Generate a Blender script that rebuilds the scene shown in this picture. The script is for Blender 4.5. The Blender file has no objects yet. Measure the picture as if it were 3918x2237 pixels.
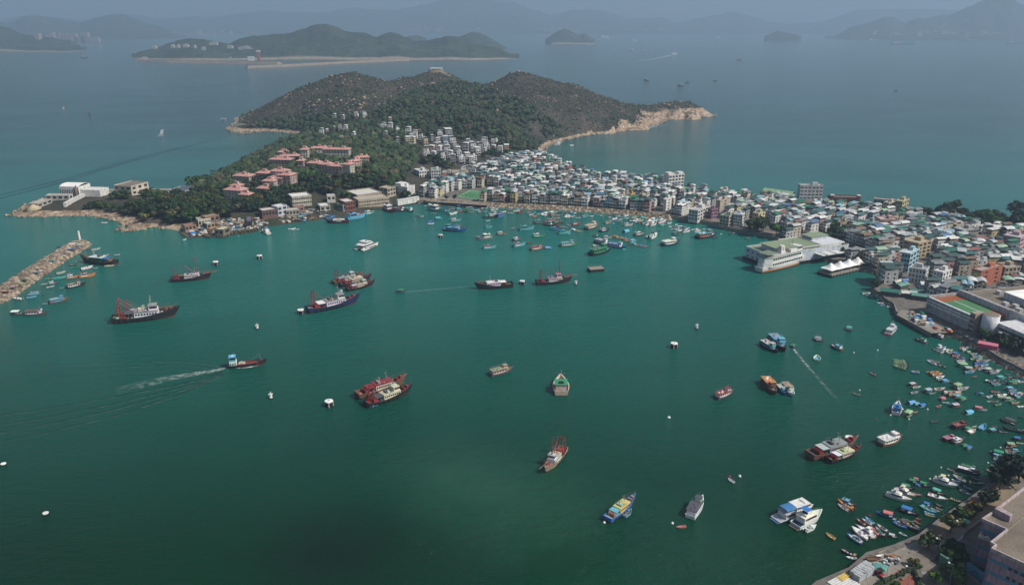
import bpy, math, random
import numpy as np
from mathutils import Vector, Matrix
R = math.radians
random.seed(7)
rng = np.random.default_rng(11)
S = bpy.context.scene
COL = S.collection

# ---------------------------------------------------------------- camera
CAM_H, PITCH, FPX, CX, CY = 180.0, 18.8, 3050.0, 1959.0, 1118.5
cd = bpy.data.cameras.new('camera'); cam = bpy.data.objects.new('camera', cd); COL.objects.link(cam)
cam.location = (0, 0, CAM_H); cam.rotation_euler = (R(90 - PITCH), 0, 0)
cd.sensor_width = 36.0; cd.lens = 36.0 * FPX / 3918.0; cd.clip_start = 1.0; cd.clip_end = 90000
S.camera = cam
# ---------------------------------------------------------------- world, sun, exposure
SUN_EL, SUN_DIR = 47.0, (0.93, -0.37)
w = bpy.data.worlds.new('World'); S.world = w; w.use_nodes = True
nt = w.node_tree; bg = nt.nodes['Background']
sky = nt.nodes.new('ShaderNodeTexSky'); sky.sky_type = 'NISHITA'; sky.sun_disc = False
sky.sun_elevation = R(SUN_EL); sky.sun_rotation = math.atan2(SUN_DIR[0], SUN_DIR[1])
sky.air_density = 1.2; sky.dust_density = 2.5; sky.ozone_density = 1.0
nt.links.new(sky.outputs[0], bg.inputs[0]); bg.inputs[1].default_value = 0.09
sl = bpy.data.lights.new('sun', 'SUN'); sl.energy = 5.0; sl.angle = R(0.6); sl.color = (1.0, 0.95, 0.87)
so = bpy.data.objects.new('sun', sl); COL.objects.link(so); so.location = (500, -300, 900)
sd = Vector((SUN_DIR[0] * math.cos(R(SUN_EL)), SUN_DIR[1] * math.cos(R(SUN_EL)), math.sin(R(SUN_EL))))
so.rotation_euler = sd.to_track_quat('Z', 'Y').to_euler()
S.view_settings.view_transform = 'Standard'; S.view_settings.look = 'None'
S.view_settings.gamma = 1.0; S.view_settings.exposure = 0.12
S.cycles.use_denoising = True
S.cycles.max_bounces = 5; S.cycles.diffuse_bounces = 2; S.cycles.glossy_bounces = 2
S.cycles.transparent_max_bounces = 8; S.cycles.volume_bounces = 1
S.cycles.sample_clamp_indirect = 4.0

# ---------------------------------------------------------------- pixel -> place
_cp, _sp = math.cos(R(PITCH)), math.sin(R(PITCH))
def ray(u, v):
    x = (u - CX) / FPX; y = -(v - CY) / FPX
    return Vector((x, _cp + y * _sp, -_sp + y * _cp))
def P(u, v, z=0.0):
    d = ray(u, v); t = (z - CAM_H) / d.z
    return Vector((d.x * t, d.y * t, z))
def PD(u, v, D):                     # the point on the pixel's line at forward distance D
    d = ray(u, v); t = D / d.y
    return Vector((d.x * t, D, CAM_H + d.z * t))
def T(c, r, x, y): return (980 * c + x / 2.6, 560 * r + y / 2.6)
def Z(x0, y0, s): return lambda x, y: (x0 + x / s, y0 + y / s)
def U(x, y): return (x * 1.5365, y * 1.5365)
def proj(p):
    dx, dy, dz = p[0], p[1], p[2] - CAM_H
    zz = dy * _cp - dz * _sp; yy = dy * _sp + dz * _cp
    return CX + FPX * dx / zz, CY - FPX * yy / zz

# ---------------------------------------------------------------- materials
MATS = {}
class N:
    def __init__(s, name):
        s.m = bpy.data.materials.new(name); s.m.use_nodes = True
        s.t = s.m.node_tree; s.p = s.t.nodes['Principled BSDF']; MATS[name] = s.m
    def n(s, kind, **kw):
        nd = s.t.nodes.new('ShaderNode' + kind)
        for k, v in kw.items():
            if k in nd.inputs: nd.inputs[k].default_value = v
            else: setattr(nd, k, v)
        return nd
    def l(s, a, b): s.t.links.new(a, b)
    def noise(s, scale, detail=4, vec=None, rough=.55, coord='Object', mapping=None):
        nd = s.n('TexNoise'); nd.inputs['Scale'].default_value = scale; nd.inputs['Detail'].default_value = detail
        nd.inputs['Roughness'].default_value = rough
        if vec is None:
            if coord == 'Position': vec = s.n('NewGeometry').outputs['Position']
            else: vec = s.n('TexCoord').outputs[coord]
        if mapping:
            mp = s.n('Mapping'); mp.inputs['Scale'].default_value = mapping; s.l(vec, mp.inputs['Vector']); vec = mp.outputs[0]
        s.l(vec, nd.inputs['Vector']); return nd
    def ramp(s, fac, stops):
        r = s.n('ValToRGB'); e = r.color_ramp.elements
        while len(e) < len(stops): e.new(.5)
        for i, (p, c) in enumerate(stops):
            e[i].position = p; e[i].color = (c[0], c[1], c[2], 1) if len(c) == 3 else c
        s.l(fac, r.inputs[0]); return r
    def mix(s, a, b, fac, mode='MIX'):
        m = s.n('Mix'); m.data_type = 'RGBA'; m.blend_type = mode
        for sock, val in ((m.inputs[6], a), (m.inputs[7], b), (m.inputs[0], fac)):
            if isinstance(val, (int, float)): sock.default_value = val
            elif isinstance(val, (tuple, list)): sock.default_value = (*val, 1)
            else: s.l(val, sock)
        return m.outputs[2]
    def base(s, c, rough=.7, spec=.3, metal=0.):
        if isinstance(c, (tuple, list)): s.p.inputs['Base Color'].default_value = (*c, 1)
        else: s.l(c, s.p.inputs['Base Color'])
        s.p.inputs['Roughness'].default_value = rough
        s.p.inputs['Specular IOR Level'].default_value = spec; s.p.inputs['Metallic'].default_value = metal
    def bump(s, h, strength=.5, dist=.1):
        b = s.n('Bump'); b.inputs['Strength'].default_value = strength; b.inputs['Distance'].default_value = dist
        s.l(h, b.inputs['Height']); s.l(b.outputs[0], s.p.inputs['Normal']); return b

def g3(v): return (v, v, v)
def mk():
    # paint on boats: the object's own colour with grime and rust runs
    a = N('paint'); oi = a.n('ObjectInfo'); n1 = a.noise(1.1, 5, coord='Position'); n2 = a.noise(.5, 4, coord='Position', mapping=(2.5, 2.5, .5))
    g = a.ramp(n1.outputs[0], [(.28, g3(.72)), (.62, g3(1.0))])
    c = a.mix(oi.outputs['Color'], g.outputs[0], 1.0, 'MULTIPLY')
    st = a.ramp(n2.outputs[0], [(.56, g3(0)), (.74, g3(.34))])
    c = a.mix(c, (.085, .055, .04), st.outputs[0]); a.base(c, .5, .35)
    a = N('tarp'); oi = a.n('ObjectInfo'); n1 = a.noise(1.6, 4, coord='Position')
    g = a.ramp(n1.outputs[0], [(.3, g3(.68)), (.65, g3(1.05))]); a.base(a.mix(oi.outputs['Color'], g.outputs[0], 1, 'MULTIPLY'), .75, .2)
    a.bump(n1.outputs[0], .6, .15)
    # plaster walls: own colour, water stains running down
    a = N('plaster'); oi = a.n('ObjectInfo'); n1 = a.noise(.35, 5, coord='Position'); n2 = a.noise(1.2, 4, coord='Position', mapping=(1, 1, .12))
    g = a.ramp(n1.outputs[0], [(.3, g3(.74)), (.65, g3(1.0))]); g2 = a.ramp(n2.outputs[0], [(.4, g3(.62)), (.58, g3(1.0))])
    c = a.mix(oi.outputs['Color'], g.outputs[0], 1, 'MULTIPLY'); c = a.mix(c, g2.outputs[0], .8, 'MULTIPLY'); a.base(c, .85, .2)
    # corrugated roof sheets
    a = N('sheet'); oi = a.n('ObjectInfo'); n1 = a.noise(.5, 5, coord='Position'); n2 = a.noise(2.2, 3, coord='Position')
    g = a.ramp(n1.outputs[0], [(.3, g3(.62)), (.66, g3(1.08))]); c = a.mix(oi.outputs['Color'], g.outputs[0], 1, 'MULTIPLY')
    r = a.ramp(n2.outputs[0], [(.6, g3(0)), (.78, g3(.55))]); c = a.mix(c, (.13, .085, .06), r.outputs[0])
    wv = a.n('TexWave', Scale=1.6); a.l(a.n('TexCoord').outputs['Object'], wv.inputs['Vector']); a.base(c, .55, .3); a.bump(wv.outputs['Fac'], .25, .08)
    # same but coloured face by face (merged meshes)
    a = N('facecolor'); at = a.n('VertexColor', layer_name='Col'); n1 = a.noise(.4, 5, coord='Position'); n2 = a.noise(1.6, 3, coord='Position', mapping=(1, 1, .2))
    g = a.ramp(n1.outputs[0], [(.3, g3(.68)), (.66, g3(1.05))]); g2 = a.ramp(n2.outputs[0], [(.36, g3(.7)), (.6, g3(1.0))])
    c = a.mix(at.outputs[0], g.outputs[0], 1, 'MULTIPLY'); c = a.mix(c, g2.outputs[0], .8, 'MULTIPLY'); a.base(c, .75, .25)
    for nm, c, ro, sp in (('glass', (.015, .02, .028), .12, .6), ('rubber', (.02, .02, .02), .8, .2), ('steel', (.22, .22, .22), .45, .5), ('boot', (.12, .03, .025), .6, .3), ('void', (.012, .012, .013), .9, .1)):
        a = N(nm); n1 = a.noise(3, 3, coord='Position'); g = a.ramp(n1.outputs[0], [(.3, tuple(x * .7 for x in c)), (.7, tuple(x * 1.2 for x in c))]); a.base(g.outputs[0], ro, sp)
    a = N('wood'); n1 = a.noise(1.5, 5, coord='Position', mapping=(.4, 2, 1)); g = a.ramp(n1.outputs[0], [(.3, (.10, .07, .05)), (.7, (.24, .18, .13))]); a.base(g.outputs[0], .8, .2)
    # foliage
    a = N('foliage'); at = a.n('VertexColor', layer_name='Col'); oi = a.n('ObjectInfo'); n1 = a.noise(.9, 3, coord='Position')
    g = a.ramp(n1.outputs[0], [(.3, g3(.6)), (.7, g3(1.25))]); c = a.mix(at.outputs[0], g.outputs[0], 1, 'MULTIPLY'); c = a.mix(c, oi.outputs['Color'], 1, 'MULTIPLY'); a.base(c, .7, .15)
    a = N('bark'); n1 = a.noise(3, 4, coord='Position'); g = a.ramp(n1.outputs[0], [(.3, (.05, .04, .03)), (.7, (.14, .11, .085))]); a.base(g.outputs[0], .9, .1)
    # rock
    a = N('rock'); vo = a.n('TexVoronoi', Scale=.55); a.l(a.n('NewGeometry').outputs['Position'], vo.inputs['Vector'])
    n1 = a.noise(.9, 6, coord='Position', rough=.65); vc = a.n('SeparateColor'); a.l(vo.outputs['Color'], vc.inputs[0])
    g = a.ramp(vc.outputs[0], [(.0, (.19, .135, .095)), (.5, (.31, .235, .165)), (1., (.42, .34, .25))])
    g2 = a.ramp(n1.outputs[0], [(.36, g3(.35)), (.6, g3(1.1))]); a.base(a.mix(g.outputs[0], g2.outputs[0], .9, 'MULTIPLY'), .9, .15); a.bump(n1.outputs[0], 1.0, .8)
    a = N('riprap'); vo = a.n('TexVoronoi', Scale=.5); a.l(a.n('NewGeometry').outputs['Position'], vo.inputs['Vector'])
    vc = a.n('SeparateColor'); a.l(vo.outputs['Color'], vc.inputs[0]); n1 = a.noise(.35, 6, coord='Position', rough=.7)
    g = a.ramp(vc.outputs[0], [(.0, (.17, .125, .09)), (.5, (.30, .235, .17)), (1., (.44, .37, .29))])
    g2 = a.ramp(n1.outputs[0], [(.34, g3(.42)), (.58, g3(1.08))]); e = a.ramp(vo.outputs['Distance'], [(.35, g3(1)), (.75, g3(.3))])
    c = a.mix(g.outputs[0], g2.outputs[0], .9, 'MULTIPLY'); a.base(a.mix(c, e.outputs[0], .8, 'MULTIPLY'), .92, .12)
    # ground kinds
    def ground(nm, c1, c2, sc, rough=.9, sc2=.03):
        a = N(nm); n1 = a.noise(sc, 6, coord='Position', rough=.7); n2 = a.noise(sc2, 4, coord='Position')
        g = a.ramp(n1.outputs[0], [(.3, c1), (.7, c2)]); g2 = a.ramp(n2.outputs[0], [(.3, g3(.72)), (.7, g3(1.12))])
        a.base(a.mix(g.outputs[0], g2.outputs[0], 1, 'MULTIPLY'), rough, .15); a.bump(n1.outputs[0], .3, .1); return a
    ground('concrete', (.17, .15, .125), (.27, .245, .21), .7); ground('path', (.15, .125, .10), (.24, .21, .175), .5)
    ground('asphalt', (.05, .05, .05), (.10, .098, .095), .6); ground('soil', (.13, .095, .065), (.23, .18, .125), .25)
    ground('townground', (.09, .08, .072), (.18, .165, .15), .3); ground('grass', (.03, .05, .018), (.075, .085, .035), .4)
    ground('pitch', (.055, .17, .075), (.085, .22, .105), .2); ground('orangecourt', (.24, .075, .03), (.31, .11, .05), .2)
    ground('redpave', (.20, .065, .045), (.29, .11, .08), 1.2); ground('roofgravel', (.12, .10, .078), (.22, .185, .15), 1.5, sc2=.12)
    ground('sand', (.34, .27, .18), (.45, .37, .26), .4); ground('whitewash', (.62, .61, .58), (.78, .77, .74), .25)
    a = N('foam'); n1 = a.noise(.28, 6, coord='Position', rough=.75); at = a.n('VertexColor', layer_name='Col'); sc = a.n('SeparateColor'); a.l(at.outputs[0], sc.inputs[0])
    mm = a.n('Math', operation='MULTIPLY'); g = a.ramp(n1.outputs[0], [(.44, g3(.05)), (.62, g3(1))]); a.l(g.outputs[0], mm.inputs[0]); a.l(sc.outputs[0], mm.inputs[1])
    a.base((.66, .70, .68), .7, .3); a.l(mm.outputs[0], a.p.inputs['Alpha'])
    a = N('ripple'); n1 = a.noise(.2, 3, coord='Position', rough=.6); at = a.n('VertexColor', layer_name='Col'); sc = a.n('SeparateColor'); a.l(at.outputs[0], sc.inputs[0])
    mm = a.n('Math', operation='MULTIPLY'); g = a.ramp(n1.outputs[0], [(.3, g3(.25)), (.65, g3(1))]); a.l(g.outputs[0], mm.inputs[0]); a.l(sc.outputs[0], mm.inputs[1])
    a.base((.0005, .006, .006), .4, .1); a.l(mm.outputs[0], a.p.inputs['Alpha'])  # near-black tint, the dark reflections of ripples painted flat
mk()

# ---------------------------------------------------------------- mesh helper
class MB:
    def __init__(s, mats=('paint',)):
        s.v = []; s.f = []; s.mi = []; s.c = []; s.mats = list(mats); s.cur = 0; s.col = (1, 1, 1)
    def add(s, vs, fs):
        o = len(s.v); s.v += [tuple(p) for p in vs]
        for f in fs: s.f.append([i + o for i in f]); s.mi.append(s.cur); s.c.append(s.col)
        return s
    def box(s, x0, x1, y0, y1, z0, z1, M=None, taper=0.0, bottom=False):
        t = taper
        vs = [(x0, y0, z0), (x1, y0, z0), (x1, y1, z0), (x0, y1, z0), (x0 + t, y0 + t, z1), (x1 - t, y0 + t, z1), (x1 - t, y1 - t, z1), (x0 + t, y1 - t, z1)]
        if M is not None: vs = [M @ Vector(p) for p in vs]
        fs = [(4, 5, 6, 7), (0, 1, 5, 4), (1, 2, 6, 5), (2, 3, 7, 6), (3, 0, 4, 7)]
        if bottom: fs.append((3, 2, 1, 0))
        return s.add(vs, fs)
    def cyl(s, a, b, r0, r1=None, n=8, cap=True):
        r1 = r0 if r1 is None else r1; a = Vector(a); b = Vector(b); d = (b - a)
        q = d.to_track_quat('Z', 'Y'); vs = []
        for c, r in ((a, r0), (b, r1)):
            for i in range(n):
                an = 2 * math.pi * i / n; vs.append(c + q @ Vector((r * math.cos(an), r * math.sin(an), 0)))
        fs = [(i, (i + 1) % n, n + (i + 1) % n, n + i) for i in range(n)]
        if cap: fs += [tuple(range(n, 2 * n)), tuple(range(n - 1, -1, -1))]
        return s.add(vs, fs)
    def bar(s, a, b, t=.1, n=4): return s.cyl(a, b, t, t, n)
    def prism(s, pts, z0, z1, top=True):
        n = len(pts)
        ar = sum(pts[i][0] * pts[(i + 1) % n][1] - pts[(i + 1) % n][0] * pts[i][1] for i in range(n))
        if ar < 0: pts = pts[::-1]
        vs = [(p[0], p[1], z0) for p in pts] + [(p[0], p[1], z1) for p in pts]
        fs = [(i, (i + 1) % n, n + (i + 1) % n, n + i) for i in range(n)]
        if top: fs.append(tuple(range(n, 2 * n)))
        return s.add(vs, fs)
    def flat(s, pts):
        n = len(pts); ar = sum(pts[i][0] * pts[(i + 1) % n][1] - pts[(i + 1) % n][0] * pts[i][1] for i in range(n))
        if ar < 0: pts = pts[::-1]
        return s.add(pts, [tuple(range(n))])
    def ball(s, c, r, sq=1.0, n=8, m=5):
        vs = []; fs = []
        for j in range(m + 1):
            th = math.pi * j / m
            for i in range(n):
                an = 2 * math.pi * i / n; vs.append((c[0] + r * math.sin(th) * math.cos(an), c[1] + r * math.sin(th) * math.sin(an), c[2] + r * sq * math.cos(th)))
        for j in range(m):
            for i in range(n): fs.append((j * n + i, (j + 1) * n + i, (j + 1) * n + (i + 1) % n, j * n + (i + 1) % n))
        return s.add(vs, fs)
    def arch(s, x0, x1, y0, y1, z, rise, th=.08, n=8, overhang=0):   # sheet vaulted across y, axis along x
        yc = (y0 + y1) / 2; hw = (y1 - y0) / 2; top = []
        for i in range(n + 1):
            a = math.pi * i / n; top.append((yc - hw * math.cos(a), z + rise * math.sin(a)))
        vs = [(x0, y, zz) for y, zz in top] + [(x1, y, zz) for y, zz in top] + [(x0, y, zz - th) for y, zz in top] + [(x1, y, zz - th) for y, zz in top]
        k = n + 1; fs = []
        for i in range(n):
            fs += [(i, k + i, k + i + 1, i + 1)[::-1], (2 * k + i, 2 * k + i + 1, 3 * k + i + 1, 3 * k + i)[::-1], (i, i + 1, 2 * k + i + 1, 2 * k + i), (k + i + 1, k + i, 3 * k + i, 3 * k + i + 1)]
        return s.add(vs, fs)
    def gable(s, x0, x1, y0, y1, z, rise, th=.1):
        yc = (y0 + y1) / 2
        vs = [(x0, y0, z), (x0, yc, z + rise), (x0, y1, z), (x1, y0, z), (x1, yc, z + rise), (x1, y1, z)]
        vs += [(a, b, c - th) for a, b, c in vs]
        return s.add(vs, [(0, 3, 4, 1), (1, 4, 5, 2), (6, 7, 10, 9), (7, 8, 11, 10), (0, 1, 7, 6), (1, 2, 8, 7), (4, 3, 9, 10), (5, 4, 10, 11), (3, 0, 6, 9), (2, 5, 11, 8)])
    def mesh(s, name, smooth=False):
        me = bpy.data.meshes.new(name); me.from_pydata(s.v, [], s.f)
        for m in s.mats: me.materials.append(MATS[m])
        if len(s.mats) > 1: me.polygons.foreach_set('material_index', s.mi)
        if any(c != (1, 1, 1) for c in s.c) or s.mats[0] in ('foam', 'ripple', 'facecolor', 'foliage'):
            ca = me.color_attributes.new('Col', 'FLOAT_COLOR', 'CORNER'); buf = []
            for f, c in zip(s.f, s.c): buf += [c[0], c[1], c[2], 1.0] * len(f)
            ca.data.foreach_set('color', buf)
        if smooth: me.polygons.foreach_set('use_smooth', [True] * len(s.f))
        me.update(); return me

def np_mesh(name, V, F, mat, col=None, smooth=False):
    me = bpy.data.meshes.new(name); V = np.asarray(V, np.float32); F = np.asarray(F, np.int32); k = F.shape[1]
    me.vertices.add(len(V)); me.vertices.foreach_set('co', V.ravel())
    me.loops.add(F.size); me.loops.foreach_set('vertex_index', F.ravel())
    me.polygons.add(len(F)); me.polygons.foreach_set('loop_start', np.arange(0, F.size, k, dtype=np.int32))
    me.polygons.foreach_set('use_smooth', np.full(len(F), smooth))
    if col is not None:
        ca = me.color_attributes.new('Col', 'FLOAT_COLOR', 'POINT'); c = np.ones((len(V), 4), np.float32); c[:, :3] = col
        ca.data.foreach_set('color', c.ravel())
    me.materials.append(MATS[mat]); me.update(calc_edges=True); me.validate(); return me

# ---------------------------------------------------------------- objects
REG = []            # (object, words) waiting for a label that singles it out
def put(name, mesh, parent=None, color=None, loc=None, rotz=None):
    o = bpy.data.objects.new(name, mesh); COL.objects.link(o)
    if parent is not None: o.parent = parent
    if color is not None: o.color = (*color, 1)
    if loc is not None: o.location = loc
    if rotz is not None: o.rotation_euler.z = rotz
    return o
def tag(o, label=None, cat=None, group=None, kind=None):
    if label: o['label'] = label
    if cat: o['category'] = cat
    if group: o['group'] = group
    if kind: o['kind'] = kind
    return o
def thing(name, loc, rotz=0, scale=1.0, label=None, cat=None, group=None):
    o = bpy.data.objects.new(name, None); COL.objects.link(o); o.empty_display_size = .5
    o.location = loc; o.rotation_euler.z = rotz; o.scale = (scale,) * 3 if isinstance(scale, (int, float)) else scale
    return tag(o, label, cat, group)
def struct(name, mesh): return tag(put(name, mesh), kind='structure')

# ---------------------------------------------------------------- noise
_perm = rng.random((256, 256))
def vnoise(x, y):
    xi = np.floor(x).astype(int); yi = np.floor(y).astype(int); xf = x - xi; yf = y - yi
    xf = xf * xf * (3 - 2 * xf); yf = yf * yf * (3 - 2 * yf)
    a = _perm[xi % 256, yi % 256]; b = _perm[(xi + 1) % 256, yi % 256]; c = _perm[xi % 256, (yi + 1) % 256]; d = _perm[(xi + 1) % 256, (yi + 1) % 256]
    return (a * (1 - xf) + b * xf) * (1 - yf) + (c * (1 - xf) + d * xf) * yf
def fbm(x, y, o=5):
    r = 0; amp = .5; 
    for k in range(o): r = r + amp * vnoise(x * 2 ** k + 17 * k, y * 2 ** k + 31 * k); amp *= .5
    return r
def ridged(x, y, o=5):
    r = 0; amp = .5
    for k in range(o): r = r + amp * (1 - np.abs(2 * vnoise(x * 2 ** k + 17 * k, y * 2 ** k + 31 * k) - 1)); amp *= .5
    return r
def inpoly(px, py, poly):
    px = np.asarray(px); py = np.asarray(py); ins = np.zeros(px.shape, bool); n = len(poly)
    for i in range(n):
        x1, y1 = poly[i][0], poly[i][1]; x2, y2 = poly[(i + 1) % n][0], poly[(i + 1) % n][1]
        c = ((y1 > py) != (y2 > py)) & (px < (x2 - x1) * (py - y1) / (y2 - y1 + 1e-12) + x1); ins ^= c
    return ins
def segdist(px, py, poly, closed=True):
    d = np.full(np.shape(px), 1e9); n = len(poly)
    for i in range(n if closed else n - 1):
        x1, y1 = poly[i][0], poly[i][1]; x2, y2 = poly[(i + 1) % n][0], poly[(i + 1) % n][1]
        L = (x2 - x1) ** 2 + (y2 - y1) ** 2 + 1e-9; t = np.clip(((px - x1) * (x2 - x1) + (py - y1) * (y2 - y1)) / L, 0, 1)
        d = np.minimum(d, np.hypot(px - x1 - t * (x2 - x1), py - y1 - t * (y2 - y1)))
    return d
# ================================================================ SETTING
# ---- water
a = N('water'); pos = a.n('NewGeometry').outputs['Position']
n1 = a.noise(.14, 5, vec=pos, rough=.62, mapping=(1.0, 1.9, 1)); n2 = a.noise(.9, 3, vec=pos, rough=.6, mapping=(1.0, 1.6, 1))
n3 = a.noise(.0035, 5, vec=pos, rough=.6, mapping=(1, 2.2, 1)); n4 = a.noise(.0065, 4, vec=pos, rough=.55)
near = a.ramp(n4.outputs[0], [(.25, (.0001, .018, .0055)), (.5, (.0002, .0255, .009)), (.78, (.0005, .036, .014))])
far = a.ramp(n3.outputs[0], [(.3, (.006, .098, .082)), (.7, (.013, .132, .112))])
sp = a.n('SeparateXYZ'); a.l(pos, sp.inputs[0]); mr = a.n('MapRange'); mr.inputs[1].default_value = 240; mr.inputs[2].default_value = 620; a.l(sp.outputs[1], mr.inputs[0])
WBASE = a.mix(near.outputs[0], far.outputs[0], mr.outputs[0])  # reflection brightening with distance is painted into the base colour
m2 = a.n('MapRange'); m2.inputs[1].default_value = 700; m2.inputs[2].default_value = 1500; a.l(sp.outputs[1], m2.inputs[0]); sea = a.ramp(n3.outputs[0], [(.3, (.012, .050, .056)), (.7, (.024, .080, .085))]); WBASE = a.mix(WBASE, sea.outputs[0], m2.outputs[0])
# pale silt and dark weed beds showing through near the camera
for (uu, vv, rad, cc, st) in ((1975, 1915, 34, (.020, .075, .046), .6), (1700, 1800, 26, (.018, .070, .042), .55), (1320, 2140, 34, (.001, .012, .006), .7), (1250, 2080, 20, (.001, .011, .005), .7), (1800, 2200, 26, (.003, .024, .016), .4), (2650, 2110, 34, (.016, .07, .05), .35)):
    q = P(uu, vv); gd = a.n('VectorMath', operation='DISTANCE'); a.l(pos, gd.inputs[0]); gd.inputs[1].default_value = q
    nn = a.noise(.035, 5, vec=pos, rough=.65); ad = a.n('Math', operation='MULTIPLY_ADD'); a.l(nn.outputs[0], ad.inputs[0]); ad.inputs[1].default_value = rad * 1.6; a.l(gd.outputs['Value'], ad.inputs[2])
    rr = a.n('MapRange'); rr.inputs[1].default_value = rad * .6; rr.inputs[2].default_value = rad * 2.2; rr.inputs[3].default_value = st; rr.inputs[4].default_value = 0; a.l(ad.outputs[0], rr.inputs[0])
    WBASE = a.mix(WBASE, cc, rr.outputs[0])
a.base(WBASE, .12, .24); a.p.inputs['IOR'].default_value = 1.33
hh = a.n('Math', operation='MULTIPLY_ADD'); a.l(n2.outputs[0], hh.inputs[0]); hh.inputs[1].default_value = .30; a.l(n1.outputs[0], hh.inputs[2])
rip = a.ramp(a.noise(.006, 4, vec=pos, rough=.6, mapping=(1, 2.5, 1)).outputs[0], [(.3, g3(.55)), (.7, g3(1))])
b = a.bump(hh.outputs[0], .9, 1.9); a.l(rip.outputs[0], b.inputs['Strength'])
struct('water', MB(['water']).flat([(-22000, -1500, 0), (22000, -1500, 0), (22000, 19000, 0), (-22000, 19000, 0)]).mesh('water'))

# ---- far hills
a = N('farhill'); n1 = a.noise(.006, 6, coord='Position', rough=.65); n2 = a.noise(.03, 4, coord='Position')
g = a.ramp(n1.outputs[0], [(.3, (.018, .030, .018)), (.55, (.035, .047, .027)), (.75, (.085, .075, .05))]); g2 = a.ramp(n2.outputs[0], [(.3, g3(.55)), (.7, g3(1.3))])
at = a.n('VertexColor', layer_name='Col'); sc = a.n('SeparateColor'); a.l(at.outputs[0], sc.inputs[0])
c = a.mix(g.outputs[0], g2.outputs[0], 1, 'MULTIPLY'); a.base(a.mix(c, (.36, .29, .22), sc.outputs[0]), .95, .1); a.bump(n2.outputs[0], 1, 12)
def hills(name, sil, Df, Dr, Db, nu=160, rough=.35, seed=0, base_v=None, shore=0.0):
    su = np.array([p[0] for p in sil], float); sv = np.array([p[1] for p in sil], float)
    us = np.linspace(su[0], su[-1], nu); vs = np.interp(us, su, sv); vs = vs + (vnoise(us / 9. + seed, us * 0 + seed) - .5) * 2.2 + (vnoise(us / 30. + seed, us * 0 + 3) - .5) * 3
    ts = np.concatenate([np.linspace(0, 1, 20), np.linspace(1.12, 2, 7)]); Vt = []; Cc = []
    for i, (u, v) in enumerate(zip(us, vs)):
        p = PD(u, v, Dr); zr = max(p.z, 2.0); k = p.x / Dr
        edge = min(1, 8. * min(i, nu - 1 - i) / nu + .02)
        f0 = Dr - (Dr - Df) * (.35 + .65 * edge); 
        for t in ts:
            if t <= 1: Y = f0 + (Dr - f0) * t; z = zr * t ** .85
            else: Y = Dr + (Db - Dr) * (t - 1); z = zr * (2 - t) ** 1.2
            x = k * Y; ww = max(0, t * (1 - t)) if t < 1 else 0
            z += ww * zr * rough * 4 * (ridged(np.array(x / 420. + seed), np.array(Y / 600.), 5) - .62)
            Vt.append((x, Y, max(z, 0) - (2 if t == 0 or t == 2 else 0))); Cc.append((shore if 0 < t < .07 else 0, 0, 0))
    m = len(ts); ii, jj = np.meshgrid(np.arange(nu - 1), np.arange(m - 1), indexing='ij'); q = (ii * m + jj).ravel()
    F = np.stack([q, q + m, q + m + 1, q + 1], 1)
    return struct(name, np_mesh(name, Vt, F, 'farhill', np.array(Cc), True))
t0 = lambda pts: [T(0, 0, *p) for p in pts]; t1 = lambda pts: [T(1, 0, *p) for p in pts]; t2 = lambda pts: [T(2, 0, *p) for p in pts]; t3 = lambda pts: [T(3, 0, *p) for p in pts]
# faint backdrop ranges of the big island
hills('far_mountains', [(-300, 95)] + t0([(0, 200), (300, 150), (800, 200), (1250, 140), (1580, 185), (1950, 165), (2080, 178)]) + t1([(0, 120), (150, 105), (350, 130), (640, 130), (960, 75), (1150, 95), (1400, 100), (1560, 70), (1800, 20), (1900, -8), (2200, -10), (2400, 12), (2548, 20)]) + t2([(150, 80), (280, 110), (380, 150), (600, 95), (850, 95), (1000, 130), (1130, 190), (1300, 178), (1500, 178), (1650, 235), (1800, 190), (2050, 150), (2200, 120), (2350, 150), (2548, 215)]) + t3([(200, 240), (500, 225), (900, 100), (1300, 90), (1800, 100), (2600, 60)]), 12300, 14200, 15800, 420, .3, 3)
hills('middle_mountains', t1([(1750, 330), (1900, 285), (2100, 232), (2400, 180), (2548, 165)]) + t2([(50, 150), (140, 165), (260, 245), (380, 310), (470, 330)]), 12000, 12500, 13300, 120, .3, 9)
hills('left_mountains', [(-260, 70)] + t0([(0, 225), (110, 225), (240, 165), (410, 158), (560, 180), (720, 212), (790, 228), (950, 180), (1080, 143), (1210, 138), (1370, 195), (1480, 240), (1600, 270), (1780, 345), (1850, 365)]), 8700, 9900, 11500, 240, .35, 5)
hills('right_mountain', t3([(560, 375), (640, 368), (720, 330), (800, 280), (950, 240), (1060, 205), (1150, 175), (1240, 175), (1310, 200), (1370, 230), (1420, 205), (1500, 185), (1600, 180), (1720, 148), (1800, 150), (1850, 130), (1990, 70), (2100, 20), (2200, -10), (2320, 0), (2440, -5), (2500, 40), (2700, 70)]), 8450, 9300, 10800, 260, .35, 12)
hills('islet_dome', t2([(330, 388), (380, 362), (420, 332), (470, 298), (520, 286), (570, 300), (650, 342), (690, 345), (720, 332), (760, 350), (800, 382), (820, 388)]), 6750, 6950, 7200, 60, .25, 2, shore=.8)
hills('islet_far', t3([(-40, 362), (0, 352), (60, 318), (100, 304), (150, 318), (180, 330), (260, 346), (330, 364)]), 7900, 8100, 8300, 40, .2, 4)
hills('headland', [(-300, 60)] + t0([(0, 262), (80, 275), (150, 300), (220, 340), (300, 352), (450, 364), (600, 395), (690, 402), (760, 425), (800, 458), (840, 482), (860, 492)]), 5050, 5500, 6100, 130, .4, 8, shore=.6)
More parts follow.
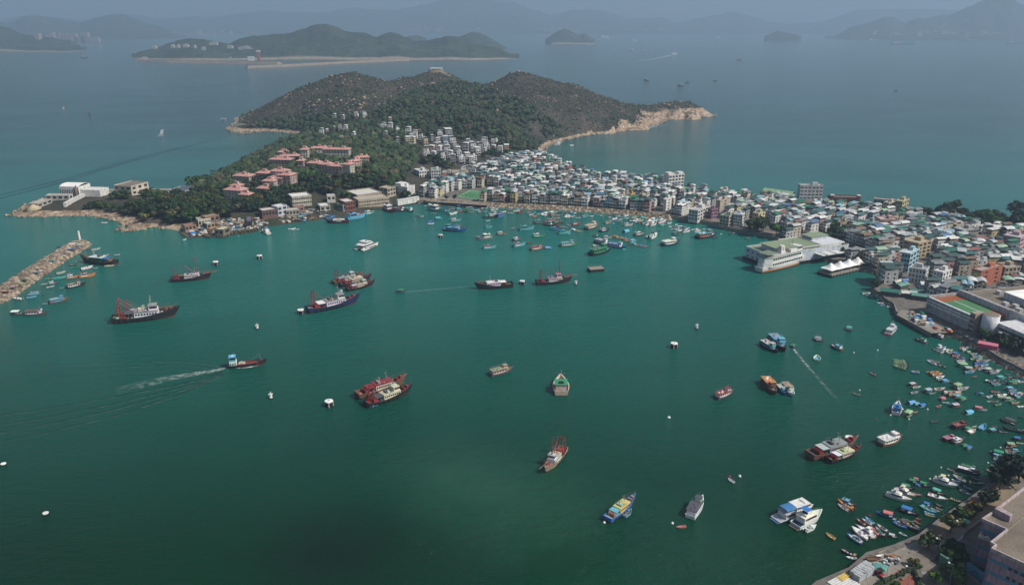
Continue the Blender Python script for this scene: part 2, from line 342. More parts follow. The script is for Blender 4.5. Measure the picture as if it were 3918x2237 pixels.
hills('middle_island', t0([(1310, 540), (1340, 536), (1390, 508), (1440, 505), (1540, 478), (1620, 455), (1700, 425), (1800, 398), (1900, 384), (2000, 390), (2100, 408), (2200, 425), (2280, 440), (2340, 405), (2400, 385), (2548, 352)]) + t1([(120, 345), (280, 340), (380, 318), (450, 292), (560, 255), (650, 238), (720, 243), (820, 280), (880, 310), (960, 322), (1060, 325), (1140, 350), (1200, 372), (1260, 345), (1340, 318), (1400, 335), (1500, 380), (1560, 410), (1640, 408), (1720, 402), (1800, 380), (1900, 362), (2000, 370), (2100, 412), (2250, 450), (2400, 480), (2480, 505), (2548, 545)]) + t2([(40, 572), (70, 588)]), 3950, 4350, 4900, 340, .45, 6, shore=.7)
hills('back_island', t1([(1700, 405), (1790, 396), (1880, 360), (2000, 365), (2060, 355), (2100, 335), (2160, 318), (2240, 335), (2330, 380), (2400, 420), (2460, 455), (2490, 470)]), 5250, 5500, 5800, 80, .35, 7, shore=.7)
hills('rock_islet', t1([(1490, 372), (1540, 358), (1600, 355), (1650, 366), (1690, 385)]), 6400, 6500, 6650, 24, .2, 5, shore=.8)

# ---- home island: heights from traced shores, ridges and slopes
SHORE_N = [(1100, 505), (1070, 507), (988, 512), (938, 524), (870, 538), (809, 546), (746, 555), (663, 566), (636, 579), (563, 588), (475, 594), (438, 574), (405, 569), (350, 570), (300, 578), (312, 552), (275, 546), (226, 538), (175, 537), (125, 539), (70, 539), (28, 537), (75, 511), (140, 486), (226, 474), (288, 477), (380, 478), (463, 477), (526, 448), (560, 432), (600, 408), (640, 385), (700, 355), (735, 345), (752, 338), (735, 332), (700, 330), (670, 327), (600, 333), (566, 322), (588, 306)]
SHORE_E = [(1780, 287), (1740, 292), (1700, 296), (1660, 297), (1640, 309), (1600, 319), (1560, 324), (1500, 328), (1440, 341), (1375, 356), (1358, 366), (1346, 379), (1362, 396)]
BACK = [(-545, 1590), (-470, 1740), (-330, 1830), (-150, 1880), (40, 1850), (170, 1820), (270, 1780), (350, 1740), (385, 1690)]
shN = [P(*U(*p)) for p in SHORE_N]; shE = [P(*U(*p)) for p in SHORE_E]
coast = [(p.x, p.y) for p in shN] + BACK + [(p.x, p.y) for p in shE]
inland = [P(*U(*p), 3.5) for p in ((1420, 425), (1330, 470), (1230, 500))]
closed = coast + [(p.x, p.y) for p in inland]
CP = []
n = len(coast)
for i in range(n - 1):
    x1, y1 = coast[i]; x2, y2 = coast[i + 1]; L = math.hypot(x2 - x1, y2 - y1); k = max(1, int(L / 28))
    for j in range(k):
        t = j / k; x = x1 + (x2 - x1) * t; y = y1 + (y2 - y1) * t; CP.append((x, y, 0))
        nx, ny = (y2 - y1) / L, -(x2 - x1) / L
        for s in (1, -1):
            if not inpoly(np.array([x + s * nx * 22]), np.array([y + s * ny * 22]), closed)[0]: CP.append((x + s * nx * 26, y + s * ny * 26, -9)); break
RIDGE = [(610, 291, 1500), (640, 277, 1500), (680, 246, 1520), (720, 230, 1540), (760, 214, 1550), (800, 198, 1560), (850, 181, 1570), (890, 177, 1580), (930, 190, 1590), (975, 204, 1610), (1010, 192, 1630), (1050, 180, 1650), (1090, 174, 1660), (1130, 183, 1660), (1160, 200, 1650), (1185, 208, 1640), (1230, 205, 1630), (1270, 184, 1620), (1300, 177, 1610), (1330, 186, 1610), (1400, 203, 1620), (1440, 212, 1630), (1465, 235, 1640), (1500, 243, 1650), (1560, 258, 1660), (1600, 266, 1665), (1640, 258, 1650), (1680, 251, 1640), (1720, 254, 1640), (1750, 266, 1640), (1768, 279, 1640)]
NR0 = len(CP)
for u_, v_, D_ in RIDGE:
    p = PD(*U(u_, v_ + 3), D_); CP.append(tuple(p))
for u_, v_, d_, z_ in ((975, 204, 1550, -16), (975, 204, 1500, -26), (975, 204, 1680, -20), (1000, 200, 1560, -10), (1185, 208, 1580, -12), (1185, 208, 1520, -24), (1210, 207, 1700, -16), (880, 181, 1560, 0), (865, 183, 1600, 0)):
    p = PD(*U(u_, v_), 1620); CP.append((p.x * d_ / 1620, d_, p.z + z_))
SLOPE = [(690, 440, 20), (790, 380, 26), (850, 400, 25), (600, 470, 12), (640, 500, 10), (740, 470, 14), (760, 520, 5), (680, 540, 5), (900, 430, 22), (980, 430, 14), (1000, 470, 5), (900, 500, 5), (560, 520, 10), (480, 520, 8), (400, 520, 8), (380, 545, 5), (250, 500, 4.5), (150, 500, 4), (90, 523, 3), (330, 485, 5), (200, 520, 3.5), (640, 440, 14),
         (830, 325, 22), (760, 360, 15), (700, 390, 18), (900, 340, 25), (970, 310, 36), (1000, 350, 28), (1100, 340, 28), (1100, 395, 12), (1200, 370, 12), (1150, 300, 45), (1250, 320, 35), (1300, 350, 15), (1050, 250, 58), (900, 250, 50), (800, 270, 36), (750, 300, 15), (1300, 260, 50), (1400, 300, 24), (1450, 280, 34), (1550, 288, 24), (1600, 292, 20), (1530, 310, 14), (1690, 270, 20), (1650, 280, 12), (1720, 275, 16), (1100, 430, 5), (1100, 470, 3), (1200, 430, 3), (1200, 480, 2.5), (1300, 420, 3), (1300, 460, 2.5), (1050, 495, 2.5)]
for u_, v_, z_ in SLOPE: CP.append(tuple(P(*U(u_, v_), z_)))
CP = np.array(CP); K = np.hypot(CP[:, None, 0] - CP[None, :, 0], CP[:, None, 1] - CP[None, :, 1]); m = len(CP)
A = np.zeros((m + 3, m + 3)); A[:m, :m] = K; A[:m, m] = 1; A[:m, m + 1:] = CP[:, :2] / 1000; A[m, :m] = 1; A[m + 1:, :m] = CP[:, :2].T / 1000
WTS = np.linalg.solve(A, np.concatenate([CP[:, 2], [0, 0, 0]]))
def _h0(x, y):
    x = np.asarray(x, float); y = np.asarray(y, float); sh = x.shape; x = x.ravel(); y = y.ravel(); out = np.zeros(len(x))
    for i in range(0, len(x), 8000):
        xx = x[i:i + 8000]; yy = y[i:i + 8000]
        out[i:i + 8000] = np.hypot(xx[:, None] - CP[None, :, 0], yy[:, None] - CP[None, :, 1]) @ WTS[:m] + WTS[m] + xx / 1000 * WTS[m + 1] + yy / 1000 * WTS[m + 2]
    return out.reshape(sh)
def height(x, y):
    z = _h0(x, y); k = np.clip((z - 4) / 30, 0, 1)
    return z + k * (14 * (ridged(np.asarray(x) / 95., np.asarray(y) / 95., 5) - .62) + 3 * (fbm(np.asarray(x) / 22., np.asarray(y) / 22., 3) - .45))
gx = np.arange(-960, 470, 5.5); gy = np.arange(640, 1900, 5.5); GX, GY = np.meshgrid(gx, gy, indexing='ij'); GZ = height(GX, GY)
slope = np.hypot(*np.gradient(GZ, 5.5)); rk = np.clip((slope - .72) * 2.2, 0, 1) * (GZ < 70) * np.where((GX > 165) | (GX < -60), 1, .35)
shb = np.clip((3.4 - GZ) / 1.5, 0, 1); cl = fbm(GX / 60., GY / 60., 4)
cliff = np.clip((GX - 165) / 40, 0, 1) * np.clip((np.where(GX > 215, 12, 8) + 34 * (cl - .3) - GZ) / 4, 0, 1) * (GY < 1700)
patch = np.clip((ridged(GX / 34., GY / 34., 4) - .765) * 9, 0, 1) * np.clip((GZ - 18) / 15, 0, 1) * (fbm(GX / 150. + 5, GY / 150., 3) > .43)
ROCK = np.clip(np.maximum.reduce([rk * .8, shb * (GY > 1000) + shb * np.where(GX < -300, .8, .2) * (GY <= 1000), cliff, patch]), 0, 1)
def gi(F, x, y):
    i = np.clip(((np.asarray(x) + 960) / 5.5).astype(int), 0, F.shape[0] - 1); j = np.clip(((np.asarray(y) - 640) / 5.5).astype(int), 0, F.shape[1] - 1); return F[i, j]
ni, nj = GX.shape; keep = GZ > -5
ii, jj = np.meshgrid(np.arange(ni - 1), np.arange(nj - 1), indexing='ij'); ok = keep[:-1, :-1] | keep[1:, :-1] | keep[:-1, 1:] | keep[1:, 1:]
q = (ii * nj + jj)[ok]; F = np.stack([q, q + nj, q + nj + 1, q + 1], 1)
a = N('hillside'); at = a.n('VertexColor', layer_name='Col'); sc = a.n('SeparateColor'); a.l(at.outputs[0], sc.inputs[0])
n1 = a.noise(.02, 5, coord='Position'); n2 = a.noise(.25, 6, coord='Position', rough=.7); vo = a.n('TexVoronoi', Scale=.16); a.l(a.n('NewGeometry').outputs['Position'], vo.inputs['Vector'])
veg = a.ramp(n1.outputs[0], [(.3, (.026, .038, .019)), (.5, (.046, .046, .031)), (.7, (.078, .065, .052))]); g2 = a.ramp(n2.outputs[0], [(.3, g3(.55)), (.7, g3(1.25))])
vg = a.mix(veg.outputs[0], g2.outputs[0], 1, 'MULTIPLY'); vc = a.n('SeparateColor'); a.l(vo.outputs['Color'], vc.inputs[0])
rkc = a.ramp(vc.outputs[0], [(0, (.20, .14, .10)), (.5, (.31, .225, .155)), (1, (.42, .335, .25))]); g4 = a.ramp(n2.outputs[0], [(.38, g3(.4)), (.56, g3(1.1))]); rkk = a.mix(rkc.outputs[0], g4.outputs[0], 1, 'MULTIPLY')
ad = a.n('Math', operation='MULTIPLY_ADD'); a.l(n2.outputs[0], ad.inputs[0]); ad.inputs[1].default_value = .8; a.l(sc.outputs[0], ad.inputs[2])
th = a.ramp(ad.outputs[0], [(.72, g3(0)), (.92, g3(1))]); a.base(a.mix(vg, rkk, th.outputs[0]), .95, .1); a.bump(n2.outputs[0], 1, 1.4)
V = np.stack([GX.ravel(), GY.ravel(), GZ.ravel()], 1)
struct('hills', np_mesh('hills', V, F, 'hillside', np.stack([ROCK.ravel()] * 3, 1), True))

# ---- town flat and near shore: one slab whose edge is the quay line
GZ0 = 3.2
TOWN_SHORE = [(1040, 508), (1070, 505), (1138, 510), (1276, 517), (1376, 521), (1476, 527), (1576, 535), (1664, 546), (1676, 545), (1751, 557), (1826, 577), (1913, 592), (2014, 635), (2039, 646), (2100, 663), (2164, 678), (2206, 692), (2209, 702), (2176, 720), (2177, 731), (2202, 753), (2226, 768)]
QUAY = [(2231, 786), (2316, 838), (2322, 830)]
TS2 = [(2349, 829), (2389, 842), (2439, 871), (2489, 903), (2550, 935), (2640, 985), (2700, 1060), (2640, 1110), (2560, 1140), (2520, 1165), (2478, 1205), (2427, 1243), (2377, 1278), (2339, 1304), (2284, 1347), (2223, 1373), (2154, 1393), (2111, 1430), (2030, 1465), (1960, 1520)]
tp = [P(*U(*p)) for p in TOWN_SHORE + QUAY + TS2]
LANDP = [(p.x, p.y) for p in tp] + [(60, 140), (900, 140), (900, 900)]
backs = [P(*U(*p)) for p in ((2800, 560), (2550, 548), (2400, 540), (2300, 536), (2200, 527), (2080, 517), (1980, 508), (1860, 493), (1790, 487), (1700, 474), (1640, 453), (1560, 448), (1480, 441), (1420, 424), (1360, 396), (1330, 385), (1290, 395), (1180, 420), (1100, 450), (1040, 480))]
LANDP += [(p.x, p.y) for p in backs]
struct('ground', MB(['townground']).prism(LANDP, -3, GZ0).mesh('ground'))
def gz(x, y):
    h = float(height(np.array([x]), np.array([y]))[0]); ins = bool(inpoly(np.array([x]), np.array([y]), LANDP)[0])
    return max(h, GZ0) if ins else h
HAZE_D = 1.4e-4
# ================================================================ BOATS: one builder per kind, meshes shared by every copy
CC = dict(wh=(.70, .70, .67), cr=(.56, .50, .39), gy=(.25, .26, .26), lg=(.42, .44, .44), dg=(.085, .09, .095), bk=(.022, .022, .026), bl=(.035, .16, .42), lb=(.13, .36, .52),
          tq=(.10, .36, .36), gn=(.035, .23, .12), pg=(.25, .38, .22), rd=(.25, .035, .035), pk=(.50, .17, .19), br=(.15, .085, .055), tn=(.33, .25, .18), ye=(.60, .45, .17), nv=(.015, .025, .075), og=(.50, .20, .06), mv=(.25, .21, .27))
CW = dict(wh='white', cr='cream', gy='grey', lg='pale grey', dg='dark grey', bk='black', bl='blue', lb='light blue', tq='turquoise', gn='green', pg='pale green', rd='red', pk='pink', br='brown', tn='tan', ye='yellow', nv='navy', og='orange', mv='mauve')
def hull_parts(L, B, F, bowF, sternF, well, transom=.78, p=2.2, rake=.5, d=.45, n=13, flare=1.0, boot=None, deckcut=0.0):
    """hull shell (slot 0 paint, slot 1 boot stripe) and the deck inside it"""
    h = MB(['paint', 'boot']); dk = MB(['paint'])
    G = []; W = []; K = []; I = []; D = []
    for i in range(n):
        t = i / (n - 1)
        b = transom + (1 - transom) * math.sin(min(t / .45, 1) * math.pi / 2) if t < .45 else 1 - ((t - .45) / .55) ** p
        b = max(b, .02) * B / 2
        z = F + (bowF - F) * max(0, (t - .35) / .65) ** 2 + (sternF - F) * max(0, (.3 - t) / .3) ** 2
        x = -L / 2 + t * L; xr = rake * t ** 4
        G.append((x + xr, b * flare, z)); W.append((x * (1 - .03), b * .9, .12 if L < 18 else .55)); K.append((x * .94 - .2, b * .45, -d))
        bi = max(b * flare - .07 * B / 2 - .03, .0); I.append((x * (1 - .02) + xr * .7, bi, z)); D.append((x * (1 - .03) + xr * .5, bi, z - well))
    for s in (1, -1):
        for rowA, rowB, mi in ((G, W, 0), (W, K, 1), (I, G, 0), (D, I, 0)):
            h.cur = mi
            for i in range(n - 1):
                q = [rowA[i], rowA[i + 1], rowB[i + 1], rowB[i]]; q = [(a, s * b_, c) for a, b_, c in q]
                h.add(q if s < 0 else q[::-1], [(0, 1, 2, 3)])
    h.cur = 0
    g, w_, k_, i_, d_ = G[0], W[0], K[0], I[0], D[0]; m = lambda q: (q[0], -q[1], q[2])
    h.add([g, w_, m(w_), m(g)], [(0, 1, 2, 3)]); h.add([g, m(g), m(i_), i_], [(0, 1, 2, 3)]); h.add([i_, m(i_), m(d_), d_], [(3, 2, 1, 0)]); h.cur = 1; h.add([w_, k_, m(k_), m(w_)], [(0, 1, 2, 3)])
    for i in range(n - 1): dk.add([D[i], D[i + 1], m(D[i + 1]), m(D[i])], [(3, 2, 1, 0)])
    return h, dk
def cabin(x0, x1, w, z0, z1, rake=.25, over=.15, th=.12):
    c = MB(['paint']); hw = w / 2
    c.add([(x0, -hw, z0), (x1, -hw, z0), (x1, hw, z0), (x0, hw, z0), (x0, -hw * .96, z1), (x1 - rake, -hw * .96, z1), (x1 - rake, hw * .96, z1), (x0, hw * .96, z1)], [(0, 1, 5, 4), (1, 2, 6, 5), (2, 3, 7, 6), (3, 0, 4, 7), (4, 5, 6, 7)])
    r = MB(['paint']).box(x0 - over, x1 - rake + over, -hw - over, hw + over, z1 + .003, z1 + th, bottom=True)
    return c, r
def winband(x0, x1, w, z0, z1, rake=.25, k=4, front=True, zc0=None, zc1=None):
    g = MB(['glass']); hw = w / 2 + .012; step = (x1 - rake - x0) / k
    for i in range(k):
        a, b = x0 + step * (i + .16), x0 + step * (i + .84)
        for s in (1, -1): g.box(a, b, s * hw - .012, s * hw + .012, z0, z1, bottom=True)
    if front:
        for j in (-1, 0, 1): g.box(x1 - rake * .55, x1 - rake * .4 + .06, j * w * .3 - w * .12, j * w * .3 + w * .12, z0, z1, bottom=True)
    return g
def winring(x0, x1, w, z0, z1, rake=.25):
    g = MB(['glass']); hw = w / 2 + .015; a, b = x0 + .35, x1 - rake * .5 + .03
    g.add([(a, -hw, z0), (b, -hw, z0), (b, hw, z0), (a, hw, z0), (a, -hw, z1), (b - rake * .2, -hw, z1), (b - rake * .2, hw, z1), (a, hw, z1)], [(0, 1, 5, 4), (1, 2, 6, 5), (2, 3, 7, 6)]); return g
def posts(x0, x1, w, z0, z1, k=2, t=.05):
    g = MB(['steel'])
    for i in range(k):
        x = x0 + (x1 - x0) * i / (k - 1)
        for s in (1, -1): g.bar((x, s * w / 2, z0), (x, s * w / 2, z1), t)
    return g
KINDS = {}
def kind(name, L0, words, cat):
    def deco(fn):
        KINDS[name] = dict(L0=L0, words=words, cat=cat, parts=None, fn=fn); return fn
    return deco
# every part: (name, mesh builder, colour key, index of the part it sits on or None)
@kind('rowing_dinghy', 4.0, 'open dinghy', 'dinghy')
def _():
    h, d = hull_parts(4, 1.5, .5, .75, .55, .38, p=2, rake=.25, d=.2)
    P_ = [('hull', h, 'hull', None), ('floor', d, 'top', None)]
    for x in (-1.1, .1, 1.0): P_.append(('seat', MB(['wood']).box(x - .14, x + .14, -.62 if x < .9 else -.45, .62 if x < .9 else .45, .32, .37, bottom=True), 'top', None))
    return P_
@kind('sampan', 6.0, 'open sampan', 'boat')
def _():
    h, d = hull_parts(6, 1.7, .55, .85, .6, .36, p=2, rake=.5, d=.25)
    fd = MB(['paint']); fd.add([(1.3, -.66, .56), (2.9, -.1, .74), (2.9, .1, .74), (1.3, .66, .56)], [(0, 1, 2, 3)]); eb = MB(['paint']).box(-2.6, -1.7, -.6, .6, .3, .62)
    e = MB(['rubber']).box(-3.25, -2.9, -.2, .2, .35, 1.15, taper=.04); e.box(-3.15, -3.02, -.06, .06, -.3, .4)
    st = MB(['tarp']); 
    for x, y, s in ((-.7, .1, .42), (.55, -.1, .36)): st.ball((x, y, .34), s, .6, 6, 4)
    b = MB(['wood'])
    for x in (-1.45, 1.15): b.box(x - .1, x + .1, -.72, .72, .4, .46, bottom=True)
    return [('hull', h, 'hull', None), ('deck', d, 'deck', None), ('fore_deck', fd, 'top', None), ('seat', b, 'deck', None), ('engine_box', eb, 'top', None), ('outboard_motor', e, None, None), ('net_heap', st, 'load', None)]
@kind('speedboat', 6.2, 'speedboat', 'speedboat')
def _():
    h, d = hull_parts(6.2, 2.1, .75, 1.0, .75, .5, transom=.9, p=2.4, rake=.6, d=.3)
    fd = MB(['paint']); fd.add([(.7, -.93, .79), (1.9, -.62, .93), (3.05, -.1, 1.0), (3.05, .1, 1.0), (1.9, .62, .93), (.7, .93, .79)], [(0, 1, 2, 3, 4, 5)])
    c = MB(['paint']).box(-.5, .25, -.45, .45, .3, 1.15, taper=.08); ws = MB(['glass']); ws.add([(.35, -.6, 1.0), (.8, -.5, .85), (.8, .5, .85), (.35, .6, 1.0), (.15, -.55, 1.5), (.15, .55, 1.5)], [(0, 1, 4), (1, 2, 5, 4), (2, 3, 5)])
    e = MB(['rubber']).box(-3.45, -3.05, -.25, .25, .4, 1.35, taper=.05)
    s = MB(['tarp']).box(-1.9, -1.2, -.75, .75, .3, .75, taper=.06)
    return [('hull', h, 'hull', None), ('deck', d, 'deck', None), ('fore_deck', fd, 'hull', None), ('console', c, 'hull', None), ('windscreen', ws, None, 3), ('seat', s, 'top', None), ('outboard_motor', e, None, None)]
@kind('canopy_boat', 7.0, 'boat with a flat canopy', 'boat')
def _():
    h, d = hull_parts(7, 2.1, .65, 1.0, .7, .42, p=2, rake=.5, d=.3)
    cn = MB(['tarp']).arch(-2.9, 1.0, -1.05, 1.05, 1.75, .3, .05, 6); ps = posts(-2.7, .8, 1.9, .5, 1.77, 2, .04)
    e = MB(['rubber']).box(-3.8, -3.4, -.22, .22, .4, 1.2, taper=.04); bx = MB(['paint']).box(-1.6, -.3, -.5, .5, .24, .95, taper=.06)
    ld = MB(['tarp']).ball((1.5, .1, .4), .5, .55, 6, 4); ld.ball((.9, -.35, .4), .38, .6, 6, 4)
    return [('hull', h, 'hull', None), ('deck', d, 'deck', None), ('canopy', cn, 'top', None), ('post', ps, None, 2), ('engine_box', bx, 'load', None), ('net_heap', ld, 'load', None), ('outboard_motor', e, None, None)]
@kind('tarp_boat', 6.0, 'boat under an arched tarpaulin', 'boat')
def _():
    h, d = hull_parts(6, 2.2, .6, .9, .65, .4, p=2, rake=.4, d=.3)
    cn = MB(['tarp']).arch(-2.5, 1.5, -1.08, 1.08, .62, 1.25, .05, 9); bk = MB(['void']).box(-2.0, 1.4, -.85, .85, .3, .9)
    e = MB(['rubber']).box(-3.3, -2.95, -.22, .22, .4, 1.2, taper=.04); fl = MB(['tarp']).ball((2.1, 0, .75), .32, .7, 6, 4)
    return [('hull', h, 'hull', None), ('deck', d, 'deck', None), ('tarpaulin', cn, 'top', None), ('cargo', bk, None, None), ('outboard_motor', e, None, None), ('fender', fl, 'hull', None)]
@kind('cabin_boat', 10.0, 'wooden fishing boat with an aft cabin', 'fishing boat')
def _():
    h, d = hull_parts(10, 3.3, .95, 1.9, 1.3, .5, p=2.1, rake=.9, d=.5)
    c, r = cabin(-3.6, .4, 2.2, .5, 2.3, .25, .2); g = winring(-3.6, .4, 2.2, 1.45, 2.0, .25)
    ms = MB(['steel']).bar((.9, 0, .6), (.9, 0, 4.6), .07); ms.bar((.9, -.8, 3.6), (.9, .8, 3.6), .04); ms.bar((.9, 0, 4.3), (4.6, 0, 1.9), .02)
    cr = MB(['tarp']);
    for x, y, s in ((2.5, .3, .62), (-4.3, .3, .42)): cr.ball((x, y, .75), s, .62, 6, 4)
    bxs = MB(['paint']).box(1.3, 2.0, -1.0, -.3, .55, 1.1, taper=.03); bxs.box(-4.6, -3.9, -.9, -.2, .7, 1.25, taper=.03)
    rl = MB(['steel'])
    for s in (1, -1):
        rl.bar((-4.9, s * 1.25, 1.85), (-3.7, s * 1.4, 1.75), .03)
        for x in (-4.9, -4.3, -3.7): rl.bar((x, s * 1.3, 1.0), (x, s * 1.3, 1.85), .03)
    tb = MB(['rubber']).box(-3.0, -2.0, -.5, .5, 2.42, 2.75, taper=.05)
    return [('hull', h, 'hull', None), ('deck', d, 'deck', None), ('cabin', c, 'cab', None), ('roof', r, 'top', 2), ('window', g, None, 2), ('roof_box', tb, None, 2), ('mast', ms, None, None), ('net_heap', cr, 'load', None), ('crate', bxs, 'deck2', None), ('stern_rail', rl, None, None)]
@kind('canopy_ferry', 16.0, 'passenger boat with a long roof', 'passenger boat')
def _():
    h, d = hull_parts(16, 4.6, 1.2, 2.4, 1.7, .5, p=2.2, rake=1.2, d=.7, transom=.85)
    c, r = cabin(-6.6, 3.6, 3.5, .7, 2.9, .4, .35, .16); g = winband(-6.4, 3.6, 3.5, 1.75, 2.5, .4, 5, False)
    wh, wr = cabin(1.6, 4.6, 2.4, 3.07, 4.3, .5, .15); wg = winring(1.6, 4.6, 2.4, 3.5, 4.05, .5)
    rl = MB(['steel'])
    for s in (1, -1):
        rl.bar((-6.6, s * 1.85, 3.9), (1.4, s * 1.85, 3.9), .035)
        for k in range(7): rl.bar((-6.6 + k * 1.33, s * 1.85, 3.05), (-6.6 + k * 1.33, s * 1.85, 3.9), .03)
    ld = MB(['tarp']);
    for x, y, s in ((-5, .3, .7), (-3.2, -.6, .8), (-1.5, .5, .6)): ld.ball((x, y, 3.1), s, .5, 6, 4)
    ms = MB(['steel']).bar((3.0, 0, 4.4), (3.0, 0, 6.4), .06); ms.bar((3, -.7, 5.6), (3, .7, 5.6), .04)
    return [('hull', h, 'hull', None), ('deck', d, 'deck', None), ('cabin', c, 'cab', None), ('roof', r, 'top', 2), ('window', g, None, 2), ('wheelhouse', wh, 'cab', None), ('wheelhouse_roof', wr, 'top', 5), ('wheelhouse_window', wg, None, 5), ('roof_rail', rl, None, 3), ('roof_load', ld, 'load', None), ('mast', ms, None, None)]
@kind('motor_cruiser', 11.0, 'motor cruiser', 'yacht')
def _():
    h, d = hull_parts(11, 3.7, 1.35, 1.95, 1.2, .35, transom=.92, p=2.6, rake=1.1, d=.5)
    fd = MB(['paint']); fd.add([(.6, -1.6, 1.42), (2.8, -1.3, 1.62), (5.2, -.3, 1.95), (5.2, .3, 1.95), (2.8, 1.3, 1.62), (.6, 1.6, 1.42)], [(0, 1, 2, 3, 4, 5)])
    c, r = cabin(-3.3, 2.9, 2.8, 1.0, 2.75, 1.6, .2, .1); g = winring(-3.2, 2.9, 2.8, 1.85, 2.45, 1.6)
    fb = MB(['paint']).box(-2.6, .7, -1.2, 1.2, 2.86, 3.35, taper=.12); bm = MB(['tarp']).box(-2.4, -.1, -1.25, 1.25, 4.5, 4.56, bottom=True); ps = posts(-2.2, -.3, 2.2, 3.3, 4.5, 2, .03)
    st = MB(['tarp']).box(-1.9, -1.3, -.8, .8, 3.36, 3.75, taper=.08); sw = MB(['wood']).box(-6.3, -5.45, -1.5, 1.5, .25, .37, bottom=True)
    rl = MB(['steel'])
    for s in (1, -1): rl.bar((1.2, s * 1.65, 2.05), (5.6, s * .25, 2.6), .025); [rl.bar((1.2 + k * 1.1, s * (1.65 - k * .35), 1.5 + k * .13), (1.2 + k * 1.1, s * (1.65 - k * .35), 2.05 + k * .14), .02) for k in range(5)]
    return [('hull', h, 'hull', None), ('deck', d, 'deck', None), ('fore_deck', fd, 'hull', None), ('cabin', c, 'cab', None), ('roof', r, 'cab', 3), ('window', g, None, 3), ('flybridge', fb, 'cab', None), ('seat', st, 'deck', 6), ('sunshade', bm, 'top', None), ('post', ps, None, 8), ('swim_platform', sw, None, None), ('bow_rail', rl, None, None)]
def trawler_parts(gantry=True, masts=0, canopy=True, tallhouse=True, drum=True):
    h, d = hull_parts(26, 6.4, 1.9, 4.2, 2.6, .9, p=2.3, rake=2.2, d=1.2, transom=.82, n=17)
    P_ = [('hull', h, 'hull', None), ('deck', d, 'deck', None)]
    c, r = cabin(-3.6, 6.3, 4.5, 1.0, 3.7, .4, .2, .14); g = winband(-3.4, 6.1, 4.5, 2.35, 3.05, .4, 8)
    P_ += [('deckhouse', c, 'cab', None), ('roof', r, 'top', 2), ('window', g, None, 2)]
    if tallhouse:
        c2, r2 = cabin(2.4, 6.0, 3.6, 3.85, 5.7, .5, .25, .14); g2 = winring(2.4, 6.0, 3.6, 4.6, 5.3, .5)
        P_ += [('wheelhouse', c2, 'cab', None), ('wheelhouse_roof', r2, 'top', 5), ('wheelhouse_window', g2, None, 5)]
    mz = 5.85 if tallhouse else 3.85
    ms = MB(['steel']).bar((3.4, 0, mz), (3.4, 0, mz + 4), .11); ms.bar((3.4, -1.3, mz + 2.4), (3.4, 1.3, mz + 2.4), .07); ms.box(3.2, 3.6, -.8, .8, mz + 1.5, mz + 1.72, bottom=True); ms.ball((3.4, .9, mz + 2.7), .3, 1, 8, 5)
    P_.append(('radar_mast', ms, 'white', None))
    if canopy:
        P_ += [('awning', MB(['tarp']).box(-7.8, -3.85, -2.3, 2.3, 3.4, 3.5, bottom=True), 'awn', None), ('post', posts(-7.6, -4.1, 4.3, 1.1, 3.4, 3, .06), None, len(P_))]
    if gantry:
        gt = MB(['paint'])
        for s in (1, -1): gt.bar((-9.6, s * 2.3, 1.2), (-9.3, s * 1.7, 9.2), .27); gt.bar((-9.3, s * 1.7, 9.0), (-3.2, s * 1.9, 3.9), .09); gt.bar((-11.6, s * 2.3, 2.0), (-9.35, s * 1.8, 8.2), .1)
        gt.bar((-9.3, -2.1, 9.0), (-9.3, 2.1, 9.0), .2); gt.bar((-9.45, -2.0, 6.4), (-9.45, 2.0, 6.4), .14)
        P_.append(('gantry', gt, 'accent', None))
    for (x, hh) in ((4.9, 14.5), (-10.3, 8.5))[:masts]:
        m_ = MB(['paint']).cyl((x, 0, 1.2), (x - .5, 0, hh), .34, .2, 6); m_.bar((x - .1, 0, 2.4), (x - (7.5 if x > 0 else -3.5), 0, hh * .62), .2); m_.bar((x - .45, 0, hh * .96), (12.5, 0, 3.9), .04); m_.bar((x - .45, 0, hh * .96), (-11, 0, 3.2), .04)
        P_.append(('mast', m_, 'accent', None))
    if masts:
        bo = MB(['wood'])
        for s in (1, -1): bo.bar((8.5, s * 1.2, 3.4), (18.5, s * 1.5, 4.3), .2)
        P_.append(('bow_spar', bo, None, None))
    if drum:
        dr = MB(['paint']).cyl((-7.9, -1.6, 2.1), (-7.9, 1.6, 2.1), .95, .95, 12); dr.cyl((-7.9, -1.75, 2.1), (-7.9, -1.6, 2.1), 1.3, 1.3, 12); dr.cyl((-7.9, 1.6, 2.1), (-7.9, 1.75, 2.1), 1.3, 1.3, 12); dr.box(-8.5, -7.3, -1.9, -1.7, 1.0, 2.1); dr.box(-8.5, -7.3, 1.7, 1.9, 1.0, 2.1)
        P_.append(('net_drum', dr, 'accent', None))
    wn = MB(['paint']).cyl((9.3, -1.1, 3.0), (9.3, 1.1, 3.0), .6, .6, 10); wn.box(8.6, 10.0, -1.3, 1.3, 2.0, 2.6); wn.box(10.7, 12.2, -.9, .9, 3.2, 3.9, taper=.1)
    P_.append(('windlass', wn, 'accent', None))
    ht = MB(['paint']).box(-1.9, -.6, -1.3, 1.3, 3.85, 4.6, taper=.08); ht.cyl((-.1, .8, 3.8), (-.1, .8, 5.6), .35, .3, 8); ht.cyl((.8, -1.4, 4.1), (1.5, -1.4, 4.1), .3, .3, 8)
    P_.append(('funnel', ht, 'load', None))
    nt_ = MB(['tarp'])
    for x, y, s in ((-5.2, 1.2, .95), (-4.4, -.9, 1.1), (-10.7, .3, .8), (-6.3, -1.5, .8), (7.3, 1.0, .7), (7.6, -1.1, .8)): nt_.ball((x, y, 1.2 if x < 0 else 2.0), s, .55, 7, 4)
    P_.append(('net_heap', nt_, 'load', None))
    rl = MB(['paint'])
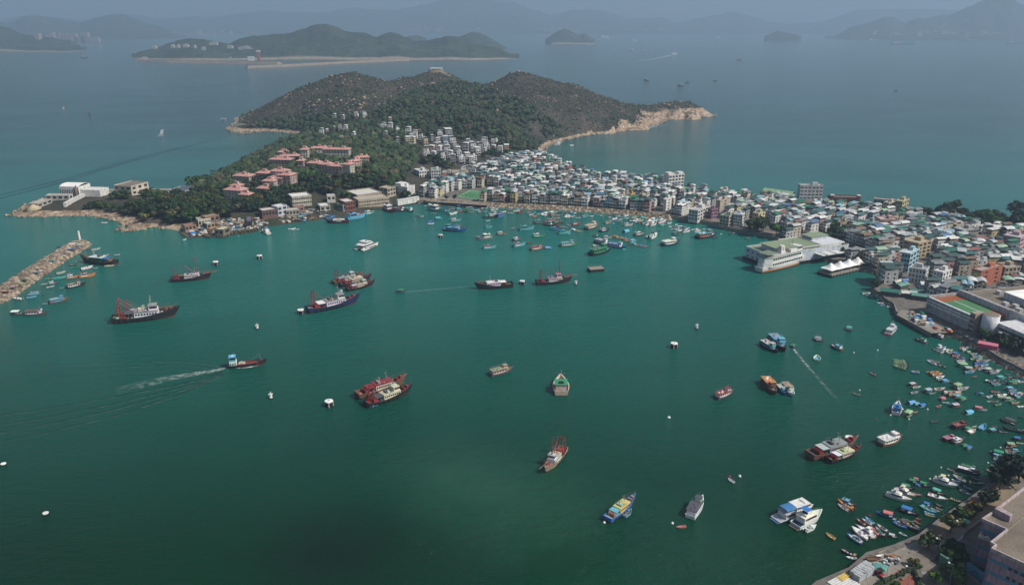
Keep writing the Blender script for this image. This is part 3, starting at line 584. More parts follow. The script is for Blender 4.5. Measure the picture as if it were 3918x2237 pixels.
    for s in (1, -1):
        pr = None
        for k in range(9):
            t = k / 8; x = 6.4 + t * 7.4; y = s * (2.95 * (1 - t ** 2.2) + .1); z0 = 2.6 + 2.0 * t * t
            rl.bar((x, y, z0), (x, y, z0 + .9), .045)
            if pr: rl.bar(pr, (x, y, z0 + .9), .05)
            pr = (x, y, z0 + .9)
        rl.bar((-2.3, s * 2.25, 4.75), (1.4, s * 2.25, 4.75), .045)
        for k in range(4): rl.bar((-2.3 + 1.2 * k, s * 2.25, 3.8), (-2.3 + 1.2 * k, s * 2.25, 4.75), .04)
    P_.append(('bow_rail', rl, 'rail', None))
    ty = MB(['rubber'])
    for k in range(6):
        for s in (1, -1): ty.cyl((-9 + k * 2.6, s * 3.1, 1.3), (-9 + k * 2.6, s * 3.38, 1.3), .5, .5, 8)
    P_.append(('tyre_fender', ty, None, None))
    return P_
kind('trawler', 26.0, 'steel trawler', 'trawler')(lambda: trawler_parts())
kind('plain_trawler', 26.0, 'fishing vessel', 'fishing vessel')(lambda: trawler_parts(gantry=False, masts=0, tallhouse=False))
kind('masted_trawler', 26.0, 'masted fishing junk', 'fishing junk')(lambda: trawler_parts(gantry=False, masts=2, tallhouse=False))
kind('single_mast_trawler', 26.0, 'fishing vessel with one mast', 'fishing vessel')(lambda: trawler_parts(gantry=True, masts=1, tallhouse=True, canopy=False))
@kind('cargo_lighter', 24.0, 'cargo lighter', 'cargo boat')
def _():
    h, d = hull_parts(24, 5.6, 1.5, 2.7, 1.6, .7, p=2.6, rake=1.0, d=.9, transom=.92)
    c, r = cabin(-11.2, -6.6, 4.4, .8, 3.3, .1, .1); c2, r2 = cabin(-11.0, -7.0, 4.0, 3.45, 5.4, .2, .35, .14); g = winring(-11, -7, 4.0, 4.2, 5.0, .2); g1 = winband(-11.2, -6.6, 4.4, 1.7, 2.4, .1, 3, False)
    ho = MB(['paint']).box(-5.8, 7.2, -2.1, -1.9, .8, 1.7); ho.box(-5.8, 7.2, 1.9, 2.1, .8, 1.7); ho.box(-5.8, -5.6, -1.9, 1.9, .8, 1.7); ho.box(7.0, 7.2, -1.9, 1.9, .8, 1.7)
    P_ = [('hull', h, 'hull', None), ('deck', d, 'deck', None), ('deckhouse', c, 'cab', None), ('window', g1, None, 2), ('wheelhouse', c2, 'accent', None), ('roof', r2, 'top', 4), ('wheelhouse_window', g, None, 4), ('hold', ho, 'load', None)]
    for i, (x, y) in enumerate(((-4.9, -.8), (-3.6, .5), (-4.6, .9), (-2.4, -.9), (-1.9, .6))): P_.append(('sack', MB(['tarp']).box(x - .65, x + .65, y - .6, y + .6, .82, 1.9 + .3 * (i % 2), taper=.12), 'deck2', None))
    ms = MB(['steel']).bar((8.6, 0, 1.5), (8.6, 0, 5.4), .1); ms.bar((8.6, 0, 5.2), (3.0, 0, 3.0), .06); P_.append(('mast', ms, None, None))
    rd = MB(['paint']).box(-9.6, -8.4, -.5, .5, 5.6, 5.9, taper=.05); rd.bar((-8.2, 0, 5.5), (-8.2, 0, 7.2), .05); P_.append(('radar', rd, 'white', None))
    P_.append(('windlass', MB(['paint']).box(9.2, 10.2, -.7, .7, 1.6, 2.5, taper=.1), 'load', None)); return P_
@kind('raft', 12.0, 'floating raft', 'raft')
def _():
    b = MB(['wood'])
    for k in range(8): b.box(-6, 6, -2 + k * .5, -1.58 + k * .5, .15, .38, bottom=True)
    fl = MB(['tarp'])
    for k in range(5):
        for s in (1, -1): fl.cyl((-5.2 + k * 2.6, s * 1.5 - .3, -.05), (-5.2 + k * 2.6, s * 1.5 + .3, -.05), .35, .35, 8)
    t1_ = MB(['tarp']).box(-5, -1.2, -1.4, .6, .4, 1.3, taper=.2); l = MB(['tarp']);
    for x, y, s in ((.6, .5, .7), (2.2, -.5, .8), (4.2, .4, .6), (3.4, 1, .5)): l.ball((x, y, .5), s, .6, 7, 4)
    return [('planking', b, None, None), ('float', fl, 'deck', None), ('cargo', t1_, 'top', None), ('net_heap', l, 'load', None)]

def islands(mb):
    par = list(range(len(mb.v)))
    def fd(i):
        while par[i] != i: par[i] = par[par[i]]; i = par[i]
        return i
    for f in mb.f:
        for k in f[1:]: par[fd(k)] = fd(f[0])
    out = {}
    for f, mi, c in zip(mb.f, mb.mi, mb.c):
        r = fd(f[0]); o = out.setdefault(r, (MB(mb.mats), {}))
        for k in f:
            if k not in o[1]: o[1][k] = len(o[0].v); o[0].v.append(mb.v[k])
        o[0].f.append([o[1][k] for k in f]); o[0].mi.append(mi); o[0].c.append(c)
    return [o[0] for o in out.values()]
SPLIT = {'window', 'wheelhouse_window', 'tyre_fender', 'net_heap', 'crate', 'seat', 'float', 'post', 'bow_rail', 'stern_rail', 'roof_rail', 'hatch', 'railing', 'bollard', 'door', 'pillar', 'tent', 'pile', 'gantry', 'plank', 'engine_box', 'roof_load', 'air_unit', 'balcony', 'water_tank'}
def expand(parts):
    out = []; mp = {}
    for i, (nm, mb, ck, pi) in enumerate(parts):
        mp[i] = len(out); nn = 'window' if nm == 'wheelhouse_window' else nm
        for m_ in (islands(mb) if nm in SPLIT and nm not in ('bow_rail', 'stern_rail', 'roof_rail', 'gantry') else [mb]): out.append((nn, m_.mesh(nn), ck, mp[pi] if pi is not None else None))
    return out
for k_, d_ in KINDS.items(): d_['parts'] = expand(d_['fn']())
BULK = dict(sampan=(1.25, 1.35), rowing_dinghy=(1.15, 1.3), speedboat=(1.2, 1.2), canopy_boat=(1.3, 1.15), tarp_boat=(1.25, 1.1), cabin_boat=(1.2, 1.25), canopy_ferry=(1.12, 1.15), motor_cruiser=(1.1, 1.1), trawler=(1.1, 1.12), cargo_lighter=(1.15, 1.45), plain_trawler=(1.12, 1.25), masted_trawler=(1.08, 1.2), single_mast_trawler=(1.1, 1.2))
MINOR = {'outboard_motor', 'seat', 'stern_rail', 'bow_rail', 'windscreen', 'post', 'engine_box', 'fender', 'crate', 'console', 'roof_box', 'swim_platform', 'float'}
LOADS = ['og', 'tq', 'gn', 'tn', 'br', 'bl', 'gy', 'cr', 'dg', 'pg']
BOATS = []
def boat(kd, stern, bow, hull='wh', top='wh', label=None, place='', col=None, words=None, wscale=1.0, cat=None, group=None, z=0.0, min_s=.45):
    a, b = P(*stern, z), P(*bow, z); dx, dy = b.x - a.x, b.y - a.y; L = math.hypot(dx, dy); K = KINDS[kd]; sc = max(L / K['L0'], min_s)
    o = thing(kd, ((a.x + b.x) / 2, (a.y + b.y) / 2, z + random.uniform(-.03, .02)), math.atan2(dy, dx), (sc, sc * wscale * BULK.get(kd, (1, 1))[0], sc * BULK.get(kd, (1, 1))[1]))
    c = dict(hull=CC[hull], top=CC[top], cab=CC['wh'], deck=random.choice([CC['gy'], CC['tn'], CC['lg'], CC['br']]), deck2=random.choice([CC['bl'], CC['cr'], CC['lb']]), load=CC[random.choice(LOADS)], accent=CC['rd'], rail=CC['br'], white=CC['wh'], awn=CC['gy'])
    if kd in ('sampan', 'speedboat', 'rowing_dinghy'): c['deck'] = CC[top]
    if col: c.update({k: CC[v] for k, v in col.items()})
    j = lambda q: tuple(min(1, max(0, x * random.uniform(.86, 1.1))) for x in q)
    done = []; plen = math.hypot(stern[0] - bow[0], stern[1] - bow[1]); nheap = 0
    for nm, me, ck, pi in K['parts']:
        if nm == 'net_heap': nheap += 1
        if (plen < 27 and (nm in MINOR or (nm in ('net_heap', 'float') and nheap > 1))) or (pi is not None and done[pi] is None): done.append(None); continue
        p = put(nm, me, done[pi] if pi is not None else o, j(c[ck]) if ck else (1, 1, 1)); done.append(p)
    tag(o, None, cat or K['cat'], group)
    if label: o['label'] = label
    else:
        hw, tw = CW[hull], CW[top]; wd = words or K['words']
        if words: base = words
        elif kd in ('canopy_boat',): base = '%s boat with %s canopy' % (hw, tw)
        elif kd == 'tarp_boat': base = '%s boat under arched %s tarpaulin' % (hw, tw)
        elif kd in ('cabin_boat',): base = '%s fishing boat with %s cabin roof' % (hw, tw)
        elif kd in ('canopy_ferry',): base = 'roofed %s passenger boat, %s roof' % (hw, tw)
        elif kd == 'raft': base = 'raft piled with %s gear' % tw
        elif hw == tw: base = '%s %s' % (hw, wd)
        else: base = '%s %s with %s inside' % (hw, wd, tw)
        REG.append([o, base, place, None])
    BOATS.append(o); return o
SHORT = dict(d='rowing_dinghy', s='sampan', w='speedboat', c='canopy_boat', t='tarp_boat', f='cabin_boat', k='canopy_ferry', m='motor_cruiser', r='raft', T='trawler', p='plain_trawler')
def fleet(z, place, data, group, ws=1.0):
    for ln in data.strip().replace('\n', ';').split(';'):
        q = ln.split()
        if not q: continue
        x0, y0, x1, y1 = map(float, q[1:5]); h = q[5] if len(q) > 5 else random.choice(['lg', 'gy', 'wh', 'tn', 'lb', 'dg']); t = q[6] if len(q) > 6 else (h if q[0] in 'swd' else random.choice(['wh', 'lg', 'tq']))
        kd = SHORT[q[0]]
        col = None
        if kd == 'cabin_boat': col = dict(cab=t if t in ('tq', 'lb', 'bl') else 'wh')
        if kd == 'sampan' and h == t: 
            tt = random.choice(['gy', 'tn', h, h, 'lg']); col = dict(top=tt, deck=random.choice(['gy', 'tn', 'dg', h]))
        boat(kd, z(x0, y0), z(x1, y1), h, t, place=place, col=col, group=group, wscale=ws)
# ---- the fleet, traced: kind, stern x y, bow x y, hull colour, cover colour
G_W, G_M, G_R, G_Q, G_L, G_S = 'boats packed along the rock embankment', 'boats at moorings in mid harbour', 'small boats rafted off the eastern seawall', 'boats moored off the foreground quay', 'boats in the lee of the breakwater', 'boats at the shipyards'
PA = 'off the west end of the rock embankment'
fleet(Z(1560, 740, 6.375), PA, '''f 520 400 900 460 tq wh;f 490 330 700 350 lg wh;d 400 310 470 310 wh;f 490 300 640 330 wh lg;s 650 330 780 340 wh;s 780 300 870 320 pk;s 860 320 970 330 tq;s 980 330 1080 335 lg;s 1060 350 1200 370 gy
c 1190 340 1330 330 nv bl;s 1320 330 1420 345 nv;s 1410 350 1570 345 lg;d 1570 350 1610 340 cr;s 1630 340 1720 345 gy;s 1720 330 1800 350 pk;w 1800 370 1870 350 wh;w 1880 375 1950 350 wh
f 640 380 800 370 tq tq;f 720 415 870 395 cr cr;f 830 430 1010 440 lg gy;s 1000 390 1150 380 gy;c 1180 410 1310 390 tq lb;s 1330 400 1480 400 gn pg;s 1470 410 1600 400 gy;s 1600 420 1750 410 lg;d 1740 390 1840 395 pk
f 900 490 1110 500 tq tq;w 1010 530 1200 490 wh;s 1190 470 1340 440 rd;s 1360 430 1480 470 gn;s 1440 470 1610 470 pg;f 1700 480 1850 470 dg lg;f 1850 470 1950 480 dg wh;f 2000 430 2200 400 lg wh;c 2160 600 2340 550 bl bl
w 2310 470 2400 450 wh;s 2400 400 2540 410 lg;s 2190 520 2290 480 rd''', G_W)
fleet(Z(1560, 740, 6.375), 'moored alone south of the football pitch', '''c 215 565 390 575 wh gn;s 570 495 700 490 gy;t 670 625 845 625 lb lb;t 490 710 630 705 bl bl;d 485 755 635 750 wh;f 1045 690 1290 670 tq wh;d 1900 685 2010 670 lg;f 1880 845 2050 825 tq tq;f 2170 1010 2410 990 br wh;d 2330 1005 2415 990 pg;f 2045 1085 1670 1130 gy wh;f 1830 1360 2140 1330 tq gy''', G_M)
PB = 'off the middle of the rock embankment'
fleet(Z(1940, 740, 6.375), PB, '''w 10 490 160 490 lg;s 0 430 100 430 gy;s 80 400 190 400 br;s 150 440 310 430 wh;d 200 465 300 460 gy;s 210 400 320 395;s 260 490 370 440 rd;s 480 430 560 430 lg;s 480 490 600 470 gy;c 560 430 660 420 dg gy;w 540 530 640 520 wh;s 630 490 710 470 tq;s 710 430 850 440 bl;d 630 585 725 560 og;s 730 520 840 500 pg;s 820 490 930 480 lg;w 880 560 960 500 wh;s 920 500 1010 490 gy;s 960 540 1000 530;s 990 470 1090 450 lg;c 1030 520 1150 480 tn cr;s 1090 470 1240 460 cr;s 1130 520 1260 520 tn;c 1230 480 1340 500 nv bl;s 1260 460 1340 450;d 1290 520 1355 510
s 1060 560 1290 560 gy;s 1080 590 1290 590 dg;s 1090 615 1290 620 lg;s 1070 540 1280 545 tn;s 970 640 1100 620 gy;s 1030 660 1180 650 tn;s 1060 680 1250 690 tn;s 1150 710 1280 710 cr;s 1240 700 1390 730 og
s 1370 470 1480 480 lg;s 1450 500 1560 490 gy;c 1520 500 1640 480 bl lb;d 1620 490 1690 480 wh;w 1420 600 1530 560 wh;w 1480 600 1560 570 lg;w 1560 590 1640 560 lg;w 1430 550 1500 530 wh;s 1700 490 1830 500 gy;s 1730 540 1830 560 og;s 1820 500 1950 500 tq;s 1660 610 1810 600 lg;c 1810 600 1950 580 tq tq;s 1870 530 1960 530;s 1930 550 2010 550 lg;d 2030 570 2110 560 wh;c 2090 540 2210 540 tq gn;s 2200 520 2280 520 lg;c 2270 560 2350 560 tq wh''', G_W)
fleet(Z(1940, 740, 6.375), 'on a mid-harbour mooring south of the rock embankment', '''d 2300 650 2370 640 gn;f 2380 740 2530 720 tn tn;d 100 870 190 850 gy;f 290 905 640 875 tq tq;f 650 740 930 720 dg tq;f 620 1070 910 1050 gn wh;f 140 1160 350 1120 dg wh;f 150 1310 430 1260 tq gy;d 490 1230 620 1210 br;k 570 1395 900 1340 br rd;t 920 1350 1100 1350 lb lb;k 1290 1300 1710 1260 gn tq;f 900 770 1230 800 dg gy;f 1050 890 1290 890 bl lb;r 1180 800 1470 840 br rd;f 1250 995 1540 965 tq tq;d 1480 1000 1560 985 lb;r 1560 880 1810 945 gy wh;f 1570 785 1780 745 rd gn;d 1460 800 1580 785 gy;k 1920 895 2210 805 br cr;f 2260 945 2480 900 nv cr;d 1340 1200 1390 1185 dg''', G_M)
PC = 'off the east end of the rock embankment'
fleet(Z(2220, 760, 6.375), PC, '''s 700 550 800 540 lg;w 790 520 900 490 wh;s 840 540 950 530 gy;s 920 530 1030 510 lg;s 860 580 1030 580 gy;d 780 625 840 610 lb;s 620 460 700 450 dg;s 690 460 760 450 wh;s 660 400 780 400 gy;s 770 410 900 410 dg;s 860 440 980 430 lg;s 940 460 1030 450 gy;s 1000 420 1090 420 dg;w 1080 440 1170 410 wh;c 1030 500 1130 480 tq tq;s 1110 500 1190 480 lg;s 1170 530 1290 500 dg;c 1190 570 1290 560 dg lg;s 1250 480 1370 460 cr;w 1310 580 1390 530 wh;s 1390 520 1480 500 cr;c 1460 500 1600 480 tq tq;s 1400 560 1540 540 cr;c 1560 530 1690 510 tq pg;s 1390 620 1520 590 dg;s 1500 600 1600 590 gn;w 1560 630 1680 590 wh;m 1560 655 1800 605 wh rd;m 1690 665 1850 635 wh wh;w 1700 570 1800 510 wh;s 1740 560 1900 520 lb;w 1840 570 2000 540 wh;m 1870 605 2080 560 wh lg;w 1900 620 2050 590 lg;c 1960 680 2060 655 tq tq;s 2060 670 2140 650 gn;w 2130 620 2220 600 wh;w 1960 650 2010 640 lg''', G_W)
fleet(Z(2220, 760, 6.375), 'on a mooring west of the ferry pier', '''f 1060 670 1270 650 lg wh;t 1050 840 1200 805 lb lb;f 1320 915 1570 875 dg wh;w 1670 995 1850 905 wh;d 1890 800 1960 800 dg;c 2240 875 2410 855 dg gn''', G_M)
fleet(Z(2220, 760, 6.375), 'in the houseboat raft west of the ferry pier', '''f 310 915 500 935 gn gn;k 370 1060 720 1160 dg lg;f 460 1090 690 1140 pg ye;f 290 1180 440 1160 dg lg;r 760 930 1160 1000 og og;r 1000 990 1200 1050 rd rd;c 1200 1080 1360 1040 lb lb;r 1180 1100 1620 1180 rd tq;d 1030 1260 1100 1235 tq;f 560 960 760 960 lg wh''', G_M)
PD_ = 'off the promenade near the ferry pier'
fleet(Z(2540, 800, 6.375), PD_, '''w 270 390 340 380 wh;w 340 430 440 420 wh;w 430 440 560 450 lg;s 120 440 200 430 wh;s 200 430 280 430 lg;s 170 510 230 490 lg;w 230 460 340 470 lb;w 260 520 380 490 lg;s 340 460 430 480 lb;s 400 490 500 500 gy;w 350 550 430 520 wh;m 440 575 630 550 wh bl;w 550 490 620 470 wh;s 610 490 690 480 bl;w 680 510 760 500 wh;w 740 525 850 505 lg;m 730 565 890 545 wh wh;d 1200 720 1320 705 dg;d 950 490 1010 485 wh;d 780 610 840 605 tq;d 1370 610 1420 605 wh;s 1580 620 1740 600 dg;s 2000 740 2100 710 dg''', G_W)
B1 = Z(3270, 1300, 7.727); B2 = Z(3588, 1300, 7.727); B3 = Z(3270, 1480, 7.727); B4 = Z(3588, 1480, 7.727)
fleet(B1, 'in the row of green sampans', '''s 1490 640 1140 620 pg;s 1510 690 1150 670 pg;s 1540 740 1170 700 pg;s 1570 790 1150 740 pg;s 1560 850 1140 780 pg;s 1530 905 1150 800 pg''', 'identical green sampans rafted side by side', .62)
PE = 'off the broken seawall below the sports centre'
fleet(B1, PE, '''s 640 1065 430 985 rd;s 1940 1000 1660 970 lb;s 1900 945 1670 950 gy;s 2430 760 2150 640 wh;s 2520 700 2200 620 gy''', G_R)
T3 = lambda x, y: T(3, 2, x, y)
fleet(T3, PE, '''f 1575 505 1460 462 dg gn;m 1660 580 1755 560 wh wh;m 1700 595 1790 580 wh bl;f 1740 465 1640 420 dg wh;s 1570 795 1640 790 gy;s 1600 810 1690 795 og;s 1620 830 1725 815 og;s 1660 855 1745 840 wh;s 1680 875 1760 870 gy;c 1720 892 1800 882 lb lb;d 1850 915 1805 895 br;c 1840 955 1930 925 gn pg;s 1870 970 1985 955 lg;s 1940 945 1980 935 rd;c 1395 930 1480 915 dg lg;s 1430 950 1510 940 lg;s 1410 1005 1485 995 gy;c 1550 995 1640 975 dg lg;s 1640 970 1750 960 cr;s 1590 1015 1665 1000 gn
w 1085 105 1150 110 wh;s 1110 130 1160 125 lb;w 1180 145 1240 140 wh;s 920 5 990 20 lb;s 960 35 1050 40 bl;s 1000 50 1090 55 gn;s 1080 75 1150 70 tq;s 930 15 1010 10 wh''', G_R)
fleet(B2, PE, '''s 640 235 770 225 pk;w 690 320 905 265 wh;s 800 330 950 320 br;c 840 395 1000 375 dg pg;s 960 435 1160 420 lg;s 980 490 1280 500 tq;s 1010 540 1310 535 lg;s 940 605 1300 600 pg;s 1110 655 1500 655 lg;s 1080 690 1330 685 nv;s 1060 740 1440 730 bl;s 1080 785 1290 775 wh;s 1250 800 1490 760 lb;s 1120 840 1320 830 gy;s 1200 900 1330 860 lg;s 1340 865 1520 835 lg;c 1360 935 1640 905 gy lg;w 1500 1000 1820 955 lg;s 1750 895 1890 885 pg
s 220 385 430 330 lg;s 300 425 500 385 gy;c 420 450 640 430 bl bl;s 400 495 650 485 pk;s 540 545 800 560 bl;s 500 575 620 590 dg;s 610 605 800 605 pk;s 540 645 790 640 wh;s 580 695 810 690 wh;c 590 795 990 805 gn pg;c 770 885 1130 915 dg lg;s 930 930 1130 890 og;s 780 990 1080 960 lb;s 1010 1115 1150 1085 rd;s 240 825 20 765 rd
s 2000 1015 2120 1040 lg;s 2100 1110 2200 1100 gy;s 2220 1105 2450 1110 dg;c 1400 1250 1500 1210 bk wh;s 1470 1255 1720 1225 bl;s 1660 1175 1840 1250 gy;c 1720 1160 2000 1140 tq tq;s 1880 1195 2060 1230 lb;s 2060 1150 2200 1180 tn;s 2190 1185 2400 1200 lb;s 2210 1230 2430 1235 wh;w 2380 1265 2540 1250 lg;s 1550 1280 1800 1290 tn;s 1580 1325 1850 1335 lb;s 1640 1365 1850 1335 tq;c 2060 1310 2380 1300 gn gn;s 1900 1280 2060 1300 pk''', G_R)
PF = 'among the small boats at the right edge'
fleet(B4, PF, '''s 150 200 660 205 cr;s 300 275 690 255 tn;c 470 330 700 290 gy lb;c 600 410 860 360 dg gn;c 50 400 270 360 dg pk;s 130 465 330 485 wh;s 300 505 410 515 bl;c 390 605 700 570 dg lg;s -50 605 100 565 pk;c 1120 215 1250 190 bl nv;c 1230 215 1400 240 gn tq;s 1300 265 1460 285 gy;w 1450 325 1610 285 lg;s 1560 165 1830 180 pk;w 1730 295 2020 260 wh;s 1640 235 1800 240 gn;s 1850 355 2000 330 gy;s 1920 65 2000 45 gy;c 2000 90 2280 70 bl lb;s 2080 135 2320 115 lb;s 2060 195 2280 190 nv;s 2120 235 2450 205 lg;s 2240 295 2520 235 tn;c 2300 340 2450 310 tq tq;c 1950 400 2230 380 lg pg;s 2120 455 2310 415 gn;s 2160 505 2400 475 og;s 1460 445 1600 435 lg;s 1600 455 1790 445 dg;s 1670 565 1880 525 gn;w 2350 595 2540 590 wh
t 790 815 1050 755 wh lb;c 1060 650 1440 715 wh pk;c 2300 1130 1830 965 dg dg;c 780 1275 1000 1235 lg gn;d 910 1375 1100 1300 wh;s 1020 1205 1140 1165 lg;s 1150 1225 1260 1195 gy;d 1250 1285 1390 1155 lb;s 1610 1185 1740 1195 dg;c 1500 1330 1760 1290 nv tq;s 1760 1265 1920 1320 nv;s 1800 1335 2070 1375 dg;s 2430 1295 2540 1285 gy;s 2380 885 2540 950 dg''', G_R)
fleet(B3, PF, '''t 1560 530 1820 480 lb lb;t 1740 550 1930 510 bl tq;t 1900 600 2080 540 wh bl;f 1210 850 1270 560 wh bl;c 1500 905 1680 750 pg pg;s 1690 765 1860 745 pk;s 2230 1045 2450 1025 dg;s 170 265 -60 200 tn;s 1640 205 1860 165 gy''', G_R)
C1 = Z(3560, 1640, 7.123); C2 = Z(3360, 1800, 6.375); C3 = Z(3200, 1880, 6.375)
fleet(C1, PF, '''c 860 490 1020 450 gn gn;c 970 570 1140 510 dg bl;f 600 410 900 310 dg wh;c 2240 290 2540 310 bk bl;s 2050 375 2260 385 dg;s 2330 385 2530 415 wh;c 2040 460 2400 490 dg pg;s 2050 505 2250 530 nv;c 2210 600 2460 630 bl lb;s 2010 615 2330 655 tn;s 2020 565 2200 585 tn;s 2060 665 2300 690 br;s 2030 645 2290 745 lb;c 1680 670 2150 790 nv gn;c 1690 720 1960 810 nv lb;s 1690 795 1990 835 dg;s 1660 625 1780 645 gy;s 1700 835 2000 915 lb;s 1720 920 1900 960 pk;s 1660 1000 1820 1070 lg;s 1850 1045 1930 1075 dg;s 1510 1125 1760 1220 br;s 1650 1340 1840 1390 tn;s 440 1095 650 1175 tn;s 660 1205 760 1255 br''', G_R)
PG = 'off the foreground quay'
fleet(C2, PG, '''m 190 590 760 765 wh lg;m 420 460 860 665 cr cr;c 530 400 890 470 bk gn;s 740 545 1040 625 pk;c 730 260 1000 310 dg gn;c 840 210 1050 260 rd pk;c 900 360 1080 410 nv bl;c 990 320 1280 410 nv gn;m 1340 240 1890 420 wh cr;s 1650 255 1950 395 lb;s 1770 225 2030 305 bl;s 1800 275 2000 345 gy;s 2150 295 1835 140 wh;s 2250 165 2530 265 dg;s 2110 255 2260 345 dg;s 2200 285 2500 345 gn;d 2470 295 2550 315 wh;s 2060 380 2280 475 tq;s 1950 415 2150 505 gn;s 1980 475 2230 605 lg;c 1300 490 1640 620 dg tq;w 1210 600 1630 735 wh;s 1740 685 2030 790 tn;d 1620 690 1700 700 pg;c 1080 815 1350 890 nv bl;s 1380 805 1600 910 nv;s 1280 925 1490 1015 wh;s 1420 905 1560 980 tn;s 1030 865 1390 1065 lb tq;s 1110 1010 1380 1105 lb;s 1130 1065 1380 1150 pg;c 520 950 980 1110 bk bl;d 940 1170 1020 1190 pk''', G_Q)
fleet(C3, PG, '''f 100 230 470 390 dg lb;s 430 465 50 250 og;s 300 490 50 340 wh;c 1400 640 980 530 bl pk;d 1390 690 1460 670 wh;s 720 845 500 690 rd;s 880 835 630 690 lg;s 930 825 710 650 lb;m 920 1130 540 900 wh wh;s 700 905 450 825 dg;w 790 1185 400 930 wh;s 640 1295 280 1080 bl;s 560 1120 420 1080 wh;d 560 1160 640 1215 wh;s 1050 1095 840 890 pk;s 1190 1115 950 890 dg;s 1250 995 1000 830 lg;c 1250 1070 1510 1140 dg lg;s 1530 1005 1720 1105 wh;s 1390 750 1700 925 bl;s 1480 735 1780 895 gy;s 1560 700 1990 995 dg;s 1690 695 1900 760 gn;s 1880 705 2060 835 rd;s 1830 780 2000 865 pg;d 1920 860 1990 885 wh''', G_Q)
fleet(lambda x, y: T(3, 3, x, y), 'near the quay steps at the bottom', '''s 880 1172 720 1108 nv;s 890 1197 775 1180 wh;d 660 997 575 945 ye;w 360 922 465 872 wh''', G_Q)
PL = 'beside the rubble breakwater'
fleet(Z(0, 900, 4.55), PL, '''d 990 208 1050 208 dg;s 1490 250 1570 242 br;w 1590 270 1745 242 lg;s 1600 370 1700 362 lb;s 1800 355 1900 342 lg;s 1990 350 2090 342 lg;w 1410 605 1610 560 wh;s 1620 577 1710 572 lg;s 1820 548 1980 535 cr;f 1730 440 1960 430 gn wh;s 1210 530 1340 526 dg;s 1210 566 1280 562 pg;s 1280 562 1370 552 gn;d 1310 462 1340 457 lg;w 980 682 1140 645 lg;f 1160 710 1290 700 dg lg;s 900 770 1150 742 tq rd;s 790 762 880 757 pg;f 1160 755 1370 730 og wh;f 1380 742 1650 702 og tn;s 710 865 840 850 lg;f 840 862 1020 828 dg wh;s 800 920 945 892 lg;s 1030 925 1120 917 gy;k 1150 930 1480 860 bk br;d 730 1032 755 1030 dg;s 530 1005 670 992 lg;s 480 1047 680 1025 lb;s 460 1100 640 1075 lb;w 390 1118 235 1112 wh;s 730 1202 840 1192 gy;c 190 1385 440 1375 dg wh''', G_L)
PS = 'at the shipyard slipways'
fleet(Z(700, 760, 6.375), PS, '''t 180 890 400 885 bk bl;m 2100 875 1960 810 wh lb;r 1860 800 1940 810 lb lb;d 1320 920 1380 912 lb;d 1490 900 1540 902 gn;s 0 1020 90 992 wh''', G_S)
fleet(Z(1080, 700, 2.6), 'at the shipyard quay', '''w 55 462 95 458 wh;w 95 467 130 455 wh;w 130 468 172 462 lg;d 300 480 340 476 gn;f 640 368 820 340 lb lb;f 820 320 910 298 tq wh;f 430 360 520 342 bl bl;f 1020 262 1115 298 rd wh;k 1095 275 1235 290 dg rd;k 1220 270 1305 292 gn tq;s 1290 226 1340 226 gy;f 670 350 780 320 rd rd''', G_S)

# ---- the large vessels, each with its own words
q = lambda c, r, x, y: T(c, r, x, y)
boat('masted_trawler', q(0, 1, 1700, 1345), q(0, 1, 2090, 1312), 'bk', 'lg', 'black fishing junk with two red masts and bow spars', col=dict(cab='wh', accent='rd', awn='br', deck='br'))
boat('trawler', q(0, 2, 1115, 296), q(0, 2, 1755, 228), 'bk', 'gy', 'black trawler with green foredeck and red stern posts', col=dict(deck='gn', cab='wh', awn='dg', accent='rd'))
boat('trawler', q(0, 2, 1210, 245), q(0, 2, 1680, 198), 'gn', 'wh', 'white roofed trawler tied behind the black and green trawler', col=dict(cab='wh', awn='lg', accent='rd'))
boat('trawler', q(1, 2, 505, 198), q(1, 2, 1005, 95), 'nv', 'gy', 'navy trawler with tall red stern frame tied to a mooring drum', col=dict(cab='wh', awn='wh', accent='rd'))
boat('trawler', q(1, 1, 900, 1440), q(1, 1, 1165, 1375), 'bk', 'lg', 'front trawler of the raft of three, grey with red bow', col=dict(cab='cr', awn='lg', accent='rd'))
boat('plain_trawler', q(1, 1, 830, 1400), q(1, 1, 1130, 1330), 'bk', 'cr', 'middle fishing vessel of the raft of three trawlers', col=dict(cab='cr', awn='tn', accent='rd'))
boat('trawler', q(1, 1, 765, 1372), q(1, 1, 1050, 1302), 'br', 'lg', 'rear trawler of the raft of three with red derrick', col=dict(cab='lg', awn='gy', accent='rd'))
boat('plain_trawler', (1962, 1095), (1825, 1106), 'bk', 'wh', 'black fishing vessel with white deckhouse, bow to the left', col=dict(deck='gn', cab='wh', awn='wh', accent='rd', load='dg'))
boat('single_mast_trawler', q(2, 1, 235, 1376), q(2, 1, 575, 1346), 'bk', 'pk', 'red and white fishing vessel with one stern mast', col=dict(cab='wh', accent='rd', deck='rd', top='pk'))
boat('trawler', q(1, 2, 1090, 1135), q(1, 2, 1530, 985), 'bk', 'cr', 'front trawler of the dark red pair, cream wheelhouse', col=dict(cab='cr', deck='rd', awn='dg', accent='rd', load='dg'))
boat('plain_trawler', q(1, 2, 1000, 1050), q(1, 2, 1470, 905), 'br', 'rd', 'rear vessel of the red pair with long red roof', col=dict(cab='cr', deck='rd', awn='rd', accent='rd', top='rd'))
boat('rowing_dinghy', q(1, 2, 1225, 1105), q(1, 2, 1115, 1145), 'lb', 'lb', 'light blue skiff lying against the dark red trawler pair')
boat('single_mast_trawler', q(2, 3, 510, 115), q(2, 3, 335, 335), 'tn', 'wh', 'weathered wooden fishing vessel with tall red mast, alone in front', col=dict(cab='wh', deck='rd', accent='rd', top='lg'))
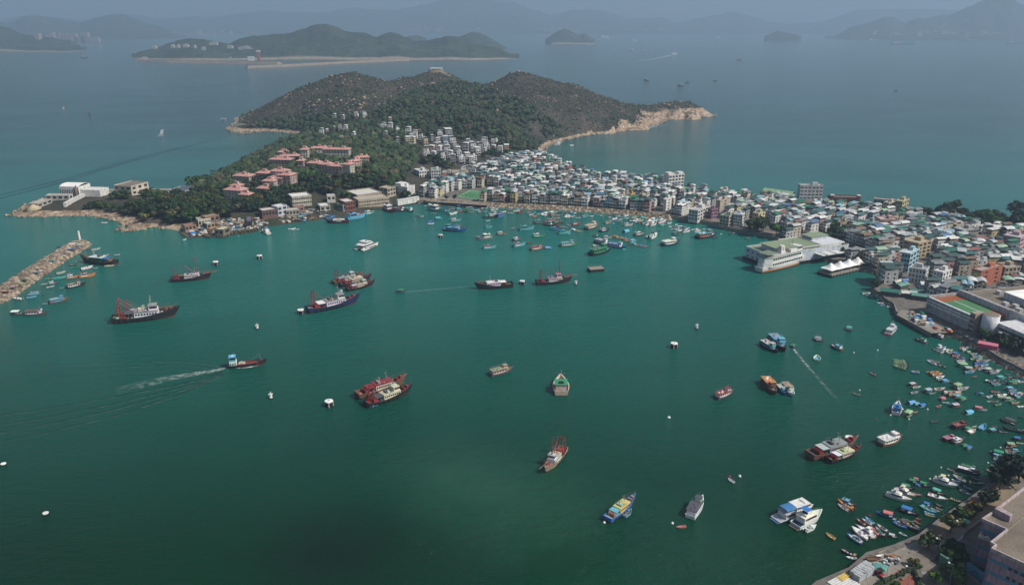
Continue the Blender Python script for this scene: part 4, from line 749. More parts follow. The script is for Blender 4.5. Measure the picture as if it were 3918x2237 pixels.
boat('plain_trawler', q(3, 3, 400, 195), q(3, 3, 850, 70), 'br', 'gy', 'grey roofed wooden vessel of the right hand trawler pair', col=dict(cab='lg', deck='dg', awn='lg', accent='rd', load='dg'))
boat('plain_trawler', q(3, 3, 590, 232), q(3, 3, 895, 130), 'bk', 'cr', 'red decked vessel of the right hand trawler pair', col=dict(cab='cr', deck='rd', awn='wh', accent='rd', deck2='lb'))
boat('cargo_lighter', (2276 / 2.6, 1120 + 742 / 2.6), (980 + 98 / 2.6, 1120 + 705 / 2.6), 'bk', 'lb', 'black cargo lighter with blue wheelhouse, under way with a wake', col=dict(cab='wh', accent='lb', load='rd', deck='br', deck2='cr'))
boat('plain_trawler', (1960 + 940 / 2.6, 1680 + 822 / 2.6), (1960 + 1205 / 2.6, 1680 + 622 / 2.6), 'bl', 'ye', 'blue fishing boat with tall yellow deckhouse', col=dict(cab='ye', deck='tn', accent='tn', awn='lb', load='lb', top='ye'))
boat('rowing_dinghy', q(2, 3, 1110, 780), q(2, 3, 1182, 715), 'lb', 'gy', 'grey blue skiff beside the blue and yellow boat')
boat('canopy_ferry', q(2, 3, 1765, 795), q(2, 3, 1885, 612), 'wh', 'dg', 'white boat with long black ribbed roof', col=dict(cab='wh', load='dg', deck='cr'))
boat('sampan', q(2, 3, 1730, 868), q(2, 3, 1635, 882), 'pk', 'tn', 'slim pinkish wooden sampan near the black roofed white boat')
boat('cabin_boat', q(2, 2, 487, 1025), q(2, 2, 480, 880), 'cr', 'gn', 'cream boat with green canopy seen from its square stern', col=dict(cab='cr', load='rd'), wscale=1.25)
boat('canopy_ferry', q(2, 2, 2025, 1058), q(2, 2, 2190, 990), 'dg', 'rd', 'small boat with crimson roof and white side panels', col=dict(cab='wh', load='wh'))
boat('canopy_ferry', q(1, 2, 2325, 828), q(1, 2, 2545, 768), 'dg', 'gn', 'cream and black boat carrying a green tarpaulin heap', col=dict(cab='cr', load='gn', top='tn'))
boat('canopy_ferry', (2950, 1297), (3003, 1347), 'bk', 'lb', 'right boat of the blue roofed pair near the eastern moorings', col=dict(cab='lb'))
boat('canopy_ferry', (2915, 1315), (2972, 1352), 'bk', 'lg', 'left boat of the pair, pale roof and turquoise bow', col=dict(cab='tq', load='rd'))
boat('canopy_ferry', (2923, 1458), (2966, 1512), 'br', 'og', 'orange and brown boat, left of the moored trio', col=dict(cab='br', load='wh', top='og'))
boat('canopy_ferry', (2975, 1480), (3004, 1512), 'bl', 'lg', 'pale blue boat in the middle of the moored trio', col=dict(cab='lb', load='lg'))
boat('canopy_ferry', (2998, 1475), (3035, 1518), 'wh', 'tn', 'narrow white boat, right of the moored trio', col=dict(cab='wh', load='tn'))
boat('canopy_ferry', (2940 + 1100 / 2.6, 1680 + 62 / 2.6), (2940 + 1315 / 2.6, 1680 - 5 / 2.6), 'br', 'wh', 'brown hulled yacht with broad white roof near the trawler pair', col=dict(cab='wh', load='wh', deck='wh'), wscale=1.2)
boat('plain_trawler', q(0, 1, 1160, 1180), q(0, 1, 830, 1150), 'bk', 'gn', 'long dark fishing vessel with green stern near the breakwater', col=dict(cab='gn', deck='br', awn='bl', accent='br', top='wh'))
boat('canopy_ferry', (850 / 4.55, 900 + 1192 / 4.55), (1190 / 4.55, 900 + 1120 / 4.55), 'br', 'lb', 'bright blue two level houseboat near the breakwater', col=dict(cab='lb', load='ye'), wscale=1.2)
boat('canopy_ferry', (430 / 4.55, 900 + 1392 / 4.55), (825 / 4.55, 900 + 1372 / 4.55), 'dg', 'br', 'long low boat with brown rack and white bundles', col=dict(cab='wh', load='br'))
boat('plain_trawler', (1080 + 665 / 2.6, 700 + 392 / 2.6), (1080 + 448 / 2.6, 700 + 402 / 2.6), 'bk', 'wh', 'black hulled red decked vessel at the shipyard quay', col=dict(cab='wh', deck='rd', awn='wh', accent='rd'))
boat('plain_trawler', (1560 + 870 / 6.375, 740 + 900 / 6.375), (1560 + 1400 / 6.375, 740 + 945 / 6.375), 'bl', 'lb', 'big blue and turquoise fishing boat in a raft west of centre', col=dict(cab='lb', accent='br', deck='br', awn='lb'))
boat('cabin_boat', (1560 + 870 / 6.375, 740 + 845 / 6.375), (1560 + 1180 / 6.375, 740 + 850 / 6.375), 'tq', 'tq', 'turquoise boat behind the big blue fishing boat', col=dict(cab='tq'))
boat('cabin_boat', (1560 + 1130 / 6.375, 740 + 860 / 6.375), (1560 + 1390 / 6.375, 740 + 880 / 6.375), 'br', 'pk', 'reddish boat rigged with poles beside the big blue fishing boat', col=dict(cab='tn', load='rd'))
boat('single_mast_trawler', (1560 + 1840 / 6.375, 740 + 595 / 6.375), (1560 + 2280 / 6.375, 740 + 560 / 6.375), 'dg', 'wh', 'white and turquoise working boat with a frame off the embankment', col=dict(cab='wh', accent='tq', deck='gy', top='wh'))
boat('canopy_ferry', (2220 + 240 / 6.375, 760 + 1395 / 6.375), (2220 + 730 / 6.375, 760 + 1275 / 6.375), 'bk', 'gn', 'long green roofed passenger boat with red bow', col=dict(cab='gn', load='rd', deck='tq'))
boat('canopy_ferry', (2220 + 680 / 6.375, 760 + 1160 / 6.375), (2220 + 1110 / 6.375, 760 + 1225 / 6.375), 'bl', 'lb', 'blue houseboat with white and blue roofs, red bow', col=dict(cab='wh', load='rd'), wscale=1.2)
boat('canopy_ferry', (2220 + 2000 / 6.375, 760 + 1155 / 6.375), (2220 + 2400 / 6.375, 760 + 1085 / 6.375), 'nv', 'wh', 'white two deck launch with navy hull west of the ferry pier', col=dict(cab='wh', load='wh'), wscale=1.15)
boat('canopy_ferry', (2540 + 795 / 6.375, 800 + 725 / 6.375), (2540 + 1250 / 6.375, 800 + 655 / 6.375), 'nv', 'tq', 'blue hulled launch with orange upper deck and teal awning', col=dict(cab='og', load='wh', deck='wh'), wscale=1.1)
boat('canopy_boat', q(1, 1, 1478, 1447), q(1, 1, 1382, 1452), 'dg', 'gn', 'small dark green canopy boat under way in mid harbour')
boat('canopy_boat', q(3, 2, 268, 552), q(3, 2, 222, 520), 'dg', 'gn', 'small green canopy boat drawing a long straight wake', wscale=1.3)
boat('cabin_boat', q(3, 2, 500, 490), q(3, 2, 480, 445), 'dg', 'gy', 'dark grey boat with red topped mast, seen end on', wscale=1.4)
boat('sampan', q(3, 2, 522, 478), q(3, 2, 550, 478), 'br', 'dg', 'brown tender beside the end on dark boat')
boat('cabin_boat', q(3, 2, 800, 384), q(3, 2, 806, 345), 'dg', 'tq', 'squat dark boat with teal awning near the white catamaran ferry', wscale=1.3)
boat('cabin_boat', q(3, 2, 735, 578), q(3, 2, 618, 528), 'dg', 'lb', 'dark fishing boat with blue canopy and white bow rail')
boat('rowing_dinghy', q(3, 2, 482, 680), q(3, 2, 482, 638), 'wh', 'lb', 'light blue round dinghy alone south of the dark boats', wscale=1.4)
boat('canopy_ferry', (3588 + 420 / 7.727, 1480 + 1240 / 7.727), (3588 + 860 / 7.727, 1480 + 1150 / 7.727), 'bk', 'rd', 'houseboat under a bright red and green arched roof', col=dict(cab='bk', top='rd', load='pg'), wscale=1.2)
boat('canopy_ferry', (3560 + 360 / 7.123, 1640 + 330 / 7.123), (3560 + 680 / 7.123, 1640 + 270 / 7.123), 'bk', 'pk', 'houseboat with pink sheet roof near the right edge', col=dict(cab='nv', load='bl'), wscale=1.3)
boat('canopy_ferry', (3560 + 800 / 7.123, 1640 + 1030 / 7.123), (3560 + 1325 / 7.123, 1640 + 1205 / 7.123), 'br', 'gn', 'long sampan with bright green flat roof', col=dict(cab='br', load='br', deck='br'), wscale=.8)
boat('canopy_ferry', (3560 + 690 / 7.123, 1640 + 1110 / 7.123), (3560 + 1325 / 7.123, 1640 + 1285 / 7.123), 'nv', 'wh', 'long sampan with white canvas roof beside the green roofed one', col=dict(cab='dg', load='wh', deck='lg'), wscale=.8)
boat('cargo_lighter', (3588 + 2540 / 7.727, 1480 + 1370 / 7.727), (3588 + 2080 / 7.727, 1480 + 1270 / 7.727), 'dg', 'dg', 'low dark grey barge near the right edge', col=dict(cab='dg', accent='dg', load='dg', deck='dg'), wscale=.7)
boat('rowing_dinghy', q(2, 3, 2206, 436), q(2, 3, 2148, 398), 'wh', 'lg', 'tiny white skiff next to a red buoy')

# ---- boats lying on the rubble breakwater are placed with it; buoys, drums and floats
def drum(u, v, s, label, group='mooring drums in the harbour'):
    p = P(u, v); o = thing('mooring_drum', (p.x, p.y, 0), random.uniform(0, 3), s * .84, label, 'mooring buoy', group)
    b = MB(['rubber', 'whitewash']).cyl((0, 0, -1), (0, 0, 3.1), 2.3, 2.3, 20)
    b.cur = 0
    for k in range(16):
        a_ = 2 * math.pi * k / 16; b.cur = 1 if k % 4 == 1 else 0; c_, s_ = math.cos(a_), math.sin(a_); b.bar((2.38 * c_, 2.38 * s_, .1), (2.38 * c_, 2.38 * s_, 3.2), .17)
    put('fender_wall', b.mesh('fender_wall'), o); put('deck', MB(['whitewash']).cyl((0, 0, 3.1), (0, 0, 3.6), 2.5, 2.4, 20).mesh('deck'), o)
    put('mooring_ring', MB(['steel']).cyl((0, 0, 3.45), (0, 0, 4.2), .35, .3, 8).bar((-.7, 0, 4.1), (.7, 0, 4.1), .16).bar((0, -1.2, 3.45), (.9, -1.2, 3.9), .1).mesh('mooring_ring'), o)
    return o
for (uv, s, lb) in (((2148 / 2.6, 560 + 1180 / 2.6), 1.0, 'dark mooring drum near the two masted junk'), (T(1, 1, 35, 1118), 1.0, 'dark mooring drum midway between junk and catamaran'), (T(1, 1, 1835, 908), .95, 'pale topped mooring drum below the big blue fishing boat'), (T(1, 2, 445, 208), 1.0, 'mooring drum at the stern of the navy trawler'), (T(1, 2, 727, 1125), 1.0, 'white striped mooring drum left of the red trawler pair'), (T(2, 1, 98, 1372), .95, 'mooring drum between the black and the red fishing vessels'), (T(2, 2, 1608, 545), 1.0, 'mooring drum alone in the centre right of the harbour'), ((3248, 1694), 1.0, 'mooring drum behind the right hand trawler pair')):
    drum(*uv, s, lb)
def marker(u, v, label):
    p = P(u, v); o = thing('marker_buoy', (p.x, p.y, 0), .4, .62, label, 'buoy', 'white marker buoys')
    put('float', MB(['rubber']).cyl((0, 0, -.5), (0, 0, .9), 1.9, 1.8, 12).mesh('float'), o); put('body', MB(['whitewash']).cyl((0, 0, .9), (0, 0, 3.6), 1.3, .9, 10).mesh('body'), o)
    put('cross_arm', MB(['whitewash']).box(-1.7, 1.7, -.5, .5, 3.6, 4.3, bottom=True).box(-.5, .5, -1.6, 1.6, 3.62, 4.3, bottom=True).cyl((0, 0, 4.4), (0, 0, 6.2), .3, .22, 6).mesh('cross_arm'), o)
for uv, lb in ((T(1, 2, 12, 358), 'white cross armed buoy below the green trawler'), (T(1, 2, 148, 1050), 'white cross armed buoy in the open lower left water'), (T(2, 1, 633, 1375), 'white cross armed buoy at the bow of the red fishing vessel'), (T(2, 2, 1835, 358), 'white cross armed buoy in the centre right water'), (T(1, 1, 848, 1466), 'white cross armed buoy in front of the raft of three trawlers')): marker(*uv, lb)
for uv, lb in ((T(0, 3, 35, 250), 'round white float at the left edge'), (T(0, 3, 455, 741), 'round white float in the lower left water')):
    p = P(*uv); o = thing('round_float', (p.x, p.y, 0), .5, 1.0, lb, 'buoy', 'round white floats')
    put('rim', MB(['rubber']).cyl((0, 0, -.3), (0, 0, .42), 1.32, 1.3, 20).mesh('rim'), o); put('lid', MB(['whitewash']).cyl((0, 0, .42), (0, 0, .62), 1.12, 1.05, 20).mesh('lid'), o)
fb = {}
def ballbuoy(u, v, s, c, label):
    if 'm' not in fb: fb['m'] = MB(['tarp']).ball((0, 0, .1), .5, .9, 10, 6).cyl((0, 0, .5), (0, 0, .75), .08, .08, 6).mesh('ball_buoy')
    p = P(u, v); o = put('ball_buoy', fb['m'], None, CC[c], (p.x, p.y, 0)); o.scale = (s, s, s)
    if label: tag(o, label, 'buoy', 'small mooring buoys')
    else: tag(o, None, 'buoy', 'small mooring buoys'); REG.append([o, 'small %s mooring buoy' % CW[c], '', None])
for x, y, c in ((2160, 372, 'rd'), (2262, 368, 'wh')): ballbuoy(*T(2, 3, x, y), 1.3, c, 'red ball buoy by the tiny skiff' if c == 'rd' else 'white ball buoy right of the red one')
ballbuoy(*T(2, 2, 1558, 1242), 1.6, 'wh', 'white float alone in the lower middle water')
for x, y in ((907, 970), (850, 597), (1070, 1258), (1215, 1218), (1333, 1157), (1398, 1258), (1583, 1160), (1086, 572)): ballbuoy(*T(3, 2, x, y), 1.0, 'wh' if x not in (1070,) else 'br', None)
ballbuoy(*T(3, 3, 1005, 760), 1.1, 'rd', 'red ball buoy between the quay moored boats')
for x, y in ((1440, 1234), (1260, 200), (1400, 145), (1710, 118)): ballbuoy(*C2(x, y), .9, 'wh', None)
for x, y in ((1905, 510), (1565, 925), (2135, 850), (485, 1270), (140, 1300), (290, 1055)): ballbuoy(*C1(x, y), .8, 'wh', None)
for x, y in ((915, 828), (1593, 835)): ballbuoy(*T(2, 3, x, y), 1.1, 'wh', 'white fender ball at the stern of the blue and yellow boat' if x < 1000 else 'white ball buoy left of the slim pinkish sampan')
p1_, p2_ = P(*T(2, 1, 765, 1255)), P(*T(2, 1, 903, 1243)); an = math.atan2(p2_.y - p1_.y, p2_.x - p1_.x); L_ = (p2_ - p1_).length
o = thing('floating_dock', ((p1_.x + p2_.x) / 2, (p1_.y + p2_.y) / 2 + 3, 0), an, 1, 'long grey floating dock with black sides in mid harbour', 'floating dock')
put('hull', MB(['rubber']).box(-L_ / 2, L_ / 2, -3.6, 3.6, -.5, 2.2).mesh('hull'), o); put('deck', MB(['concrete']).box(-L_ / 2 - .1, L_ / 2 + .1, -3.7, 3.7, 2.2, 2.5, bottom=True).mesh('deck'), o)
bl_ = MB(['steel']);
for k in range(6): bl_.cyl((-L_ / 2 + 1 + k * (L_ - 2) / 5, 3.0, 2.5), (-L_ / 2 + 1 + k * (L_ - 2) / 5, 3.0, 3.6), .3, .35, 8)
put('bollard', bl_.mesh('bollard'), o)
# ================================================================ TOWN
def rotm(mb):                         # turn a builder a quarter turn so that arches run front to back
    mb.v = [(y, -x, z) for x, y, z in mb.v]; return mb
def house_proto(w, d, st, roof, seed, full):
    """parts of a village house; front faces -y. full: every window, balcony and post as its own part"""
    r = random.Random(seed); h = st * 2.75 + .2; P_ = []
    wl = MB(['plaster', 'glass']).box(-w / 2, w / 2, -d / 2, d / 2, -1.5, h)
    par = MB(['plaster'])
    for a in ((-w / 2, w / 2, -d / 2, -d / 2 + .2), (-w / 2, w / 2, d / 2 - .2, d / 2), (-w / 2, -w / 2 + .2, -d / 2 + .2, d / 2 - .2), (w / 2 - .2, w / 2, -d / 2 + .2, d / 2 - .2)): par.box(*a, h + .002, h + .8)
    P_.append(('wall', wl, 'wall', None)); P_.append(('parapet', par, 'trim', 0))
    wins = MB(['glass']); bal = MB(['plaster'])
    nfx = 3 if w > 7 else 2
    for s in range(st):
        z0 = s * 2.75 + 1.0
        for k in range(nfx):
            x = -w / 2 + w * (k + .5) / nfx; ww = w / nfx * .3
            if s == 0: wins.box(x - ww * 1.15, x + ww * 1.15, -d / 2 - .03, -d / 2 + .02, .2, 2.5, bottom=True)
            else: wins.box(x - ww, x + ww, -d / 2 - .03, -d / 2 + .02, z0 - (.6 if k % 2 else 0), z0 + 1.25, bottom=True)
        for k in range(2):
            y = -d / 2 + d * (k + .55) / 2.1
            for sx in (1, -1): wins.box(sx * w / 2 - .02 if sx > 0 else -w / 2 - .03, sx * w / 2 + .03 if sx > 0 else -w / 2 + .02, y - .6, y + .6, z0, z0 + 1.2, bottom=True)
        if s > 0 and r.random() < .75: bal.box(-w / 2 + .15, w / 2 - .15, -d / 2 - 1.15, -d / 2 - .002, s * 2.75 - .12, s * 2.75 + .85, bottom=True)
    if full: P_.append(('window', wins, None, 0))
    else: o = wl.cur; wl.cur = 1; wl.add(wins.v, wins.f); wl.cur = o
    if bal.v: P_.append(('balcony', bal, 'trim', 0))
    hut = MB(['plaster']).box(w * .1, w * .42, d * .1, d * .42, h + .002, h + 2.5); 
    zc = h + 2.3
    if roof in ('arch', 'arch2', 'gable', 'flat', 'half'):
        cn = MB(['sheet']); y0, y1 = -d / 2 - .2, d / 2 + .1
        if roof == 'arch': cn.arch(-y1, -y0, -w / 2 - .1, w / 2 + .1, zc, w * .2, .1, 8); rotm(cn)
        elif roof == 'arch2': cn.arch(-y1, -y0, -w / 2 - .1, -.05, zc, w * .14, .1, 6); cn.arch(-y1, -y0, .05, w / 2 + .1, zc, w * .14, .1, 6); rotm(cn)
        elif roof == 'gable': cn.gable(-y1, -y0, -w / 2 - .1, w / 2 + .1, zc, w * .16); rotm(cn)
        elif roof == 'half': cn.arch(-y1 * .95, -y0 * .1, -w / 2 - .1, w / 2 + .1, zc, w * .17, .1, 7); rotm(cn)
        else: cn.add([(-w / 2 - .2, y0, zc), (w / 2 + .2, y0, zc), (w / 2 + .2, y1, zc + .7), (-w / 2 - .2, y1, zc + .7), (-w / 2 - .2, y0, zc - .12), (w / 2 + .2, y0, zc - .12), (w / 2 + .2, y1, zc + .58), (-w / 2 - .2, y1, zc + .58)], [(0, 1, 2, 3), (0, 4, 5, 1), (1, 5, 6, 2), (2, 6, 7, 3), (3, 7, 4, 0), (7, 6, 5, 4)])
        P_.append(('roof_canopy', cn, 'top', None)); ps = MB(['steel']); ci = len(P_) - 1
        for x in (-w / 2 + .15, w / 2 - .15):
            for y in (-d / 2 + .15, d / 2 - .15): ps.bar((x, y, h + .8), (x, y, zc + .02), .06)
        if full: P_.append(('post', ps, None, ci))
        bx = MB(['plaster']).box(-w * .3, w * .3, 0, d * .4, h + .002, h + 2.1); P_.append(('roof_room', bx, 'trim', None))
    elif roof == 'bare':
        P_.append(('stair_hut', hut, 'wall', None)); P_.append(('water_tank', MB(['steel']).cyl((-w * .25, d * .25, h), (-w * .25, d * .25, h + 1.5), .6, .6, 8), None, None)); P_.append(('roof_sheet', MB(['sheet']).box(-w * .45, 0, -d * .42, 0, h + 1.9, h + 2.0, bottom=True), 'top', None))
    elif roof == 'tile': P_.append(('roof', rotm(MB(['sheet']).gable(-d / 2 - .4, d / 2 + .4, -w / 2 - .4, w / 2 + .4, h - .2, w * .24, .15)), 'top', None)); P_.pop(1)
    if r.random() < .5: P_.append(('awning', MB(['tarp']).add([(-w / 2, -d / 2 - .01, 2.9), (w / 2, -d / 2 - .01, 2.9), (w / 2, -d / 2 - 2.2, 2.3), (-w / 2, -d / 2 - 2.2, 2.3)], [(0, 3, 2, 1), (0, 1, 2, 3)]), 'awn', 0))
    if full and r.random() < .8: P_.append(('air_unit', MB(['steel']).box(w / 2 + .002, w / 2 + .5, -1.5, -.6, 3.9, 4.6, bottom=True).box(w / 2 + .002, w / 2 + .5, 1.2, 2.1, 3.9, 4.6, bottom=True), None, 0))
    return dict(parts=P_, w=w, d=d, st=st, roof=roof, h=h)
SPEC = [(5.6, 8.6, 3, 'arch'), (6.6, 9, 3, 'arch'), (5.4, 8.6, 2, 'arch'), (7.4, 9, 3, 'arch2'), (6, 8.8, 3, 'flat'), (6.6, 8.6, 3, 'flat'), (5.8, 9, 3, 'gable'), (6.4, 8.8, 3, 'bare'), (7.2, 8.8, 3, 'half'), (5.8, 8, 2, 'tile'), (6.2, 9, 3, 'arch'), (6, 8.8, 3, 'half')]
def lod(full): return [house_proto(*sp, 40 + i, full) for i, sp in enumerate(SPEC)]
HF, HS = lod(True), lod(False)
for h_ in HF + HS: h_['meshes'] = None
TOPC = [('dark green', (.028, .070, .062), 22), ('green', (.03, .15, .085), 6), ('teal', (.05, .14, .14), 11), ('white', (.60, .60, .58), 20), ('pale grey', (.40, .42, .42), 18), ('grey', (.18, .195, .20), 14), ('blue', (.07, .15, .27), 3), ('light blue', (.24, .38, .45), 5), ('pale green', (.28, .40, .29), 6), ('rust red', (.22, .075, .055), 3), ('brown', (.16, .105, .07), 4)]
WALLC = [('white', (.66, .65, .62), 34), ('cream', (.52, .47, .37), 16), ('grey', (.32, .32, .31), 18), ('pale grey', (.46, .46, .45), 16), ('pink', (.46, .29, .28), 5), ('beige', (.42, .35, .27), 8), ('pale blue', (.33, .42, .47), 3), ('yellow', (.50, .42, .22), 2)]
def pick(tab): return random.choices(tab, [t[2] for t in tab])[0]
RW = dict(arch='arched', arch2='double arched', gable='pitched', flat='flat', half='half arched', bare='small', tile='gabled')
ROOF_N = {'bare': 'roof sheet', 'tile': 'roof'}
EXCL = []          # (x, y, radius) kept clear of ordinary houses
def place_house(x, y, z, rz, i, full, place, group='village houses', label=None, tc=None, wc=None):
    H = (HF if full else HS)[i]
    if H['meshes'] is None: H['meshes'] = expand(H['parts'])
    tc = tc or pick(TOPC); wc = wc or pick(WALLC); aw = pick(TOPC)
    o = thing('village_house', (x, y, z), rz, (1, 1, random.uniform(.92, 1.08)), label, 'house', group); done = []
    cols = dict(wall=wc[1], trim=tuple(c * .93 for c in wc[1]), top=tc[1], awn=aw[1])
    for nm, me, ck, pi in H['meshes']: done.append(put(nm, me, done[pi] if pi is not None else o, cols[ck] if ck else (1, 1, 1)))
    if not label: REG.append([o, '%s %s storey house with %s %s %s' % (wc[0], ('two', 'three', 'four')[H['st'] - 2], RW[H['roof']], tc[0], ROOF_N.get(H['roof'], 'rooftop canopy')), place, None])
    return o
class Merge:                           # far houses that read as one mass
    def __init__(s): s.V = []; s.F = []; s.C = []; s.n = 0
    def add(s, mb, M, col):
        v = np.array(mb.v, float); v = v @ np.array(M.to_3x3()).T + np.array(M.translation); dark = mb.mats[0] == 'glass'
        F = []; C = []
        for f, mi in zip(mb.f, mb.mi):
            c = (.03, .035, .04) if (dark or (mi == 1)) else col
            for k in range(1, len(f) - 1): F.append((f[0], f[k], f[k + 1])); C.append(c)
        F = np.array(F); V = v[F.ravel()]; s.V.append(V); s.C.append(np.repeat(np.array(C), 3, 0)); s.n += len(V)
    def build(s, name, mat='facecolor'):
        V = np.concatenate(s.V); C = np.concatenate(s.C); return np_mesh(name, V, np.arange(len(V)).reshape(-1, 3), mat, C)

# ---- landmark buildings from three ground corners: A nearest corner, B along the right face, C along the left face
def block3(name, label, A, B, C, h, floors=3, nb=5, nc=3, wall=(.6, .6, .58), roof=(.35, .34, .32), cat='building', zg=None, group=None, win=(.62, .5), wcol=None, side=None, hut=True, winz=None, para=.9, roofmat='paint', excl=True):
    zg = GZ0 if zg is None else zg
    a, b, c = P(*A, zg), P(*B, zg), P(*C, zg); u = (b - a); Lx = u.length; u.normalize(); n_ = Vector((-u.y, u.x, 0)); Ly = max(2.5, (c - a).dot(n_))
    o = thing(name, (a.x, a.y, zg), math.atan2(u.y, u.x), 1, label, cat, group)
    if excl:
        for i in range(3):
            for j in range(3):
                q_ = a + u * Lx * (i / 2) + n_ * Ly * (j / 2); EXCL.append((q_.x, q_.y, max(7.5, Lx / 4 + 4, Ly / 4 + 4) if Lx > 14 or Ly > 14 else 7.5))
    w_ = put('wall', MB(['plaster']).box(0, Lx, 0, Ly, -2, h).mesh('wall'), o, wall)
    if side: put('side_wall', MB(['plaster']).box(-.06, -.003, 0, Ly, -2, h, bottom=True).mesh('side_wall'), w_, side)
    rf = put('roof', MB([roofmat]).box(.25, Lx - .25, .25, Ly - .25, h, h + .1).mesh('roof'), o, roof)
    pp = MB(['plaster']); e = .12
    for q_ in ((-e, Lx + e, -e, .22), (-e, Lx + e, Ly - .22, Ly + e), (-e, .22, .22, Ly - .22), (Lx - .22, Lx + e, .22, Ly - .22)): pp.box(*q_, h + .002 - .3, h + para, bottom=True)
    put('parapet', pp.mesh('parapet'), o, tuple(x * .96 for x in wall))
    fh = h / floors; wm = {}
    def wn(axis, px, py, z0, ww, wh_):
        k = (axis, round(ww, 2), round(wh_, 2))
        if k not in wm: wm[k] = (MB(['glass']).box(-ww / 2, ww / 2, -.05, .02, 0, wh_, bottom=True) if axis == 'x' else MB(['glass']).box(-.05 if axis == 'l' else -.02, .02 if axis == 'l' else .05, -ww / 2, ww / 2, 0, wh_, bottom=True)).mesh('window')
        put('window', wm[k], w_, None, (px, py, z0))
    for f in range(floors):
        z0 = f * fh + fh * (.32 if winz is None else winz)
        for k in range(nb): wn('x', Lx * (k + .5) / nb, 0, z0, Lx / nb * win[0], fh * win[1])
        for k in range(nc): wn('l', 0, Ly * (k + .5) / nc, z0, Ly / nc * win[0], fh * win[1])
        for k in range(min(nc, 3)): wn('r', Lx, Ly * (k + .5) / max(1, min(nc, 3)), z0, Ly / max(1, min(nc, 3)) * win[0] * .8, fh * win[1])
    if hut: put('stair_hut', MB(['plaster']).box(Lx * .55, Lx * .8, Ly * .35, Ly * .75, h + .11, h + 2.8).mesh('stair_hut'), rf, wall)
    return o, Lx, Ly, w_, rf
t_ = lambda c, r: (lambda x, y: T(c, r, x, y))
k11, k21, k31, k01, k10, k32, k33 = t_(1, 1), t_(2, 1), t_(3, 1), t_(0, 1), t_(1, 0), t_(3, 2), t_(3, 3)
W_, CRM, BEI, PNK, GRY, YEL = (.66, .65, .63), (.55, .50, .40), (.42, .36, .28), (.48, .30, .28), (.36, .36, .35), (.50, .43, .23)
# fire station by the west promenade
o, Lx, Ly, w_, rf = block3('fire_station', 'white fire station with three tall red doors', k11(1505, 505), k11(1582, 482), k11(1390, 483), 10, 3, 0, 0, W_, (.55, .54, .52), hut=True)
dm = MB(['paint']).box(-.08, -.003, -1.7, 1.7, 0, 4.6, bottom=True).mesh('door')
for k in range(3): put('door', dm, w_, (.30, .03, .04), (0, Ly * (k * .27 + .2), .05))
for k in range(5): put('window', MB(['glass']).box(-.05, .02, -1.1, 1.1, 0, .9, bottom=True).mesh('window'), w_, None, (0, Ly * (k + .5) / 5, 6.6))
put('drill_tower', MB(['plaster']).box(1, Lx * .8, Ly * .5, Ly * .95, 10.1, 13.4).mesh('drill_tower'), rf, W_)
block3('stone_office', 'beige stone building with rounded bays behind the playground', k11(1950, 352), k11(2120, 350), k11(1935, 320), 10, 3, 7, 2, (.40, .36, .29), (.30, .26, .22))
block3('stone_office', 'smaller beige stone block beside the larger stone building', k11(1848, 348), k11(1945, 350), k11(1835, 322), 9.5, 3, 4, 2, (.42, .39, .33), (.36, .34, .31))
block3('apartment_block', 'white flat roofed block with green rooftop, behind the blue roofed cottages', k11(1745, 352), k11(1838, 350), k11(1738, 330), 13, 4, 4, 2, W_, (.12, .20, .14)); block3('apartment_block', 'white stepped block beside the wooded slope', k11(1625, 345), k11(1722, 335), k11(1612, 318), 11, 3, 4, 2, W_, (.5, .5, .48))
o, Lx, Ly, w_, rf = block3('tower_block', 'tall white block with rows of windows above the middle of town', k21(1550, 452), k21(1702, 435), k21(1494, 436), 17.5, 5, 5, 0, (.64, .63, .60), (.45, .44, .42), win=(.7, .55), hut=False)
put('stair_tower', MB(['plaster']).box(0, Lx * .3, Ly * .2, Ly * .8, 17.6, 20.5).mesh('stair_tower'), rf, W_); put('stair_tower', MB(['plaster']).box(Lx * .7, Lx, Ly * .2, Ly * .8, 17.6, 20.0).mesh('stair_tower'), rf, W_); put('aerial', MB(['steel']).bar((Lx * .5, Ly * .5, 17.6), (Lx * .5, Ly * .5, 24), .12).mesh('aerial'), rf)
o, Lx, Ly, w_, rf = block3('office_block', 'pale grey block with paired dark windows and a flagpole on the skyline', k31(306, 530), k31(532, 532), k31(300, 512), 14.5, 4, 6, 2, (.48, .49, .49), (.36, .36, .36), win=(.66, .34))
put('flagpole', MB(['steel']).bar((Lx * .38, Ly * .5, 14.5), (Lx * .38, Ly * .5, 25), .14).mesh('flagpole'), rf)
o, Lx, Ly, w_, rf = block3('brick_school', 'long dark brown building with white capped end towers on the skyline', k31(612, 590), k31(905, 596), k31(606, 566), 8, 2, 9, 2, (.13, .065, .05), (.17, .12, .10), hut=False, win=(.7, .3))
for x in (0, Lx - 3): tw = put('end_tower', MB(['plaster']).box(x, x + 3, -.3, 3, -1, 10.2, bottom=True).mesh('end_tower'), o, (.15, .075, .055)); put('tower_cap', MB(['plaster']).box(x - .3, x + 3.3, -.6, 3.3, 10.2, 11.2, bottom=True).mesh('tower_cap'), tw, W_)
a_, b_ = P(*k21(2482, 505), GZ0), P(*k31(215, 545), GZ0); an = math.atan2(b_.y - a_.y, b_.x - a_.x); L_ = (b_ - a_).length
o = thing('market_hall', (a_.x, a_.y, GZ0), an, 1, 'long low hall with a pale green pitched roof by the far shore', 'hall'); put('wall', MB(['plaster']).box(0, L_, 0, 13, -1, 6).mesh('wall'), o, (.4, .4, .38)); put('roof', MB(['sheet']).gable(-.6, L_ + .6, -.8, 13.8, 5.9, 3.2, .2).mesh('roof'), o, (.24, .36, .22))
